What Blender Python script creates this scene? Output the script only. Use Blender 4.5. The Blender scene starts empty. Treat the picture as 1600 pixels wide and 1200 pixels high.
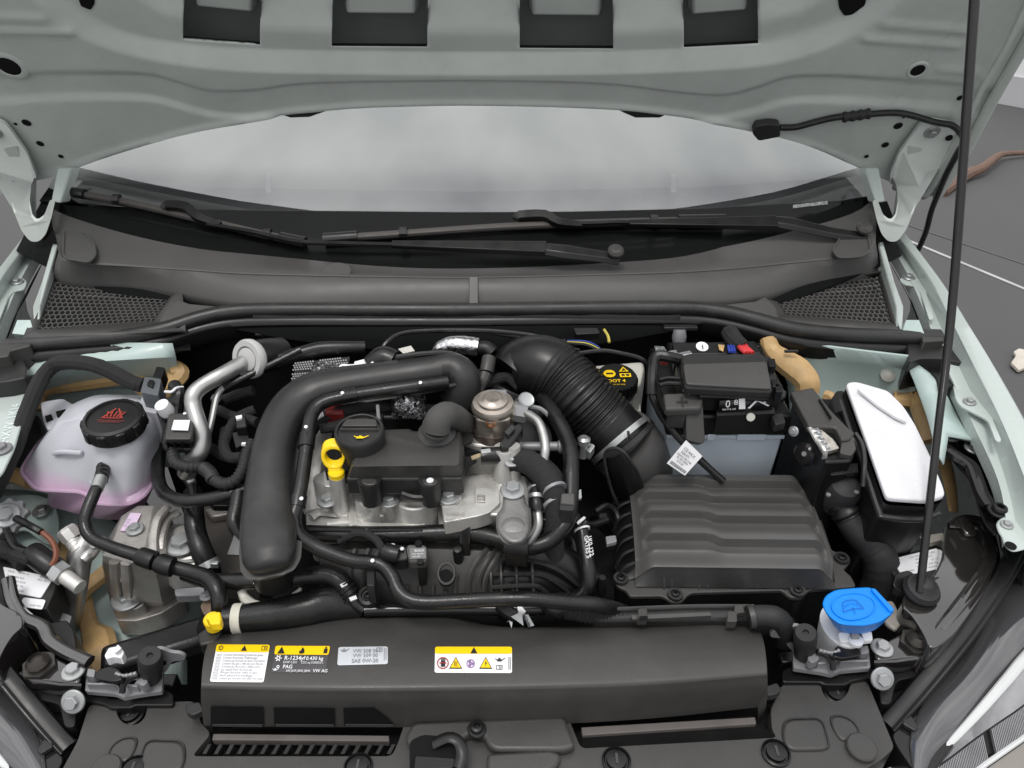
import bpy, math, random
from mathutils import Vector as V, Matrix
from math import sin, cos, pi, radians, sqrt
random.seed(7)
S = bpy.context.scene
COL = S.collection
# ---------------------------------------------------------------- camera
FPX = 1186.0; PITCH = radians(35); CAM = V((0, -.5, 1.49))
cd = bpy.data.cameras.new('camera'); cam = bpy.data.objects.new('camera', cd); COL.objects.link(cam)
cam.location = CAM; cam.rotation_euler = (pi/2 - PITCH, 0, 0)
cd.sensor_width = 36; cd.lens = FPX/1600*36; cd.clip_start = .02; cd.clip_end = 400
S.camera = cam
# ---------------------------------------------------------------- sky and light (overcast)
SUN_EL, SUN_AZ = radians(76), radians(212)
W = bpy.data.worlds.new('World'); S.world = W; W.use_nodes = True
nt = W.node_tree; nt.nodes.clear()
def wn(t, **k):
    n = nt.nodes.new(t)
    for a, b in k.items(): setattr(n, a, b)
    return n
wo = wn('ShaderNodeOutputWorld'); bg = wn('ShaderNodeBackground'); bg.inputs[1].default_value = .1
sky = wn('ShaderNodeTexSky', sky_type='NISHITA', sun_disc=False, sun_elevation=SUN_EL, sun_rotation=SUN_AZ)
tc = wn('ShaderNodeTexCoord'); mp = wn('ShaderNodeMapping'); mp.inputs['Scale'].default_value = (1, 1, 2.2)
nz = wn('ShaderNodeTexNoise'); nz.inputs['Scale'].default_value = 4.5; nz.inputs['Detail'].default_value = 7; nz.inputs['Roughness'].default_value = .55
cr = wn('ShaderNodeValToRGB')
cr.color_ramp.elements[0].position = .36; cr.color_ramp.elements[0].color = (6.2, 6.15, 6.25, 1)
cr.color_ramp.elements[1].position = .66; cr.color_ramp.elements[1].color = (10.6, 10.5, 10.3, 1)
mx = wn('ShaderNodeMixRGB'); mx.inputs[0].default_value = .88
nt.links.new(tc.outputs['Generated'], mp.inputs[0]); nt.links.new(mp.outputs[0], nz.inputs['Vector'])
nt.links.new(nz.outputs['Fac'], cr.inputs[0]); nt.links.new(sky.outputs[0], mx.inputs[1]); nt.links.new(cr.outputs[0], mx.inputs[2])
sp = wn('ShaderNodeSeparateXYZ'); gm = wn('ShaderNodeMapRange'); gm.inputs[1].default_value = 0; gm.inputs[2].default_value = 1; gm.inputs[3].default_value = .42; gm.inputs[4].default_value = 1.32
nt.links.new(tc.outputs['Generated'], sp.inputs[0]); nt.links.new(sp.outputs['Z'], gm.inputs[0])      # overcast sky: zenith brighter than horizon
ml = wn('ShaderNodeMixRGB', blend_type='MULTIPLY'); ml.inputs[0].default_value = 1
nt.links.new(mx.outputs[0], ml.inputs[1]); nt.links.new(gm.outputs[0], ml.inputs[2]); nt.links.new(ml.outputs[0], bg.inputs[0]); nt.links.new(bg.outputs[0], wo.inputs[0])
sd = bpy.data.lights.new('sun', 'SUN'); sd.energy = .9; sd.angle = radians(18); sd.color = (1, .97, .93)
sun = bpy.data.objects.new('sun', sd); COL.objects.link(sun); sun.location = (0, -3, 6)
_sdir = V((sin(SUN_AZ)*cos(SUN_EL), cos(SUN_AZ)*cos(SUN_EL), sin(SUN_EL)))
sun.rotation_euler = _sdir.to_track_quat('Z', 'Y').to_euler()
S.view_settings.view_transform = 'Standard'; S.view_settings.look = 'None'; S.view_settings.exposure = 0.65; S.view_settings.gamma = 1
S.cycles.max_bounces = 8; S.cycles.transparent_max_bounces = 12
S.render.resolution_x, S.render.resolution_y = 1024, 768

# ---------------------------------------------------------------- photo pixel -> point of a real surface
_f = V((0, cos(PITCH), -sin(PITCH))); _u = V((0, sin(PITCH), cos(PITCH)))
def ray(u, v): return _f + V((1, 0, 0))*((u-800)/FPX) + _u*((600-v)/FPX)
def P(u, v, z): d = ray(u, v); return CAM + d*((z-CAM.z)/d.z)
def PY(u, v, y): d = ray(u, v); return CAM + d*((y-CAM.y)/d.y)
def PL(u, v, o, n): d = ray(u, v); return CAM + d*((o-CAM).dot(n)/d.dot(n))
def PP(pts, z=None): return [P(a[0], a[1], a[2] if len(a) > 2 else z) for a in pts]
def pxm(u, v, z): return (P(u, v, z)-CAM).dot(_f)/FPX          # metres per photo pixel there
UP = V((0, 0, 1))

# ---------------------------------------------------------------- materials
MATS = {}
def M(name, col, rough=.5, metal=0, var=.08, vs=18, bump=0, bs=300, coat=0, trans=0, sss=0, ior=1.45, rv=.1, spec=.5, emit=0, alpha=1, ssr=(1,1,1), grime=0, gcol=(.12,.11,.09)):
    m = bpy.data.materials.new(name); m.use_nodes = True; MATS[name] = m
    t = m.node_tree; b = t.nodes['Principled BSDF']; L = t.links.new
    I = b.inputs
    I['Base Color'].default_value = (*col, 1); I['Roughness'].default_value = rough; I['Metallic'].default_value = metal
    I['Coat Weight'].default_value = coat; I['Coat Roughness'].default_value = .05
    I['Transmission Weight'].default_value = trans; I['IOR'].default_value = ior; I['Specular IOR Level'].default_value = spec
    if sss: I['Subsurface Weight'].default_value = sss; I['Subsurface Radius'].default_value = ssr; I['Subsurface Scale'].default_value = .01
    tcn = t.nodes.new('ShaderNodeTexCoord')
    if var or rv:
        n = t.nodes.new('ShaderNodeTexNoise'); n.inputs['Scale'].default_value = vs; n.inputs['Detail'].default_value = 5; n.inputs['Roughness'].default_value = .6
        L(tcn.outputs['Object'], n.inputs['Vector'])
        if var:
            r = t.nodes.new('ShaderNodeValToRGB'); e = r.color_ramp.elements
            e[0].position = .3; e[1].position = .72
            e[0].color = (*[c*(1-var) for c in col], 1); e[1].color = (*[min(1, c*(1+var)) for c in col], 1)
            L(n.outputs['Fac'], r.inputs[0]); last = r.outputs[0]
            if grime:
                n2 = t.nodes.new('ShaderNodeTexNoise'); n2.inputs['Scale'].default_value = vs*1.7; n2.inputs['Detail'].default_value = 8; n2.inputs['Roughness'].default_value = .7
                L(tcn.outputs['Object'], n2.inputs['Vector'])
                r2 = t.nodes.new('ShaderNodeValToRGB'); r2.color_ramp.elements[0].position = .5; r2.color_ramp.elements[1].position = .78
                r2.color_ramp.elements[1].color = (grime, grime, grime, 1); r2.color_ramp.elements[0].color = (0, 0, 0, 1)
                L(n2.outputs['Fac'], r2.inputs[0])
                mx = t.nodes.new('ShaderNodeMixRGB'); mx.inputs[2].default_value = (*gcol, 1)
                L(r2.outputs[0], mx.inputs[0]); L(last, mx.inputs[1]); last = mx.outputs[0]
            L(last, I['Base Color'])
        if rv:
            q = t.nodes.new('ShaderNodeMapRange'); q.inputs[1].default_value = .3; q.inputs[2].default_value = .7
            q.inputs[3].default_value = max(.02, rough-rv); q.inputs[4].default_value = min(1, rough+rv)
            L(n.outputs['Fac'], q.inputs[0]); L(q.outputs[0], I['Roughness'])
    if bump:
        n = t.nodes.new('ShaderNodeTexNoise'); n.inputs['Scale'].default_value = bs; n.inputs['Detail'].default_value = 3
        L(tcn.outputs['Object'], n.inputs['Vector'])
        bp = t.nodes.new('ShaderNodeBump'); bp.inputs['Strength'].default_value = bump; bp.inputs['Distance'].default_value = .002
        L(n.outputs['Fac'], bp.inputs['Height']); L(bp.outputs[0], I['Normal'])
    return m
PAINT = M('body_paint', (.455, .51, .485), .26, coat=.45, var=.03, vs=6, rv=.06)
PAINTW = M('bay_paint', (.43, .53, .505), .36, coat=.2, var=.05, vs=9, rv=.08, grime=.25, gcol=(.26, .28, .26))
PAINTIN = M('inner_body_paint', (.56, .60, .565), .34, coat=.12, var=.06, vs=9, rv=.08, grime=.18, gcol=(.25, .27, .25))
PLAS = M('black_plastic', (.021, .0206, .0203), .37, var=.16, vs=14, bump=.14, bs=900, rv=.12, grime=.35, gcol=(.075, .072, .068))
CPL = M('satin_grey_plastic', (.072, .070, .068), .44, var=.10, vs=9, bump=.12, bs=900, rv=.10, grime=.3, gcol=(.10, .096, .09))
PLASD = M('dark_plastic', (.007, .007, .007), .36, var=.15, vs=22, bump=.06, bs=700, rv=.1)
PLASG = M('grey_black_plastic', (.047, .0457, .0437), .42, var=.11, vs=11, bump=.12, bs=900, rv=.11, grime=.3, gcol=(.09, .086, .08))
GLOSS = M('gloss_black_plastic', (.012, .011, .011), .16, var=.1, vs=20, rv=.06)
RUB = M('rubber_hose', (.009, .009, .009), .32, var=.3, vs=30, bump=.12, bs=350, rv=.14, grime=.3, gcol=(.05, .048, .045))
RUBM = M('matt_rubber', (.02, .02, .021), .62, var=.2, vs=40, bump=.25, bs=600)
SLEEVE = M('woven_sleeve', (.02, .02, .02), .85, var=.3, vs=200, bump=.7, bs=900)
VOID = M('shadowed_metal', (.009, .009, .009), .8, var=.3, vs=12, spec=.15)  # near-black; the dark of holes and deep gaps is in the colour
ALU = M('cast_aluminium', (.60, .59, .56), .36, metal=.55, var=.08, vs=40, bump=.2, bs=700, rv=.12)
ALUD = M('dull_cast_aluminium', (.42, .40, .375), .42, metal=.6, var=.2, vs=22, bump=.3, bs=380, rv=.12, grime=.25)
PIPE = M('aluminium_pipe', (.44, .44, .43), .38, metal=.9, var=.1, vs=40, rv=.1)
STEEL = M('zinc_steel', (.42, .43, .43), .38, metal=.75, var=.12, vs=60, rv=.1)
GREYP = M('grey_coated_steel', (.25, .25, .26), .45, metal=.3, var=.08, vs=30)
FOIL = M('aluminium_foil', (.62, .62, .63), .25, metal=1, var=.15, vs=60, bump=1.0, bs=120, rv=.1)
GREASE = M('cavity_sealant', (.50, .33, .15), .48, var=.22, vs=25, bump=.3, bs=90, rv=.1)
YEL = M('yellow_plastic', (.90, .62, .01), .34, var=.04, vs=30)
BLUE = M('blue_plastic', (.0, .22, .78), .42, var=.04, vs=30, bump=.04, bs=600)
WHITE = M('white_paper', (.80, .80, .82), .6, var=.03, vs=30)
MILK = M('milky_plastic', (.70, .71, .72), .35, var=.05, vs=18, sss=.3)
CREAM = M('cream_plastic', (.62, .61, .55), .4, var=.06, vs=18, sss=.3)
PRINT = M('black_print', (.015, .015, .016), .6, var=0, rv=0)
PRINTG = M('grey_print', (.22, .22, .24), .6, var=0, rv=0)
PRINTW = M('white_print', (.78, .78, .80), .6, var=0, rv=0)
PRINTY = M('yellow_print', (.90, .60, .0), .5, var=.02, rv=0)
PRINTR = M('red_print', (.34, .035, .025), .5, var=0, rv=0)
SILV = M('silver_label', (.62, .65, .68), .35, metal=.25, var=.12, vs=10)

# ---------------------------------------------------------------- geometry collector
def catmull(pts, res=6):
    pts = [V(p) for p in pts]
    if len(pts) < 3: 
        return [pts[0].lerp(pts[-1], i/res) for i in range(res+1)]
    out = []
    for i in range(len(pts)-1):
        p1, p2 = pts[i], pts[i+1]; p0 = pts[i-1] if i else p1*2-p2; p3 = pts[i+2] if i+2 < len(pts) else p2*2-p1
        for k in range(res):
            t = k/res
            out.append(.5*((2*p1)+(p2-p0)*t+(2*p0-5*p1+4*p2-p3)*t*t+(3*p1-p0-3*p2+p3)*t**3))
    out.append(pts[-1]); return out
def lin(a, t):                                   # sample a list of numbers at t in 0..1
    if not isinstance(a, (list, tuple)): return a
    x = t*(len(a)-1); i = min(int(x), len(a)-2); return a[i]+(a[i+1]-a[i])*(x-i)
def fil(pts, r, n=4):                            # round the corners of a closed outline
    pts = [V(p) for p in pts]; o = []; N = len(pts)
    for i, p in enumerate(pts):
        a, b = pts[i-1]-p, pts[(i+1) % N]-p
        ra, rb = min(r, a.length*.45), min(r, b.length*.45)
        A, B = p+a.normalized()*ra, p+b.normalized()*rb
        for k in range(n+1):
            t = k/n; o.append(A*(1-t)**2+p*2*t*(1-t)+B*t*t)
    return o
def resample(pts, n):
    pts = [V(p) for p in pts]; d = [0]
    for a, b in zip(pts, pts[1:]): d.append(d[-1]+(b-a).length)
    o = []; j = 0
    for k in range(n):
        s = d[-1]*k/(n-1)
        while j < len(pts)-2 and d[j+1] < s: j += 1
        L = d[j+1]-d[j] or 1e-9; o.append(pts[j].lerp(pts[j+1], min(1, (s-d[j])/L)))
    return o
class G:
    def __init__(s): s.v = []; s.f = []
    def add(s, vs, fs):
        n = len(s.v); s.v += [V(x) for x in vs]; s.f += [tuple(i+n for i in f) for f in fs]; return s
    def prism(s, top, ext):                      # closed outline pushed along ext (a vector, or a drop in metres)
        e = V(ext) if hasattr(ext, '__len__') else V((0, 0, -ext)); n = len(top); top = [V(p) for p in top]
        nr = V((0, 0, 0))
        for i in range(n): a, b = top[i], top[(i+1) % n]; nr += a.cross(b)
        if nr.dot(e) > 0: top = top[::-1]
        s.add(top+[p+e for p in top], [tuple(range(n)), tuple(range(2*n-1, n-1, -1))]+[(i, i+n, (i+1) % n+n, (i+1) % n) for i in range(n)]); return s
    def frus(s, a, b):                           # two matching outlines, capped
        n = len(a); s.add(list(a)+list(b), [tuple(range(n)), tuple(range(2*n-1, n-1, -1))]+[(i, i+n, (i+1) % n+n, (i+1) % n) for i in range(n)]); return s
    def loft(s, rows, close=False, caps=False):
        m = len(rows[0]); fs = []
        for i in range(len(rows)-1):
            for j in range(m if close else m-1):
                k = (j+1) % m; fs.append((i*m+j, i*m+k, (i+1)*m+k, (i+1)*m+j))
        if caps: fs += [tuple(range(m))[::-1], tuple((len(rows)-1)*m+j for j in range(m))]
        s.add([p for r in rows for p in r], fs); return s
    def box(s, c, size, rot=None):
        c = V(c); x, y, z = [k/2 for k in size]; R = rot or Matrix.Identity(3)
        vs = [c+R@V((a*x, b*y, d*z)) for d in (-1, 1) for a, b in ((-1, -1), (1, -1), (1, 1), (-1, 1))]
        s.add(vs, [(3, 2, 1, 0), (4, 5, 6, 7), (0, 1, 5, 4), (1, 2, 6, 5), (2, 3, 7, 6), (3, 0, 4, 7)]); return s
    def tube(s, pts, r, n=12, res=6, smooth=True, up=None, wid=None, rib=None, cap=True, lump=0):
        c = catmull(pts, res) if smooth else [V(p) for p in pts]
        d = [0]
        for a, b in zip(c, c[1:]): d.append(d[-1]+(b-a).length)
        if rib:
            c = resample(c, max(len(c), int(d[-1]/rib[0]*8))); d = [0]
            for a, b in zip(c, c[1:]): d.append(d[-1]+(b-a).length)
        rows = []; N = None; per = smooth and not rib and len(c) == (len(pts)-1)*res+1
        for i, p in enumerate(c):
            T = (c[min(i+1, len(c)-1)]-c[max(i-1, 0)]).normalized()
            if up is not None: X = T.cross(V(up)).normalized(); Nn = X.cross(T)
            else:
                if N is None: N = (UP if abs(T.z) < .9 else V((0, 1, 0)))
                N = (N-T*N.dot(T)).normalized(); Nn = N; X = T.cross(Nn)
            t = d[i]/max(d[-1], 1e-9); k_ = i/(len(c)-1) if per else t
            rr = lin(r, k_ if isinstance(r, list) and len(r) == len(pts) else t); ww = (lin(wid, k_ if isinstance(wid, list) and len(wid) == len(pts) else t)) if wid is not None else rr
            if rib: k = 1+rib[1]*sin(2*pi*d[i]/rib[0]); rr *= k; ww *= k
            if n == 4: rr *= 1.414; ww *= 1.414
            if lump: k = 1+lump*(random.random()-.5); rr *= k; ww *= k
            rows.append([p+X*(cos(a)*ww)+Nn*(sin(a)*rr) for a in [2*pi*q/n+(pi/4 if n == 4 else 0) for q in range(n)]])
        s.loft(rows, close=True, caps=cap); return s
    def lathe(s, prof, c, ax=(0, 0, 1), n=24, sx=1, caps=True):
        c = V(c); A = V(ax).normalized(); X = A.orthogonal().normalized()
        if abs(A.z) > .5: X = (V((1, 0, 0))-A*A.x).normalized()
        Y = A.cross(X)
        rows = [[c+A*h+X*(cos(2*pi*k/n)*r*sx)+Y*(sin(2*pi*k/n)*r) for k in range(n)] for r, h in prof]
        s.loft(rows, close=True, caps=caps); return s
    def sheet(s, fn, nu, nv):                    # fn(a,b) -> point, a,b in 0..1
        rows = [[fn(i/nu, j/nv) for i in range(nu+1)] for j in range(nv+1)]
        s.loft(rows); return s
def mesh(name, g, mat):
    me = bpy.data.meshes.new(name); me.from_pydata([tuple(p) for p in g.v], [], g.f); me.validate(); me.materials.append(mat); return me
import bmesh
def finish(me, ang=35, fixn=True):
    if fixn:
        b = bmesh.new(); b.from_mesh(me); bmesh.ops.recalc_face_normals(b, faces=b.faces); b.to_mesh(me); b.free()
    me.polygons.foreach_set('use_smooth', [True]*len(me.polygons)); me.set_sharp_from_angle(angle=radians(ang))
def tag(o, label=None, cat=None, group=None, kind=None):
    for k, x in (('label', label), ('category', cat), ('group', group), ('kind', kind)):
        if x: o[k] = x
    return o
def thing(name, label, cat, at=(0, 0, 0), group=None, kind=None):
    o = bpy.data.objects.new(name, None); COL.objects.link(o); o.location = at; o.empty_display_size = .05
    return tag(o, label, cat, group, kind)
def root_loc(p):
    l = V((0, 0, 0))
    while p is not None: l += p.location; p = p.parent
    return l
def part(name, g, mat, parent=None, bev=0, seg=2, ang=35, label=None, kind=None, fixn=True, solid=0):
    base = root_loc(parent)
    g.v = [p-base for p in g.v]
    me = mesh(name, g, mat); finish(me, ang, fixn)
    o = bpy.data.objects.new(name, me); COL.objects.link(o); o.parent = parent
    if solid: s = o.modifiers.new('s', 'SOLIDIFY'); s.thickness = solid; s.offset = -1
    if bev: b = o.modifiers.new('b', 'BEVEL'); b.width = bev; b.segments = seg; b.limit_method = 'ANGLE'; b.angle_limit = radians(32); b.harden_normals = False; b.use_clamp_overlap = True
    return tag(o, label, kind=kind)
def single(name, g, mat, label, cat, group=None, kind=None, **k):
    c = sum(g.v, V((0, 0, 0)))/max(1, len(g.v)); g.v = [p-c for p in g.v]
    o = part(name, g, mat, None, **k); o.location = c
    return tag(o, label, cat, group, kind)
# shared small hardware ------------------------------------------------------
def _bolt(flange=True, torx=False):
    g = G()
    if flange: g.lathe([(.0, 0), (1, 0), (1, .12), (.92, .2), (.62, .24)], (0, 0, 0), n=24)
    g.lathe([(.0, .2), (.6, .2), (.6, .56), (.52, .64), (.0, .64)] if not torx else [(0, .2), (.66, .2), (.7, .4), (.6, .6), (.34, .68), (.30, .3), (0, .3)], (0, 0, 0), n=6 if not torx else 18)
    return g
_bm = {}
for k, (a, t, m) in dict(bolt=(True, False, STEEL), black_bolt=(True, True, PLASD), dark_bolt=(True, False, GREYP)).items():
    me = mesh(k, _bolt(a, t), m); finish(me, 30); _bm[k] = me
def bolt(parent, p, r, n=(0, 0, 1), kind='bolt', name='bolt', lab=None):
    o = bpy.data.objects.new(name, _bm[kind]); COL.objects.link(o); o.parent = parent
    o.location = V(p)-root_loc(parent); o.scale = (r, r, r); o.rotation_euler = V(n).to_track_quat('Z', 'Y').to_euler()
    o.rotation_euler.rotate_axis('Z', random.random()*2)
    if lab: o['label'] = lab
    return o
# flat lettering mapped onto a surface: fn(a,b) with a,b in metres from the text origin
def textg(s, size, fn, align='LEFT', sx=1, bold=0):
    cu = bpy.data.curves.new('t', 'FONT'); cu.body = s; cu.size = size; cu.align_x = align; cu.resolution_u = 2; cu.offset = bold*size if size < 1 else bold
    o = bpy.data.objects.new('t', cu); COL.objects.link(o); bpy.context.view_layer.update()
    me = bpy.data.meshes.new_from_object(o.evaluated_get(bpy.context.evaluated_depsgraph_get()))
    g = G(); g.add([fn(q.co.x*sx, q.co.y) for q in me.vertices], [tuple(f.vertices) for f in me.polygons])
    bpy.data.objects.remove(o); bpy.data.curves.remove(cu); bpy.data.meshes.remove(me); return g
def join(*gs):
    o = G()
    for g in gs: o.add(g.v, g.f)
    return o
def plane_fn(o, x, y, h=.0006):
    o = V(o); x = V(x).normalized(); y = V(y); y = (y-x*y.dot(x)).normalized(); n = x.cross(y)
    return lambda a, b, k=0: o+x*a+y*b+n*(h+k)
def polyg(fn, pts, r=0):
    q = [V((a, b, 0)) for a, b in pts]
    if r: q = fil(q, r, 3)
    g = G(); g.add([fn(p.x, p.y) for p in q], [tuple(range(len(q)))]); return g
def quadfn(c00, c10, c11, c01):                  # bilinear patch, a,b in 0..1
    c00, c10, c11, c01 = map(V, (c00, c10, c11, c01))
    return lambda a, b: c00*(1-a)*(1-b)+c10*a*(1-b)+c11*a*b+c01*(1-a)*b
# ================================================================ floor and wall behind
ASPH = M('dark_grey_floor', (.082, .082, .083), .75, var=.10, vs=1.3, bump=.25, bs=160)
g = G(); g.add([(-150, -60, 0), (150, -60, 0), (150, 160, 0), (-150, 160, 0)], [(0, 1, 2, 3)])
tag(part('floor', g, ASPH, fixn=False), kind='structure')
LINEM = M('pale_line_paint', (.42, .42, .42), .6, var=.2, vs=6)
def floor_line(pts, w, mat, name, label, h=.004):
    c = PP(pts, h); d = (c[-1]-c[0]).normalized(); s = V((-d.y, d.x, 0))*w/2
    g = G().prism([c[0]-s, c[-1]-s, c[-1]+s, c[0]+s], .003); o = single(name, g, mat, label, 'floor marking'); return o
floor_line([(1395, 365), (1700, 492)], .017, LINEM, 'floor_line', 'bright thin pale line painted on the dark floor right of the car')
floor_line([(1400, 345), (1720, 452)], .006, M('dark_line', (.13, .13, .13), .7), 'floor_joint', 'faint hairline joint in the dark floor beyond the pale painted line')
WALL = M('white_wall_paint', (.86, .86, .87), .7, var=.02, vs=1)
WALLG = M('grey_skirting', (.52, .52, .53), .6, var=.05, vs=2)
a, b = P(1535, 158, 0), P(1600, 170, 0); d = (b-a).normalized(); nn = V((-d.y, d.x, 0))
wall = thing('wall', 'white wall with a grey skirting strip beyond the dark floor at top right', 'wall', a)
A0, A1 = a+d*-.1, a+d*12
part('wall_panel', G().prism([A0+nn*.01+UP*.0, A1+nn*.01, A1+nn*.2, A0+nn*.2], (0, 0, 2.6)), WALL, wall)
part('skirting', G().prism([A0, A1, A1+nn*.008, A0+nn*.008], (0, 0, .2)), WALLG, wall, bev=.003)
TWIG = M('brown_bark', (.16, .10, .075), .7, var=.3, vs=60, bump=.6, bs=200)
single('twig', G().tube([P(1470, 300, .02), P(1508, 274, .03), P(1535, 262, .05), P(1556, 246, .06), P(1575, 240, .04), P(1640, 238, .02)], [.035, .034, .026, .022, .016, .010], 10), TWIG,
       'brown twig lying on the dark floor behind the bonnet stay', 'twig')
CHIP = M('beige_paper', (.55, .51, .44), .8, var=.1)
single('paper_scrap', G().prism(fil([P(*q, .02) for q in [(1580, 566), (1588, 555), (1584, 549), (1592, 544), (1602, 546), (1610, 556), (1612, 570), (1600, 575), (1592, 578)]], .006), .012), CHIP,
       'torn beige paper scrap on the dark floor beside the right fender', 'scrap', bev=.003)
# ================================================================ car body
car = thing('car_body', 'pale grey-green car body round the open engine bay', 'car body', (0, .4, 0))
FO = [(1411, 360, .952), (1445, 405, .946), (1478, 450, .94), (1515, 510, .93), (1553, 572, .915), (1602, 660, .895), (1650, 760, .87), (1690, 850, .85)]
FF = [(1402, 368, .950), (1427, 400, .944), (1455, 440, .938), (1486, 500, .928), (1520, 568, .913), (1566, 660, .893), (1606, 760, .868), (1640, 850, .848)]
FG = [(1396, 376, .932), (1416, 404, .925), (1440, 444, .918), (1466, 502, .908), (1498, 572, .893), (1540, 662, .873), (1572, 752, .848), (1592, 838, .83)]
FI = [(1392, 384, .932), (1408, 410, .925), (1428, 448, .918), (1450, 502, .908), (1478, 572, .893), (1520, 662, .873), (1560, 752, .848), (1576, 838, .83)]
def mir(u, right): return u if right else 1455-u
def row(T, right, du=0, dz=0): return catmull([P(mir(u+du, right), v, z)+V((0, 0, dz)) for u, v, z in T], 5)
for right in (True, False):
    sg = 1 if right else -1
    O = row(FO, right); F_ = row(FF, right); Gb = row(FG, right); I_ = row(FI, right)
    out1 = [p+V((sg*.03, 0, -.035)) for p in O]; out2 = [p+V((sg*.06, 0, -.16)) for p in O]; out3 = [p+V((sg*.05, 0, -.5)) for p in O]
    ridge = [p.lerp(q, .12)+UP*.002 for p, q in zip(O, F_)]; near = [q+(p-q)*.12+UP*.001 for p, q in zip(O, F_)]
    part('fender', G().loft([out3, out2, out1, O, ridge, near, F_, [q+V((0, 0, -.006)) for q in F_], Gb, I_, [p+UP*-.02 for p in I_]]), PAINT, car, ang=50)
    # inner wall under the flange
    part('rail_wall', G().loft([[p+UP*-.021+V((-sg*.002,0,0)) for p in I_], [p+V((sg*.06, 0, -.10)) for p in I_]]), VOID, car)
def slab(name, pts, h, mat, par, r=.004, bev=.0015, **k):
    return part(name, G().prism(fil(PP(pts), r) if r else PP(pts), h), mat, par, bev=bev, **k)
# fender brackets with bolts
for right, pts, b1 in ((True, [(1500, 566), (1510, 585), (1489, 601), (1493, 622), (1500, 634), (1520, 644), (1544, 656), (1556, 690), (1566, 690), (1545, 640), (1520, 590)], (1515, 628)),
                       (True, [(1428, 426), (1412, 430), (1405, 437), (1412, 444), (1428, 446), (1438, 455), (1452, 500), (1460, 498), (1445, 448)], (1420, 434)),
                       (False, [(24, 424), (34, 432), (42, 440), (38, 452), (24, 454), (14, 462), (-5, 510), (-14, 505), (5, 450)], (27, 441)),
                       (True, [(1590, 806), (1568, 806), (1556, 816), (1560, 830), (1566, 838), (1570, 852), (1582, 862), (1600, 858), (1625, 850), (1620, 810)], (1573, 820))):
    z = {566: .885, 426: .918, 424: .918, 806: .835}[pts[0][1]]
    o = slab('bracket', [(u, v, z) for u, v in pts], .003, PAINT, car, r=.008)
    bolt(car, P(b1[0], b1[1], z+.001), 9.5*pxm(*b1, z), kind='bolt')
part('bracket_hole_disc', G().lathe([(.0, .0), (.0062, 0), (.0062, .001), (0, .001)], P(1579, 853, .8362), n=20), VOID, car)  # black disc on the bracket, its colour gives a hole's darkness
# bay walls: bulkhead, inner wings, undertray
g = G(); bw = [P(u, 545, .90) for u in (-60, 300, 735, 1180, 1500)]
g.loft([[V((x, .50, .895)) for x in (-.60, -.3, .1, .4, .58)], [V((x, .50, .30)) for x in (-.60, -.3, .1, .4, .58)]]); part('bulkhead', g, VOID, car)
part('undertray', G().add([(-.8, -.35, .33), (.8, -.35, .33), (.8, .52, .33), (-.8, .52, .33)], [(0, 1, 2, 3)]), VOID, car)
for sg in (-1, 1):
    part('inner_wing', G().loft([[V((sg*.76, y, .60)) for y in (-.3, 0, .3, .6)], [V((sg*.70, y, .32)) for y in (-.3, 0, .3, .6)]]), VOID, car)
# left strut tower top (pale) with sealant
def patch(name, rows, mat, par=None, res=4, **k):
    R = [catmull(PP(r), res) for r in rows]; R = [resample(r, 14) for r in R]
    return part(name, G().loft(R), mat, car if par is None else par, fixn=False, **k)
patch('strut_tower', [[(30, 545, .895), (120, 540, .90), (200, 536, .905), (270, 536, .905)], [(30, 590, .865), (120, 568, .885), (210, 560, .888), (275, 556, .885)], [(40, 612, .82), (120, 594, .835), (210, 586, .84), (280, 590, .835)],
      [(30, 640, .76), (90, 616, .79), (190, 606, .80), (290, 610, .80)], [(0, 760, .66), (90, 740, .68), (190, 730, .70), (290, 730, .70)]], PAINTW, solid=.003)
part('cavity_sealant', G().tube([P(52, 640, .79), P(58, 622, .80), P(72, 606, .815), P(110, 602, .822), P(160, 594, .83), P(200, 588, .835), P(222, 600, .83), P(245, 612, .825), P(262, 600, .835), P(280, 585, .85), P(272, 570, .86)], [.010, .011, .012, .011, .011, .010, .011, .012, .013, .012, .01], 8, wid=[.012, .014, .013, .012, .013, .016, .015, .017, .02, .016, .01], up=(0, -.5, 1)), GREASE, car)
part('wing_liner', G().prism(PP([(18, 648, .76), (60, 646, .76), (72, 690, .75), (66, 742, .74), (20, 745, .74), (8, 720, .74)]), .02), PLASG, car, bev=.003)
part('cavity_sealant', G().tube([P(-10, 735, .745), P(20, 742, .748), P(50, 752, .75)], .012, 8), GREASE, car)
# left fender inner flange with stamped number
zf = .87
fl = part('fender_flange', G().prism(fil(PP([(-60, 620), (-40, 600), (0, 596), (18, 590), (42, 593), (49, 600), (44, 625), (22, 700), (4, 738), (-20, 760), (-70, 800)], zf), .006), .004), PAINT, car, bev=.0015)
o0 = P(10, 700, zf); x0 = P(37, 618, zf)-o0
bump_m = M('stamped_paint', (.70, .78, .76), .3, coat=.4, var=.03)
part('stamped_number', textg('1HXW 1KJ4', .017, plane_fn(o0, x0, V((-.85, .5, 0)), .0007), sx=1.15), bump_m, car, fixn=False)
bolt(car, P(3, 702, zf+.002), .012, kind='dark_bolt')
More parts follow.
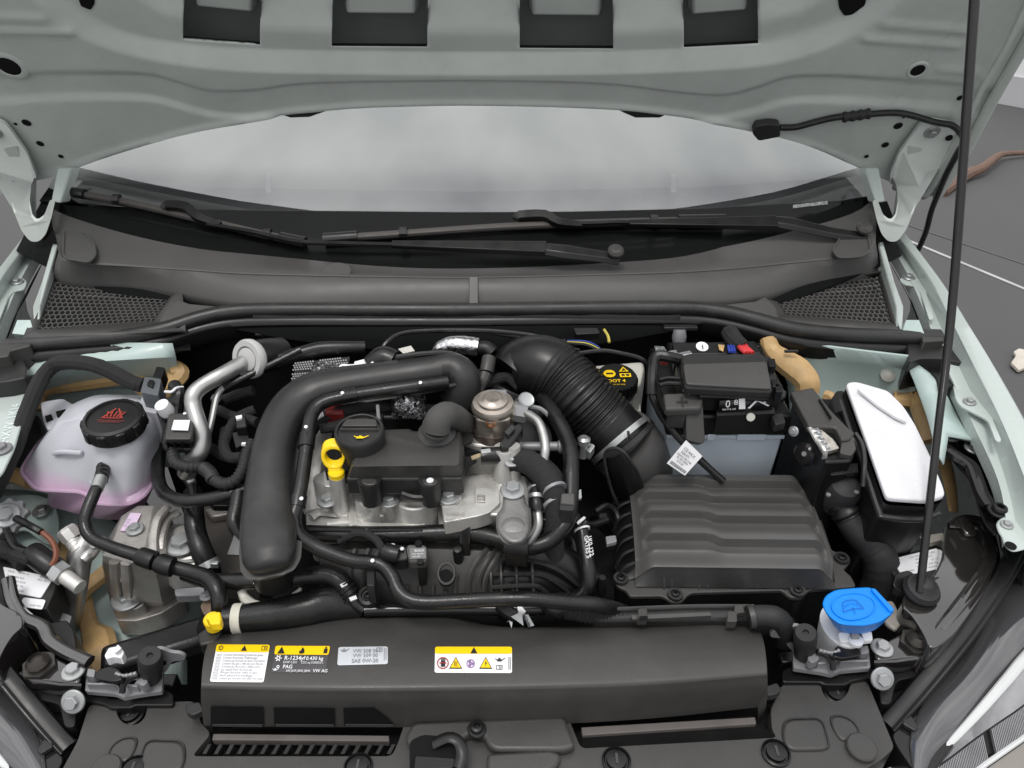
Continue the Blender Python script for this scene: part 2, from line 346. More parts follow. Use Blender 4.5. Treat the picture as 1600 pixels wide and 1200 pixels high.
# left front rail and pale floor of the strut well
patch('front_rail', [[(-20, 765, .70), (60, 770, .70), (150, 800, .68), (230, 850, .66), (330, 900, .62)], [(-20, 800, .69), (60, 800, .69), (150, 850, .67), (240, 900, .65), (330, 940, .61)], [(60, 880, .66), (110, 890, .655), (170, 900, .65), (250, 940, .645), (320, 960, .60)], [(100, 960, .64), (140, 960, .64), (180, 975, .635), (250, 976, .63), (290, 985, .60)], [(110, 1050, .62), (140, 1050, .62), (180, 1060, .615), (250, 1066, .61), (290, 1070, .58)]], PAINTW, solid=.003)
part('cavity_sealant', G().tube([P(128, 910, .66), P(133, 945, .655), P(140, 980, .648), P(152, 1000, .645), P(158, 1018, .643), P(150, 1040, .64), P(150, 1060, .635)], [.006, .006, .007, .011, .014, .011, .008], 8, wid=[.010, .010, .012, .022, .020, .014, .01], up=(0, -.4, 1)), GREASE, car)
part('cavity_sealant', G().tube([P(122, 934, .665), P(136, 918, .668), P(152, 905, .67), P(170, 890, .675)], .009, 8, wid=.012, up=(0, -.4, 1)), GREASE, car)
part('cavity_sealant', G().tube([P(88, 838, .67), P(97, 850, .67), P(98, 866, .665), P(92, 882, .66)], .010, 8, wid=.011), GREASE, car)
br = part('wing_bracket', G().prism(fil(PP([(-30, 775, .715), (60, 772, .715), (84, 784, .715), (92, 810, .71), (92, 850, .70), (70, 850, .70), (40, 826, .70), (-30, 840, .705)]), .01), .004), PAINTW, car, bev=.001)
bolt(car, P(65, 799, .716), .0125)
# right-hand strut tower wall and rail
patch('strut_tower', [[(1195, 528, .90), (1260, 535, .90), (1340, 545, .90), (1425, 555, .90)], [(1210, 548, .87), (1270, 560, .87), (1350, 565, .87), (1440, 580, .87)], [(1230, 600, .83), (1300, 605, .82), (1370, 615, .82), (1430, 640, .82)],
      [(1235, 660, .78), (1300, 660, .77), (1380, 670, .77), (1440, 690, .77)], [(1240, 830, .62), (1300, 830, .62), (1380, 850, .62), (1450, 850, .60)]], PAINTW, solid=.003)
part('stud_cap', G().lathe([(0, 0), (.011, 0), (.008, .006), (.011, .008), (.011, .011), (.007, .013), (.003, .015), (0, .015)], P(1385, 586, .852), (-.2, -.75, .6), n=14), M('dull_cap', (.40, .40, .36), .5), car)
patch('wing_rail', [[(1418, 572, .885), (1430, 600, .88), (1448, 650, .87), (1462, 700, .86), (1475, 726, .85)], [(1436, 570, .889), (1452, 600, .884), (1466, 640, .876), (1476, 670, .868), (1482, 682, .86)], [(1452, 582, .885), (1472, 606, .88), (1490, 640, .865), (1512, 680, .855), (1530, 690, .85)],
      [(1475, 600, .82), (1500, 640, .80), (1525, 670, .78), (1545, 690, .77), (1560, 700, .77)]], PAINTW, solid=.003)
part('cavity_sealant', G().tube([P(1200, 530, .90), P(1206, 548, .89), P(1222, 562, .88), P(1245, 578, .87), P(1260, 596, .86), P(1262, 615, .845)], [.010, .014, .016, .017, .017, .014], 10, wid=[.012, .014, .018, .021, .019, .017], up=(0, -1, 1)), GREASE, car)
part('cavity_sealant', G().tube([P(1395, 622, .83), P(1415, 626, .83), P(1432, 622, .835), P(1440, 640, .835), P(1448, 665, .83), P(1454, 690, .82)], [.009, .011, .012, .010, .009, .008], 8, wid=.014), GREASE, car)
part('cavity_sealant', G().tube([P(1470, 704, .80), P(1478, 730, .78), P(1486, 765, .76), P(1490, 800, .74)], [.004, .005, .004, .003], 8, wid=[.014, .015, .013, .01]), GREASE, car)
part('cavity_sealant', G().tube([P(1288, 618, .83), P(1298, 622, .83), P(1300, 634, .82)], .009, 8), GREASE, car)
# black reinforcement plate inside the right wing
g = G(); T = catmull(PP([(1470, 690, .80), (1500, 712, .80), (1520, 735, .80), (1532, 765, .80), (1545, 795, .80), (1560, 810, .80)]), 5)
part('reinforcement_plate', G().prism(fil(PP([(1470, 676, .835), (1500, 684, .835), (1545, 690, .83), (1570, 712, .83), (1578, 760, .825), (1583, 800, .82), (1556, 838, .82), (1540, 820, .815), (1528, 790, .815), (1518, 750, .82), (1490, 720, .83)]), .008), .004), GLOSS, car, bev=.002)
part('reinforcement_rib', G().tube([P(1468, 693, .842), P(1492, 712, .84), P(1516, 728, .838), P(1526, 750, .835), P(1534, 772, .83), P(1546, 792, .828)], .006, 8, wid=.010, up=(0, 0, 1)), GLOSS, car)
for q in ((1484, 681), (1523, 701)): bolt(car, P(*q, .84), .0135)
bolt(car, P(1548, 731, .838), .008); bolt(car, P(1560, 799, .832), .013, kind='black_bolt')
# pillars beside the glass
for right in (True, False):
    q = lambda *a: [PY(mir(u, right)+(8 if not right else 0), v, y) for u, v, y in a]
    part('pillar', G().prism(q((1352, 262, .78), (1374, 262, .78), (1384, 314, .72), (1369, 318, .72)), (0, .03, -.01)), PAINT, car, bev=.003)
    part('pillar_jamb', G().prism(q((1369, 318, .74), (1386, 314, .74), (1400, 350, .70), (1394, 388, .66), (1378, 360, .70)), (0, .02, -.02)), VOID, car)
    part('hinge_flange', G().prism(q((1366, 362, .70), (1376, 362, .70), (1398, 440, .56), (1412, 478, .50), (1410, 520, .46), (1401, 520, .46), (1400, 480, .50)), (0, .004, -.03)), PAINT, car, bev=.002)
    part('wing_panel', G().prism(q((1416, 500, .47), (1436, 500, .47), (1444, 521, .45), (1408, 525, .45)), (0, .02, -.05)), PAINTW, car)
part('front_panel', G().prism(PP([(1560, 1260, .66), (1360, 1215, .67), (1400, 1188, .675), (1440, 1180, .68), (1530, 1230, .66)]), .02), PAINT, car, bev=.006)
# ================================================================ open bonnet
TH = radians(60); HO = V((0, .85, 1.02)); HN = V((0, -sin(TH), -cos(TH)))
hood = thing('bonnet', 'raised pale grey-green bonnet seen from underneath above the windscreen', 'bonnet', HO)
def interp(T, u):
    if u <= T[0][0]: return T[0][1]+(u-T[0][0])*(T[1][1]-T[0][1])/(T[1][0]-T[0][0])
    for (a, b), (c, d) in zip(T, T[1:]):
        if u <= c:
            t = (u-a)/(c-a); return b+(d-b)*t
    (a, b), (c, d) = T[-2:]; return d+(u-c)*(d-b)/(c-a)
def smooth(T, step=12):
    xs = catmull([V((a, b, 0)) for a, b in T], 8); return [(p.x, p.y) for p in xs]
def ss(a, b, x): t = max(0, min(1, (x-a)/(b-a))); return t*t*(3-2*t)
EDGE = smooth([(-200, 330), (-60, 312), (0, 296), (50, 274), (85, 266), (120, 253), (160, 238), (200, 225), (260, 208), (320, 193), (380, 182), (440, 172), (500, 166), (560, 161), (650, 158), (735, 157), (850, 159), (950, 163), (1010, 168), (1100, 180), (1180, 196), (1260, 217), (1330, 247), (1395, 277)])+[(1440, 290), (1465, 285), (1500, 226), (1530, 172), (1560, 116), (1600, 45), (1640, -25), (1700, -130)]
CA = smooth([(-100, 112), (0, 106), (120, 102), (230, 104), (280, 116), (330, 130), (400, 129), (480, 119), (650, 115), (800, 115), (950, 120), (1060, 133), (1130, 137), (1180, 125), (1230, 109), (1300, 107), (1400, 113), (1510, 121), (1600, 125)])
CB = smooth([(-100, 150), (0, 143), (120, 136), (230, 138), (280, 149), (330, 163), (390, 168), (430, 166), (480, 190), (700, 200), (1000, 195), (1060, 175), (1110, 172), (1170, 160), (1230, 143), (1300, 141), (1400, 146), (1500, 154), (1600, 158)])
L1 = smooth([(-60, -120), (60, -40), (115, 2), (160, 32), (220, 53), (300, 65), (400, 72), (600, 76), (800, 77), (1000, 74), (1180, 62), (1280, 36), (1350, 2), (1420, -60), (1500, -140)])
L2 = smooth([(-60, -90), (60, -15), (105, 26), (150, 52), (220, 74), (300, 89), (400, 98), (600, 102), (800, 103), (1000, 100), (1180, 89), (1285, 62), (1370, 14), (1440, -50), (1520, -130)])
L3 = smooth([(100, -120), (220, -5), (285, 24), (410, 40), (500, 45), (700, 48), (960, 48), (1080, 41), (1190, 29), (1290, -8), (1400, -120)])
SIDE = [(1660, -140), (1582, 0), (1542, 65), (1520, 110), (1500, 152), (1470, 205), (1440, 262), (1420, 300)]
def hh(u, v):                                     # relief of the pressed inner panel, metres towards the viewer
    a, b, l1, l2, l3 = interp(CA, u), interp(CB, u), interp(L1, u), interp(L2, u), interp(L3, u)
    h = -.019+.015*max(0, min(1, (v-l1)/max(8, l2-l1)))                    # sloping shoulder round the centre bowl
    h += .024*max(0, min(1, (v-l3+55)/55))
    h -= .0045*ss(a-4, a+4, v)+.002*math.exp(-((v-a)/3)**2); h += .0055*ss(b-5, b+4, v)-.002*math.exp(-((v-b)/3)**2)
    for r0, r1, v0, v1, amp in ((-100, 80, 8, 14, .004), (-100, 122, 31, 35, .004), (1372, 1510, 22, 33, .004), (1342, 1497, 45, 56, .004), (1458, 1540, 93, 98, .003)):
        c = v0+(v1-v0)*(u-r0)/(r1-r0); h += amp*math.exp(-((v-c)/5)**2)*ss(r0-6, r0+8, u)*(1-ss(r1-8, r1+6, u))
    e = interp(EDGE, u)
    if u < 1420: h += .004*math.exp(-((v-(e-7))/5)**2)-.012*ss(e-5, e, v)
    sx = interp([(p[1], p[0]) for p in SIDE], v) if v < 300 else 1420
    h += .014*ss(sx-8, sx+6, u)-.008*ss(sx+10, sx+22, u)
    return h
WC = [(-200, 20), (120, 30), (287, 57), (407, 66), (520, 68), (668, 69), (812, 71), (957, 72), (1066, 70), (1183, 63), (1330, 40), (1700, 20)]
WIN = [(287, 407), (519, 668), (812, 958), (1068, 1184)]
us = [-160+6*i for i in range(298)]; us = sorted(set(us+[x for w in WIN for x in w]))
nv = 74; g = G(); idx = {}
def hp(u, v, dh=0): return PL(u, v, HO, HN)+HN*(hh(u, v)+dh)
for i, u in enumerate(us):
    w = interp(WC, u); e = interp(EDGE, u)
    ts = []
    for j in range(nv):
        if e > w+6:
            v = -150+(w+150)*j/28 if j <= 28 else w+(e-w)*(j-28)/(nv-1-28)
        else: v = -150+(max(e, -149)+150)*j/(nv-1)
        ts.append(hp(u, v))
    g.v += ts
inw = lambda u0, u1: any(a <= u0 and u1 <= b for a, b in WIN)
for i in range(len(us)-1):
    for j in range(nv-1):
        if j < 28 and inw(us[i], us[i+1]): continue
        g.f.append((i*nv+j, i*nv+j+1, (i+1)*nv+j+1, (i+1)*nv+j))
part('inner_panel', g, PAINTIN, hood, ang=60, fixn=False, solid=.0025)
HSK = M('primer_skin', (.20, .215, .21), .5, var=.05, coat=.1)
g = G(); rows = []
for k in range(9):
    rows.append([PL(u, -170+(interp(EDGE, u)+170)*k/8 if u < 1400 else -170+(interp(EDGE, u)-8+170)*k/8, HO, HN)-HN*(.045 if k < 8 else .012) for u in range(-160, 1640, 30)])
part('outer_skin', G().loft(rows), HSK, hood, fixn=False)
for k, (a, b) in enumerate(WIN):                  # lips of the four openings and pressed pads seen through them
    w0, w1 = interp(WC, a), interp(WC, b)
    lip = [hp(a, -140), hp(a, w0), hp(b, w1), hp(b, -140)]
    part('opening_lip', G().loft([lip, [p-HN*.006 for p in lip]]), PLASD, hood)
    m = (b-a)*.14; q = [(a+m, -140), (a+m, w0-33), (b-m, w1-33), (b-m, -140)]
    top = [PL(u, v, HO, HN)-HN*.018 for u, v in q]; bot = [PL(u+s*6, v+(8 if v > -100 else 0), HO, HN)-HN*.044 for (u, v), s in zip(q, (-1, -1, 1, 1))]
    part('pressed_pad', G().frus(top, bot), PAINTIN, hood, bev=.004, seg=3)
part('edge_flange', G().tube([hp(u, v, .004) for u, v in ((1458, 286), (1494, 230), (1523, 174), (1552, 120), (1592, 48), (1640, -40))], .005, 8, wid=.009), PAINTIN, hood)
part('edge_flange', G().tube([hp(u, v, .002) for u, v in ((1444, 272), (1476, 212), (1504, 158), (1528, 106), (1560, 50), (1600, -30))], .003, 8, wid=.004), PAINTIN, hood)
for pts in ([(120, -20), (150, -20), (149, 2), (143, 11), (128, 5)], [(1306, -20), (1355, -20), (1350, 3), (1330, 17), (1318, 20), (1310, 8)]):
    part('opening_patch', G().prism(fil([hp(u, v, .0012) for u, v in pts], .003), -HN*.001), VOID, hood)  # black sheet laid on the panel, the dark of an opening painted
def hole_mark(u, v, a, rim=True):
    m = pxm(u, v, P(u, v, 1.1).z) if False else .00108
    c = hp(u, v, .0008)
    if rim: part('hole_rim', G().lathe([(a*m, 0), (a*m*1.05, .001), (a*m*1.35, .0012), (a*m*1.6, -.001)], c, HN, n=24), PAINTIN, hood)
    part('hole_disc', G().lathe([(0, .0), (a*m, 0), (a*m, .0006), (0, .0006)], c, HN, n=24), VOID, hood)  # dark disc on the uncut panel, hole's shade put into its colour
for u, v, a in ((20, 88, 15), (1429, 94, 9.5), (47, 176, 6.5), (68, 209, 5.5), (100, 229, 4), (1399, 181, 6.5), (1379, 211, 5.5), (1350, 229, 3.5), (1496, 141, 4.5), (30, 178, 2.5), (1408, 167, 2.5)): hole_mark(u, v, a, a > 8)
# hinges
def HG(u, v):
    a = PL(u, min(v, 262), HO, HN)+HN*(.031+.0001*(min(v, 262)-165))
    return a if v <= 262 else PY(u, v, a.y-.16*ss(262, 350, v))
for right in (True, False):
    mu = lambda u: u if right else 1449-u
    hg = part('hinge', G().prism(fil([HG(mu(u), v) for u, v in [(1384, 262), (1383, 248), (1398, 214), (1430, 172), (1446, 164), (1480, 170), (1487, 182), (1480, 206), (1460, 238), (1447, 272), (1438, 300), (1428, 330), (1415, 362), (1402, 378), (1388, 378), (1377, 366), (1370, 344), (1364, 318), (1372, 316), (1381, 340), (1392, 348), (1400, 340), (1404, 318), (1402, 294), (1396, 280)]], .008), -HN*.006), PAINTIN, hood, bev=.002)
    slot = [(1413, 200), (1436, 205), (1416, 236), (1402, 240)]
    part('hinge_slot', G().prism(fil([PL(mu(u), v, HO, HN)+HN*.0365 for u, v in slot], .007), -HN*.004), PAINTIN, hood, bev=.002)
    for u, v in ((1449, 182), (1398, 262)): bolt(hood, PL(mu(u), v, HO, HN)+HN*(.0315+.0001*(v-165)), .0125, n=HN, kind='bolt')
    for u, v, r in ((1475, 190, 5), (1428, 285, 4.5)): part('hinge_hole_disc', G().lathe([(0, 0), (r*.0011, 0), (r*.0011, .003), (0, .003)], HG(mu(u), v)+HN*.0006, HN, n=16), VOID, hood)  # dark discs on the plate, colour stands for the shade inside a hole
# black seal pieces at the trailing edge
for q in ([(425, 166), (515, 159), (508, 168), (485, 176), (455, 177)], [(960, 162), (1048, 168), (1030, 177), (992, 177), (975, 170)]):
    part('edge_seal', G().prism([PL(u, v-1, HO, HN)+HN*.012 for u, v in q], -HN*.012), PLASD, hood, bev=.002)
# washer hose and jet
single_pts = [(1215, 180), (1240, 179), (1270, 171), (1300, 164), (1340, 160), (1400, 157), (1450, 159), (1480, 166), (1493, 178), (1484, 196), (1468, 228), (1457, 262), (1446, 296), (1436, 330), (1420, 366), (1408, 378)]
wh = thing('washer_hose', 'thin black washer hose clipped under the bonnet, ending in a jet', 'hose', hp(1215, 180))
part('hose', G().tube([hp(u, v, .022 if u > 1430 or v > 200 else .006) for u, v in single_pts], .0052, 10), RUB, wh)
part('jet', G().prism(fil([hp(u, v, .018) for u, v in [(1170, 180), (1176, 169), (1196, 166), (1213, 168), (1214, 186), (1180, 190)]], .005), -HN*.014), RUBM, wh, bev=.004, seg=3)
part('sleeve', G().tube([hp(1312, 163, .007), hp(1335, 160, .007), hp(1354, 157, .007)], .0078, 10, rib=(.012, .12)), RUBM, wh)
# ================================================================ bonnet stay
st = thing('bonnet_stay', 'long thin black bonnet stay rod standing up on the right side', 'stay rod', P(1437, 922, .80))
b0 = P(1437, 925, .79); t0 = PY(1527, -60, .52)
part('rod', G().tube([b0, b0.lerp(PY(1490, 450, .33), .5), PY(1490, 450, .33), t0], [.0046, .0046, .0052, .0062], 14), GLOSS, st)
part('grommet', G().lathe([(.009, .0), (.019, .0), (.021, .006), (.018, .012), (.013, .014), (.009, .020), (.006, .022)], P(1437, 925, .778), (.02, -.2, 1), n=20), RUBM, st)
part('clip', G().prism(fil(PP([(1395, 915, .775), (1400, 895, .78), (1420, 890, .78), (1440, 905, .78), (1470, 900, .775), (1480, 920, .77), (1462, 936, .765), (1425, 936, .765)]), .004), .012), PLASD, st, bev=.002)
# ================================================================ windscreen
XC = -.08
def gl(x, t): k = (x-XC)**2; return V((x, .58+.41*k+t*cos(radians(20.5)), .952+.10*k+t*sin(radians(20.5))))
def ghit(u, v):
    d = ray(u, v); lo, hi = .5, 3.0
    for _ in range(50):
        m = (lo+hi)/2; p = CAM+d*m
        if p.z-.952-.1*(p.x-XC)**2-(p.y-.58-.41*(p.x-XC)**2)*math.tan(radians(20.5)) > 0: lo = m
        else: hi = m
    return CAM+d*lo
def gt(p): return (p.y-.58-.41*(p.x-XC)**2)/cos(radians(20.5))
GLASS = bpy.data.materials.new('coated_glass'); GLASS.use_nodes = True; t = GLASS.node_tree; t.nodes.clear()
o_ = t.nodes.new('ShaderNodeOutputMaterial'); m_ = t.nodes.new('ShaderNodeMixShader'); tr = t.nodes.new('ShaderNodeBsdfTransparent'); gs = t.nodes.new('ShaderNodeBsdfGlossy'); fr = t.nodes.new('ShaderNodeFresnel')
tr.inputs[0].default_value = (.80, .825, .815, 1); gs.inputs['Roughness'].default_value = .02; fr.inputs[0].default_value = 2.55; gs.inputs[0].default_value = (.95, .96, .97, 1)
t.links.new(fr.outputs[0], m_.inputs[0]); t.links.new(tr.outputs[0], m_.inputs[1]); t.links.new(gs.outputs[0], m_.inputs[2]); t.links.new(m_.outputs[0], o_.inputs[0])
FRIT = M('black_frit', (.009, .0095, .0095), .2, var=0, rv=.03, spec=.04)
ws = thing('windscreen', 'windscreen reflecting pale clouds below the raised bonnet', 'windscreen', gl(0, 0))
fb = [(60, 316), (100, 319), (250, 326), (400, 329), (735, 332), (900, 331), (1100, 326), (1338, 312), (1420, 300)]
def fritt(x): 
    u = 800+x/1.36*FPX
    for _ in range(4): p = ghit(u, interp(fb, u)); u += (x-p.x)/1.36*FPX
    return gt(p)
XS = [-.82+1.46*i/32 for i in range(33)]; FT = [fritt(x) for x in XS]; US = [-20+1500*i/32 for i in range(33)]
part('frit_band', G().loft([[gl(x, -.16) for x in XS], [gl(x, -.01) for x in XS], [gl(x, f) for x, f in zip(XS, FT)]]), FRIT, ws, solid=.004)
part('pane', G().loft([[gl(x, f+.001+(1.0-f)*k/8) for x, f in zip(XS, FT)] for k in range(9)]), GLASS, ws)
mk = ghit(1268, 322); part('etched_mark', G().loft([[ghit(u, v-1)+V((0, -.002, .003)) for u, v in ((1238, 323), (1292, 317))], [ghit(u, v+4)+V((0, -.002, .003)) for u, v in ((1238, 323), (1292, 317))]]), M('etched_mark', (.35, .36, .36), .5, var=.8, vs=260), ws)
# behind the glass: dash top, and an added pale panel lightening the upper part
DASH = M('grey_dash', (.34, .325, .345), .7, var=.1, vs=5)
dsh = thing('dashboard', 'grey dashboard top seen through the lower strip of the windscreen', 'dashboard', (0, .95, .98))
part('dash_top', G().loft([[gl(x, f+.02)+V((0, 0, -.03)) for x, f in zip(XS, FT)], [V((x, 1.15, .99)) for x in XS], [V((x, 1.20, .80)) for x in XS]]), DASH, dsh)
GLBACK = M('pale_glass_backing', (.47, .48, .472), .6, var=.05, vs=4)
glb = thing('glass_backing', 'pale green-white panel added behind the windscreen to lighten it', 'glass_backing', (0, 1.0, 1.1))
lo = [ghit(u, interp([(40, 262), (100, 268), (300, 279), (735, 286), (1100, 279), (1350, 262), (1440, 254)], u))+V((0, .012, -.02)) for u in US]
part('pale_panel', G().loft([[p+V((p.x*.05*k, .061*k, .0215*k)) for p in lo] for k in range(15)]), GLBACK, glb)
for u in (415, 1055):
    q = [ghit(u-4, 262), ghit(u+4, 262), ghit(u+4, 291), ghit(u-4, 291)]
    part('tab', G().prism([p+V((0, .008, -.014)) for p in q], V((0, .001, -.002))), WHITE, glb)
# ================================================================ scuttle panel
cw = thing('scuttle_panel', 'wide black plastic scuttle panel with two honeycomb grilles under the windscreen', 'scuttle panel', P(735, 460, .94))
R0 = [(74, 316, .992), (86, 330, .99), (110, 341, .985), (200, 368, .975), (300, 389, .967), (400, 400, .96), (600, 417, .953), (750, 420, .952), (965, 409, .955), (1060, 397, .958), (1150, 384, .965), (1250, 360, .977), (1340, 332, .99), (1372, 300, 1.0)]
R1 = [(92, 395, .975), (98, 408, .97), (120, 413, .968), (210, 418, .966), (300, 424, .964), (400, 430, .962), (600, 434, .962), (750, 435, .962), (965, 430, .962), (1060, 427, .962), (1150, 421, .962), (1250, 411, .964), (1345, 401, .968), (1368, 380, .975)]
R2 = [(84, 432, .935), (90, 436, .935), (120, 440, .936), (210, 445, .936), (290, 458, .936), (400, 474, .936), (600, 474, .936), (750, 474, .936), (965, 472, .936), (1080, 470, .936), (1182, 461, .936), (1260, 442, .935), (1352, 428, .935), (1372, 420, .935)]
rs = lambda R, n=60: resample(catmull(PP(R), 5), n)
r0, r1, r2 = rs(R0), rs(R1), rs(R2)
mid = [a.lerp(b, .5)+UP*-.006 for a, b in zip(r0, r1)]
mid1 = [a.lerp(b, .94)+UP*.000 for a, b in zip(r0, r1)]
part('upper_trough', G().loft([[p+UP*-.01 for p in r0], r0, mid, mid1, r1]), CPL, cw, ang=50, solid=.002)
part('front_face', G().loft([[p+UP*.0005 for p in r1], [a.lerp(b, .06)+UP*.002 for a, b in zip(r1, r2)], [a.lerp(b, .5)+UP*.004 for a, b in zip(r1, r2)], r2, [p+V((0, -.004, -.02)) for p in r2]]), CPL, cw, ang=40, solid=.002)
# wells round the wiper spindles
for pts in ([(101, 353), (99, 398), (104, 405), (140, 411), (150, 400), (148, 382), (135, 366)], [(1352, 349), (1360, 392), (1345, 402), (1310, 404), (1300, 392), (1318, 364)]):
    part('spindle_well', G().prism(fil(PP(pts, .978), .01), .003), CPL, cw, bev=.002)
    part('well_lip', G().tube([q+UP*.001 for q in fil(PP(pts, .978), .01)], .0016, 6, smooth=False), CPL, cw)
part('clip_cover', G().lathe([(0, .0), (.020, 0), (.022, .003), (.0, .004)], P(526, 427, .958), (0, -.25, 1), n=24), CPL, cw)
part('joint_strip', G().prism(PP([(733, 432, .9665), (747, 432, .9665), (747, 474, .941), (733, 474, .941)]), .003), CPL, cw, bev=.0008)
# honeycomb grilles
HEX = [(cos(pi/6+k*pi/3), sin(pi/6+k*pi/3)) for k in range(6)]
def grille(c, nx, ny):
    f = quadfn(*[P(u, v, z) for u, v, z in c]); g = G(); f0 = f
    dn = V((0, .0, -.004))
    W_, H_ = nx+.5, (ny-1)*.8660+1.155
    for j in range(ny):
        for i in range(nx):
            cx = (i+.5+(.5 if j % 2 else 0)); cy = .5775+j*.8660
            o = [f((cx+a*.5774)/W_, (cy+b*.5774)/H_) for a, b in HEX]; n = [f((cx+a*.45)/W_, (cy+b*.45)/H_) for a, b in HEX]
            g.add(o+n+[p+dn for p in n], [(k, (k+1) % 6, 6+(k+1) % 6, 6+k) for k in range(6)]+[(6+k, 6+(k+1) % 6, 12+(k+1) % 6, 12+k) for k in range(6)])
    return g, f
for right, c in ((False, [(56, 521, .915), (240, 506, .915), (276, 453, .928), (85, 434, .930)]), (True, [(1228, 497, .915), (1398, 512, .912), (1372, 428, .928), (1196, 445, .928)])):
    g, f = grille(c, 21, 13)
    part('honeycomb_mesh', g, CPL, cw, fixn=False, kind='stuff')
    # frame round the mesh
    inn = [V(f(a, b)) for a, b in ((.012, .03), (.988, .03), (.988, .97), (.012, .97))]
    cc = (inn[0]+inn[2])/2
    if right: oq = [(1182, 505, .918), (1408, 524, .912), (1378, 424, .935), (1192, 443, .936)]
    else: oq = [(36, 532, .912), (290, 520, .920), (284, 452, .936), (80, 431, .935)]
    outr = PP(oq)
    gg = G()
    for i in range(4):
        k = (i+1) % 4; gg.add([inn[i]+UP*.0006, inn[k]+UP*.0006, outr[k]+UP*.001, outr[i]+UP*.001], [(0, 1, 2, 3)])
    part('grille_frame', gg, CPL, cw, ang=20, solid=.003)
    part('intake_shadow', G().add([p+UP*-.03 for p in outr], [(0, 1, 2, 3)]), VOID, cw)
# flank between grille and centre
fl_ = [(240, 470), (280, 455), (300, 470)]
for q in ([(278, 466, .934), (296, 474, .934), (345, 478, .934), (285, 500, .925), (240, 517, .918), (252, 495, .92)], [(1196, 462, .934), (1180, 470, .934), (1120, 476, .932), (1180, 496, .925), (1222, 510, .918), (1212, 480, .92)]):
    part('grille_flank', G().prism(PP(q), .01), CPL, cw, bev=.003)
# seal along the front edge
SL = [(12, 540, .905), (60, 537, .906), (120, 532, .908), (200, 525, .912), (260, 513, .918), (310, 497, .924), (360, 487, .928), (430, 484, .930), (600, 484, .931), (735, 484, .931), (900, 482, .931), (1020, 481, .931), (1090, 482, .930), (1140, 489, .927), (1185, 500, .922), (1240, 514, .915), (1310, 522, .910), (1400, 526, .906), (1470, 529, .905)]
part('rubber_seal', G().tube(PP(SL), .0105, 14, 8, wid=.0115, up=(0, -.4, 1)), PLAS, cw)
lipp = catmull(PP(SL), 6)
part('front_lip', G().loft([[p+V((0, -.006, -.004)) for p in lipp], [p+V((0, -.016, -.011)) for p in lipp], [p+V((0, -.018, -.016)) for p in lipp], [p+V((0, -.010, -.040)) for p in lipp], [p+V((0, .02, -.05)) for p in lipp]]), PLASD, cw, ang=40, solid=.002)
for q, zz in (([(-25, 538), (46, 529), (48, 540), (16, 548), (14, 556), (-25, 562)], .912), ([(1412, 512), (1472, 514), (1476, 532), (1442, 534), (1440, 524), (1412, 522)], .912), ([(-25, 562), (12, 556), (36, 560), (42, 575), (40, 590), (12, 596), (-25, 600)], .895), ([(1418, 538), (1440, 530), (1500, 540), (1518, 560), (1512, 568), (1468, 560), (1440, 560), (1420, 566)], .90)):
    part('end_cover', G().prism(fil(PP(q, zz), .004), .05), PLASG if zz > .905 else PLAS, cw, bev=.003)
part('end_cover', G().prism(fil(PP([(1420, 540), (1448, 540), (1468, 560), (1500, 570), (1508, 586), (1490, 602), (1470, 612), (1462, 590), (1440, 572), (1414, 562)], .885), .006), .06), PLASD, cw, bev=.004)
for u in (415, 1230, 1170, 680, 735): part('edge_clip', G().box(P(u, interp([(0, 552), (240, 538), (400, 512), (1000, 512), (1300, 545), (1500, 550)], u), .902)+V((0, -.02, 0)), (.02, .004, .004)), PLAS, cw, bev=.001)
# ================================================================ wipers
def wiper(name, label, blade, arm, thick, cap, conn, zb):
    w = thing(name, label, 'wiper', cap, 'windscreen wipers')
    n = catmull(blade, 8)
    part('blade', G().tube(n, .0045, 8, smooth=False, wid=.0062, up=(0, -.5, .87)), M_blade, w)
    part('rubber_edge', G().tube([p+V((0, .004, -.008)) for p in n], .003, 6, smooth=False), PLASD, w)
    for a, b in ((0, 4), (-5, -1)): part('end_cap', G().tube([q+V((0, -.001, .001)) for q in (n[a:b] if b != -1 else n[a:])], .0075, 10, wid=.0092, up=(0, -.5, .87)), PLASD, w)
    for k in (.22, .8): part('blade_clip', G().tube([n[int(k*len(n))]+V((-.006, 0, .001)), n[int(k*len(n))]+V((.006, 0, .001))], .0082, 8, wid=.0098, up=(0, -.5, .87)), PLASD, w)
    part('connector', G().tube(conn, [.005, .0075, .0075, .006, .004], 4, 3, wid=[.006, .0075, .0075, .0065, .005], up=(0, -.5, .87)), PLASD, w, bev=.002)
    part('arm_rod', G().tube(arm, .0022, 4, 6, wid=.0034, up=(0, -.3, 1)), PLASD, w)
    part('arm_channel', G().tube(thick[:2], [.004, .006], 4, 1, wid=[.0052, .0115], up=(0, -.45, 1)), PLASD, w, bev=.0014)
    part('arm_head', G().tube(thick[2:], [.006, .007, .0065, .008], 6, 4, wid=[.0125, .0145, .0125, .013], up=(0, -.45, 1)), PLASD, w, bev=.001)
    part('spindle_cap', G().lathe([(0, 0), (.0125, 0), (.0125, .004), (.009, .008), (0, .009)], cap, (0, -.45, 1), n=24), PLASG, w)
M_blade = M('wiper_blade', (.06, .054, .05), .55, var=.15, vs=60)
H = lambda u, v, h=.012: ghit(u, v)+V((0, -.5, .87))*h
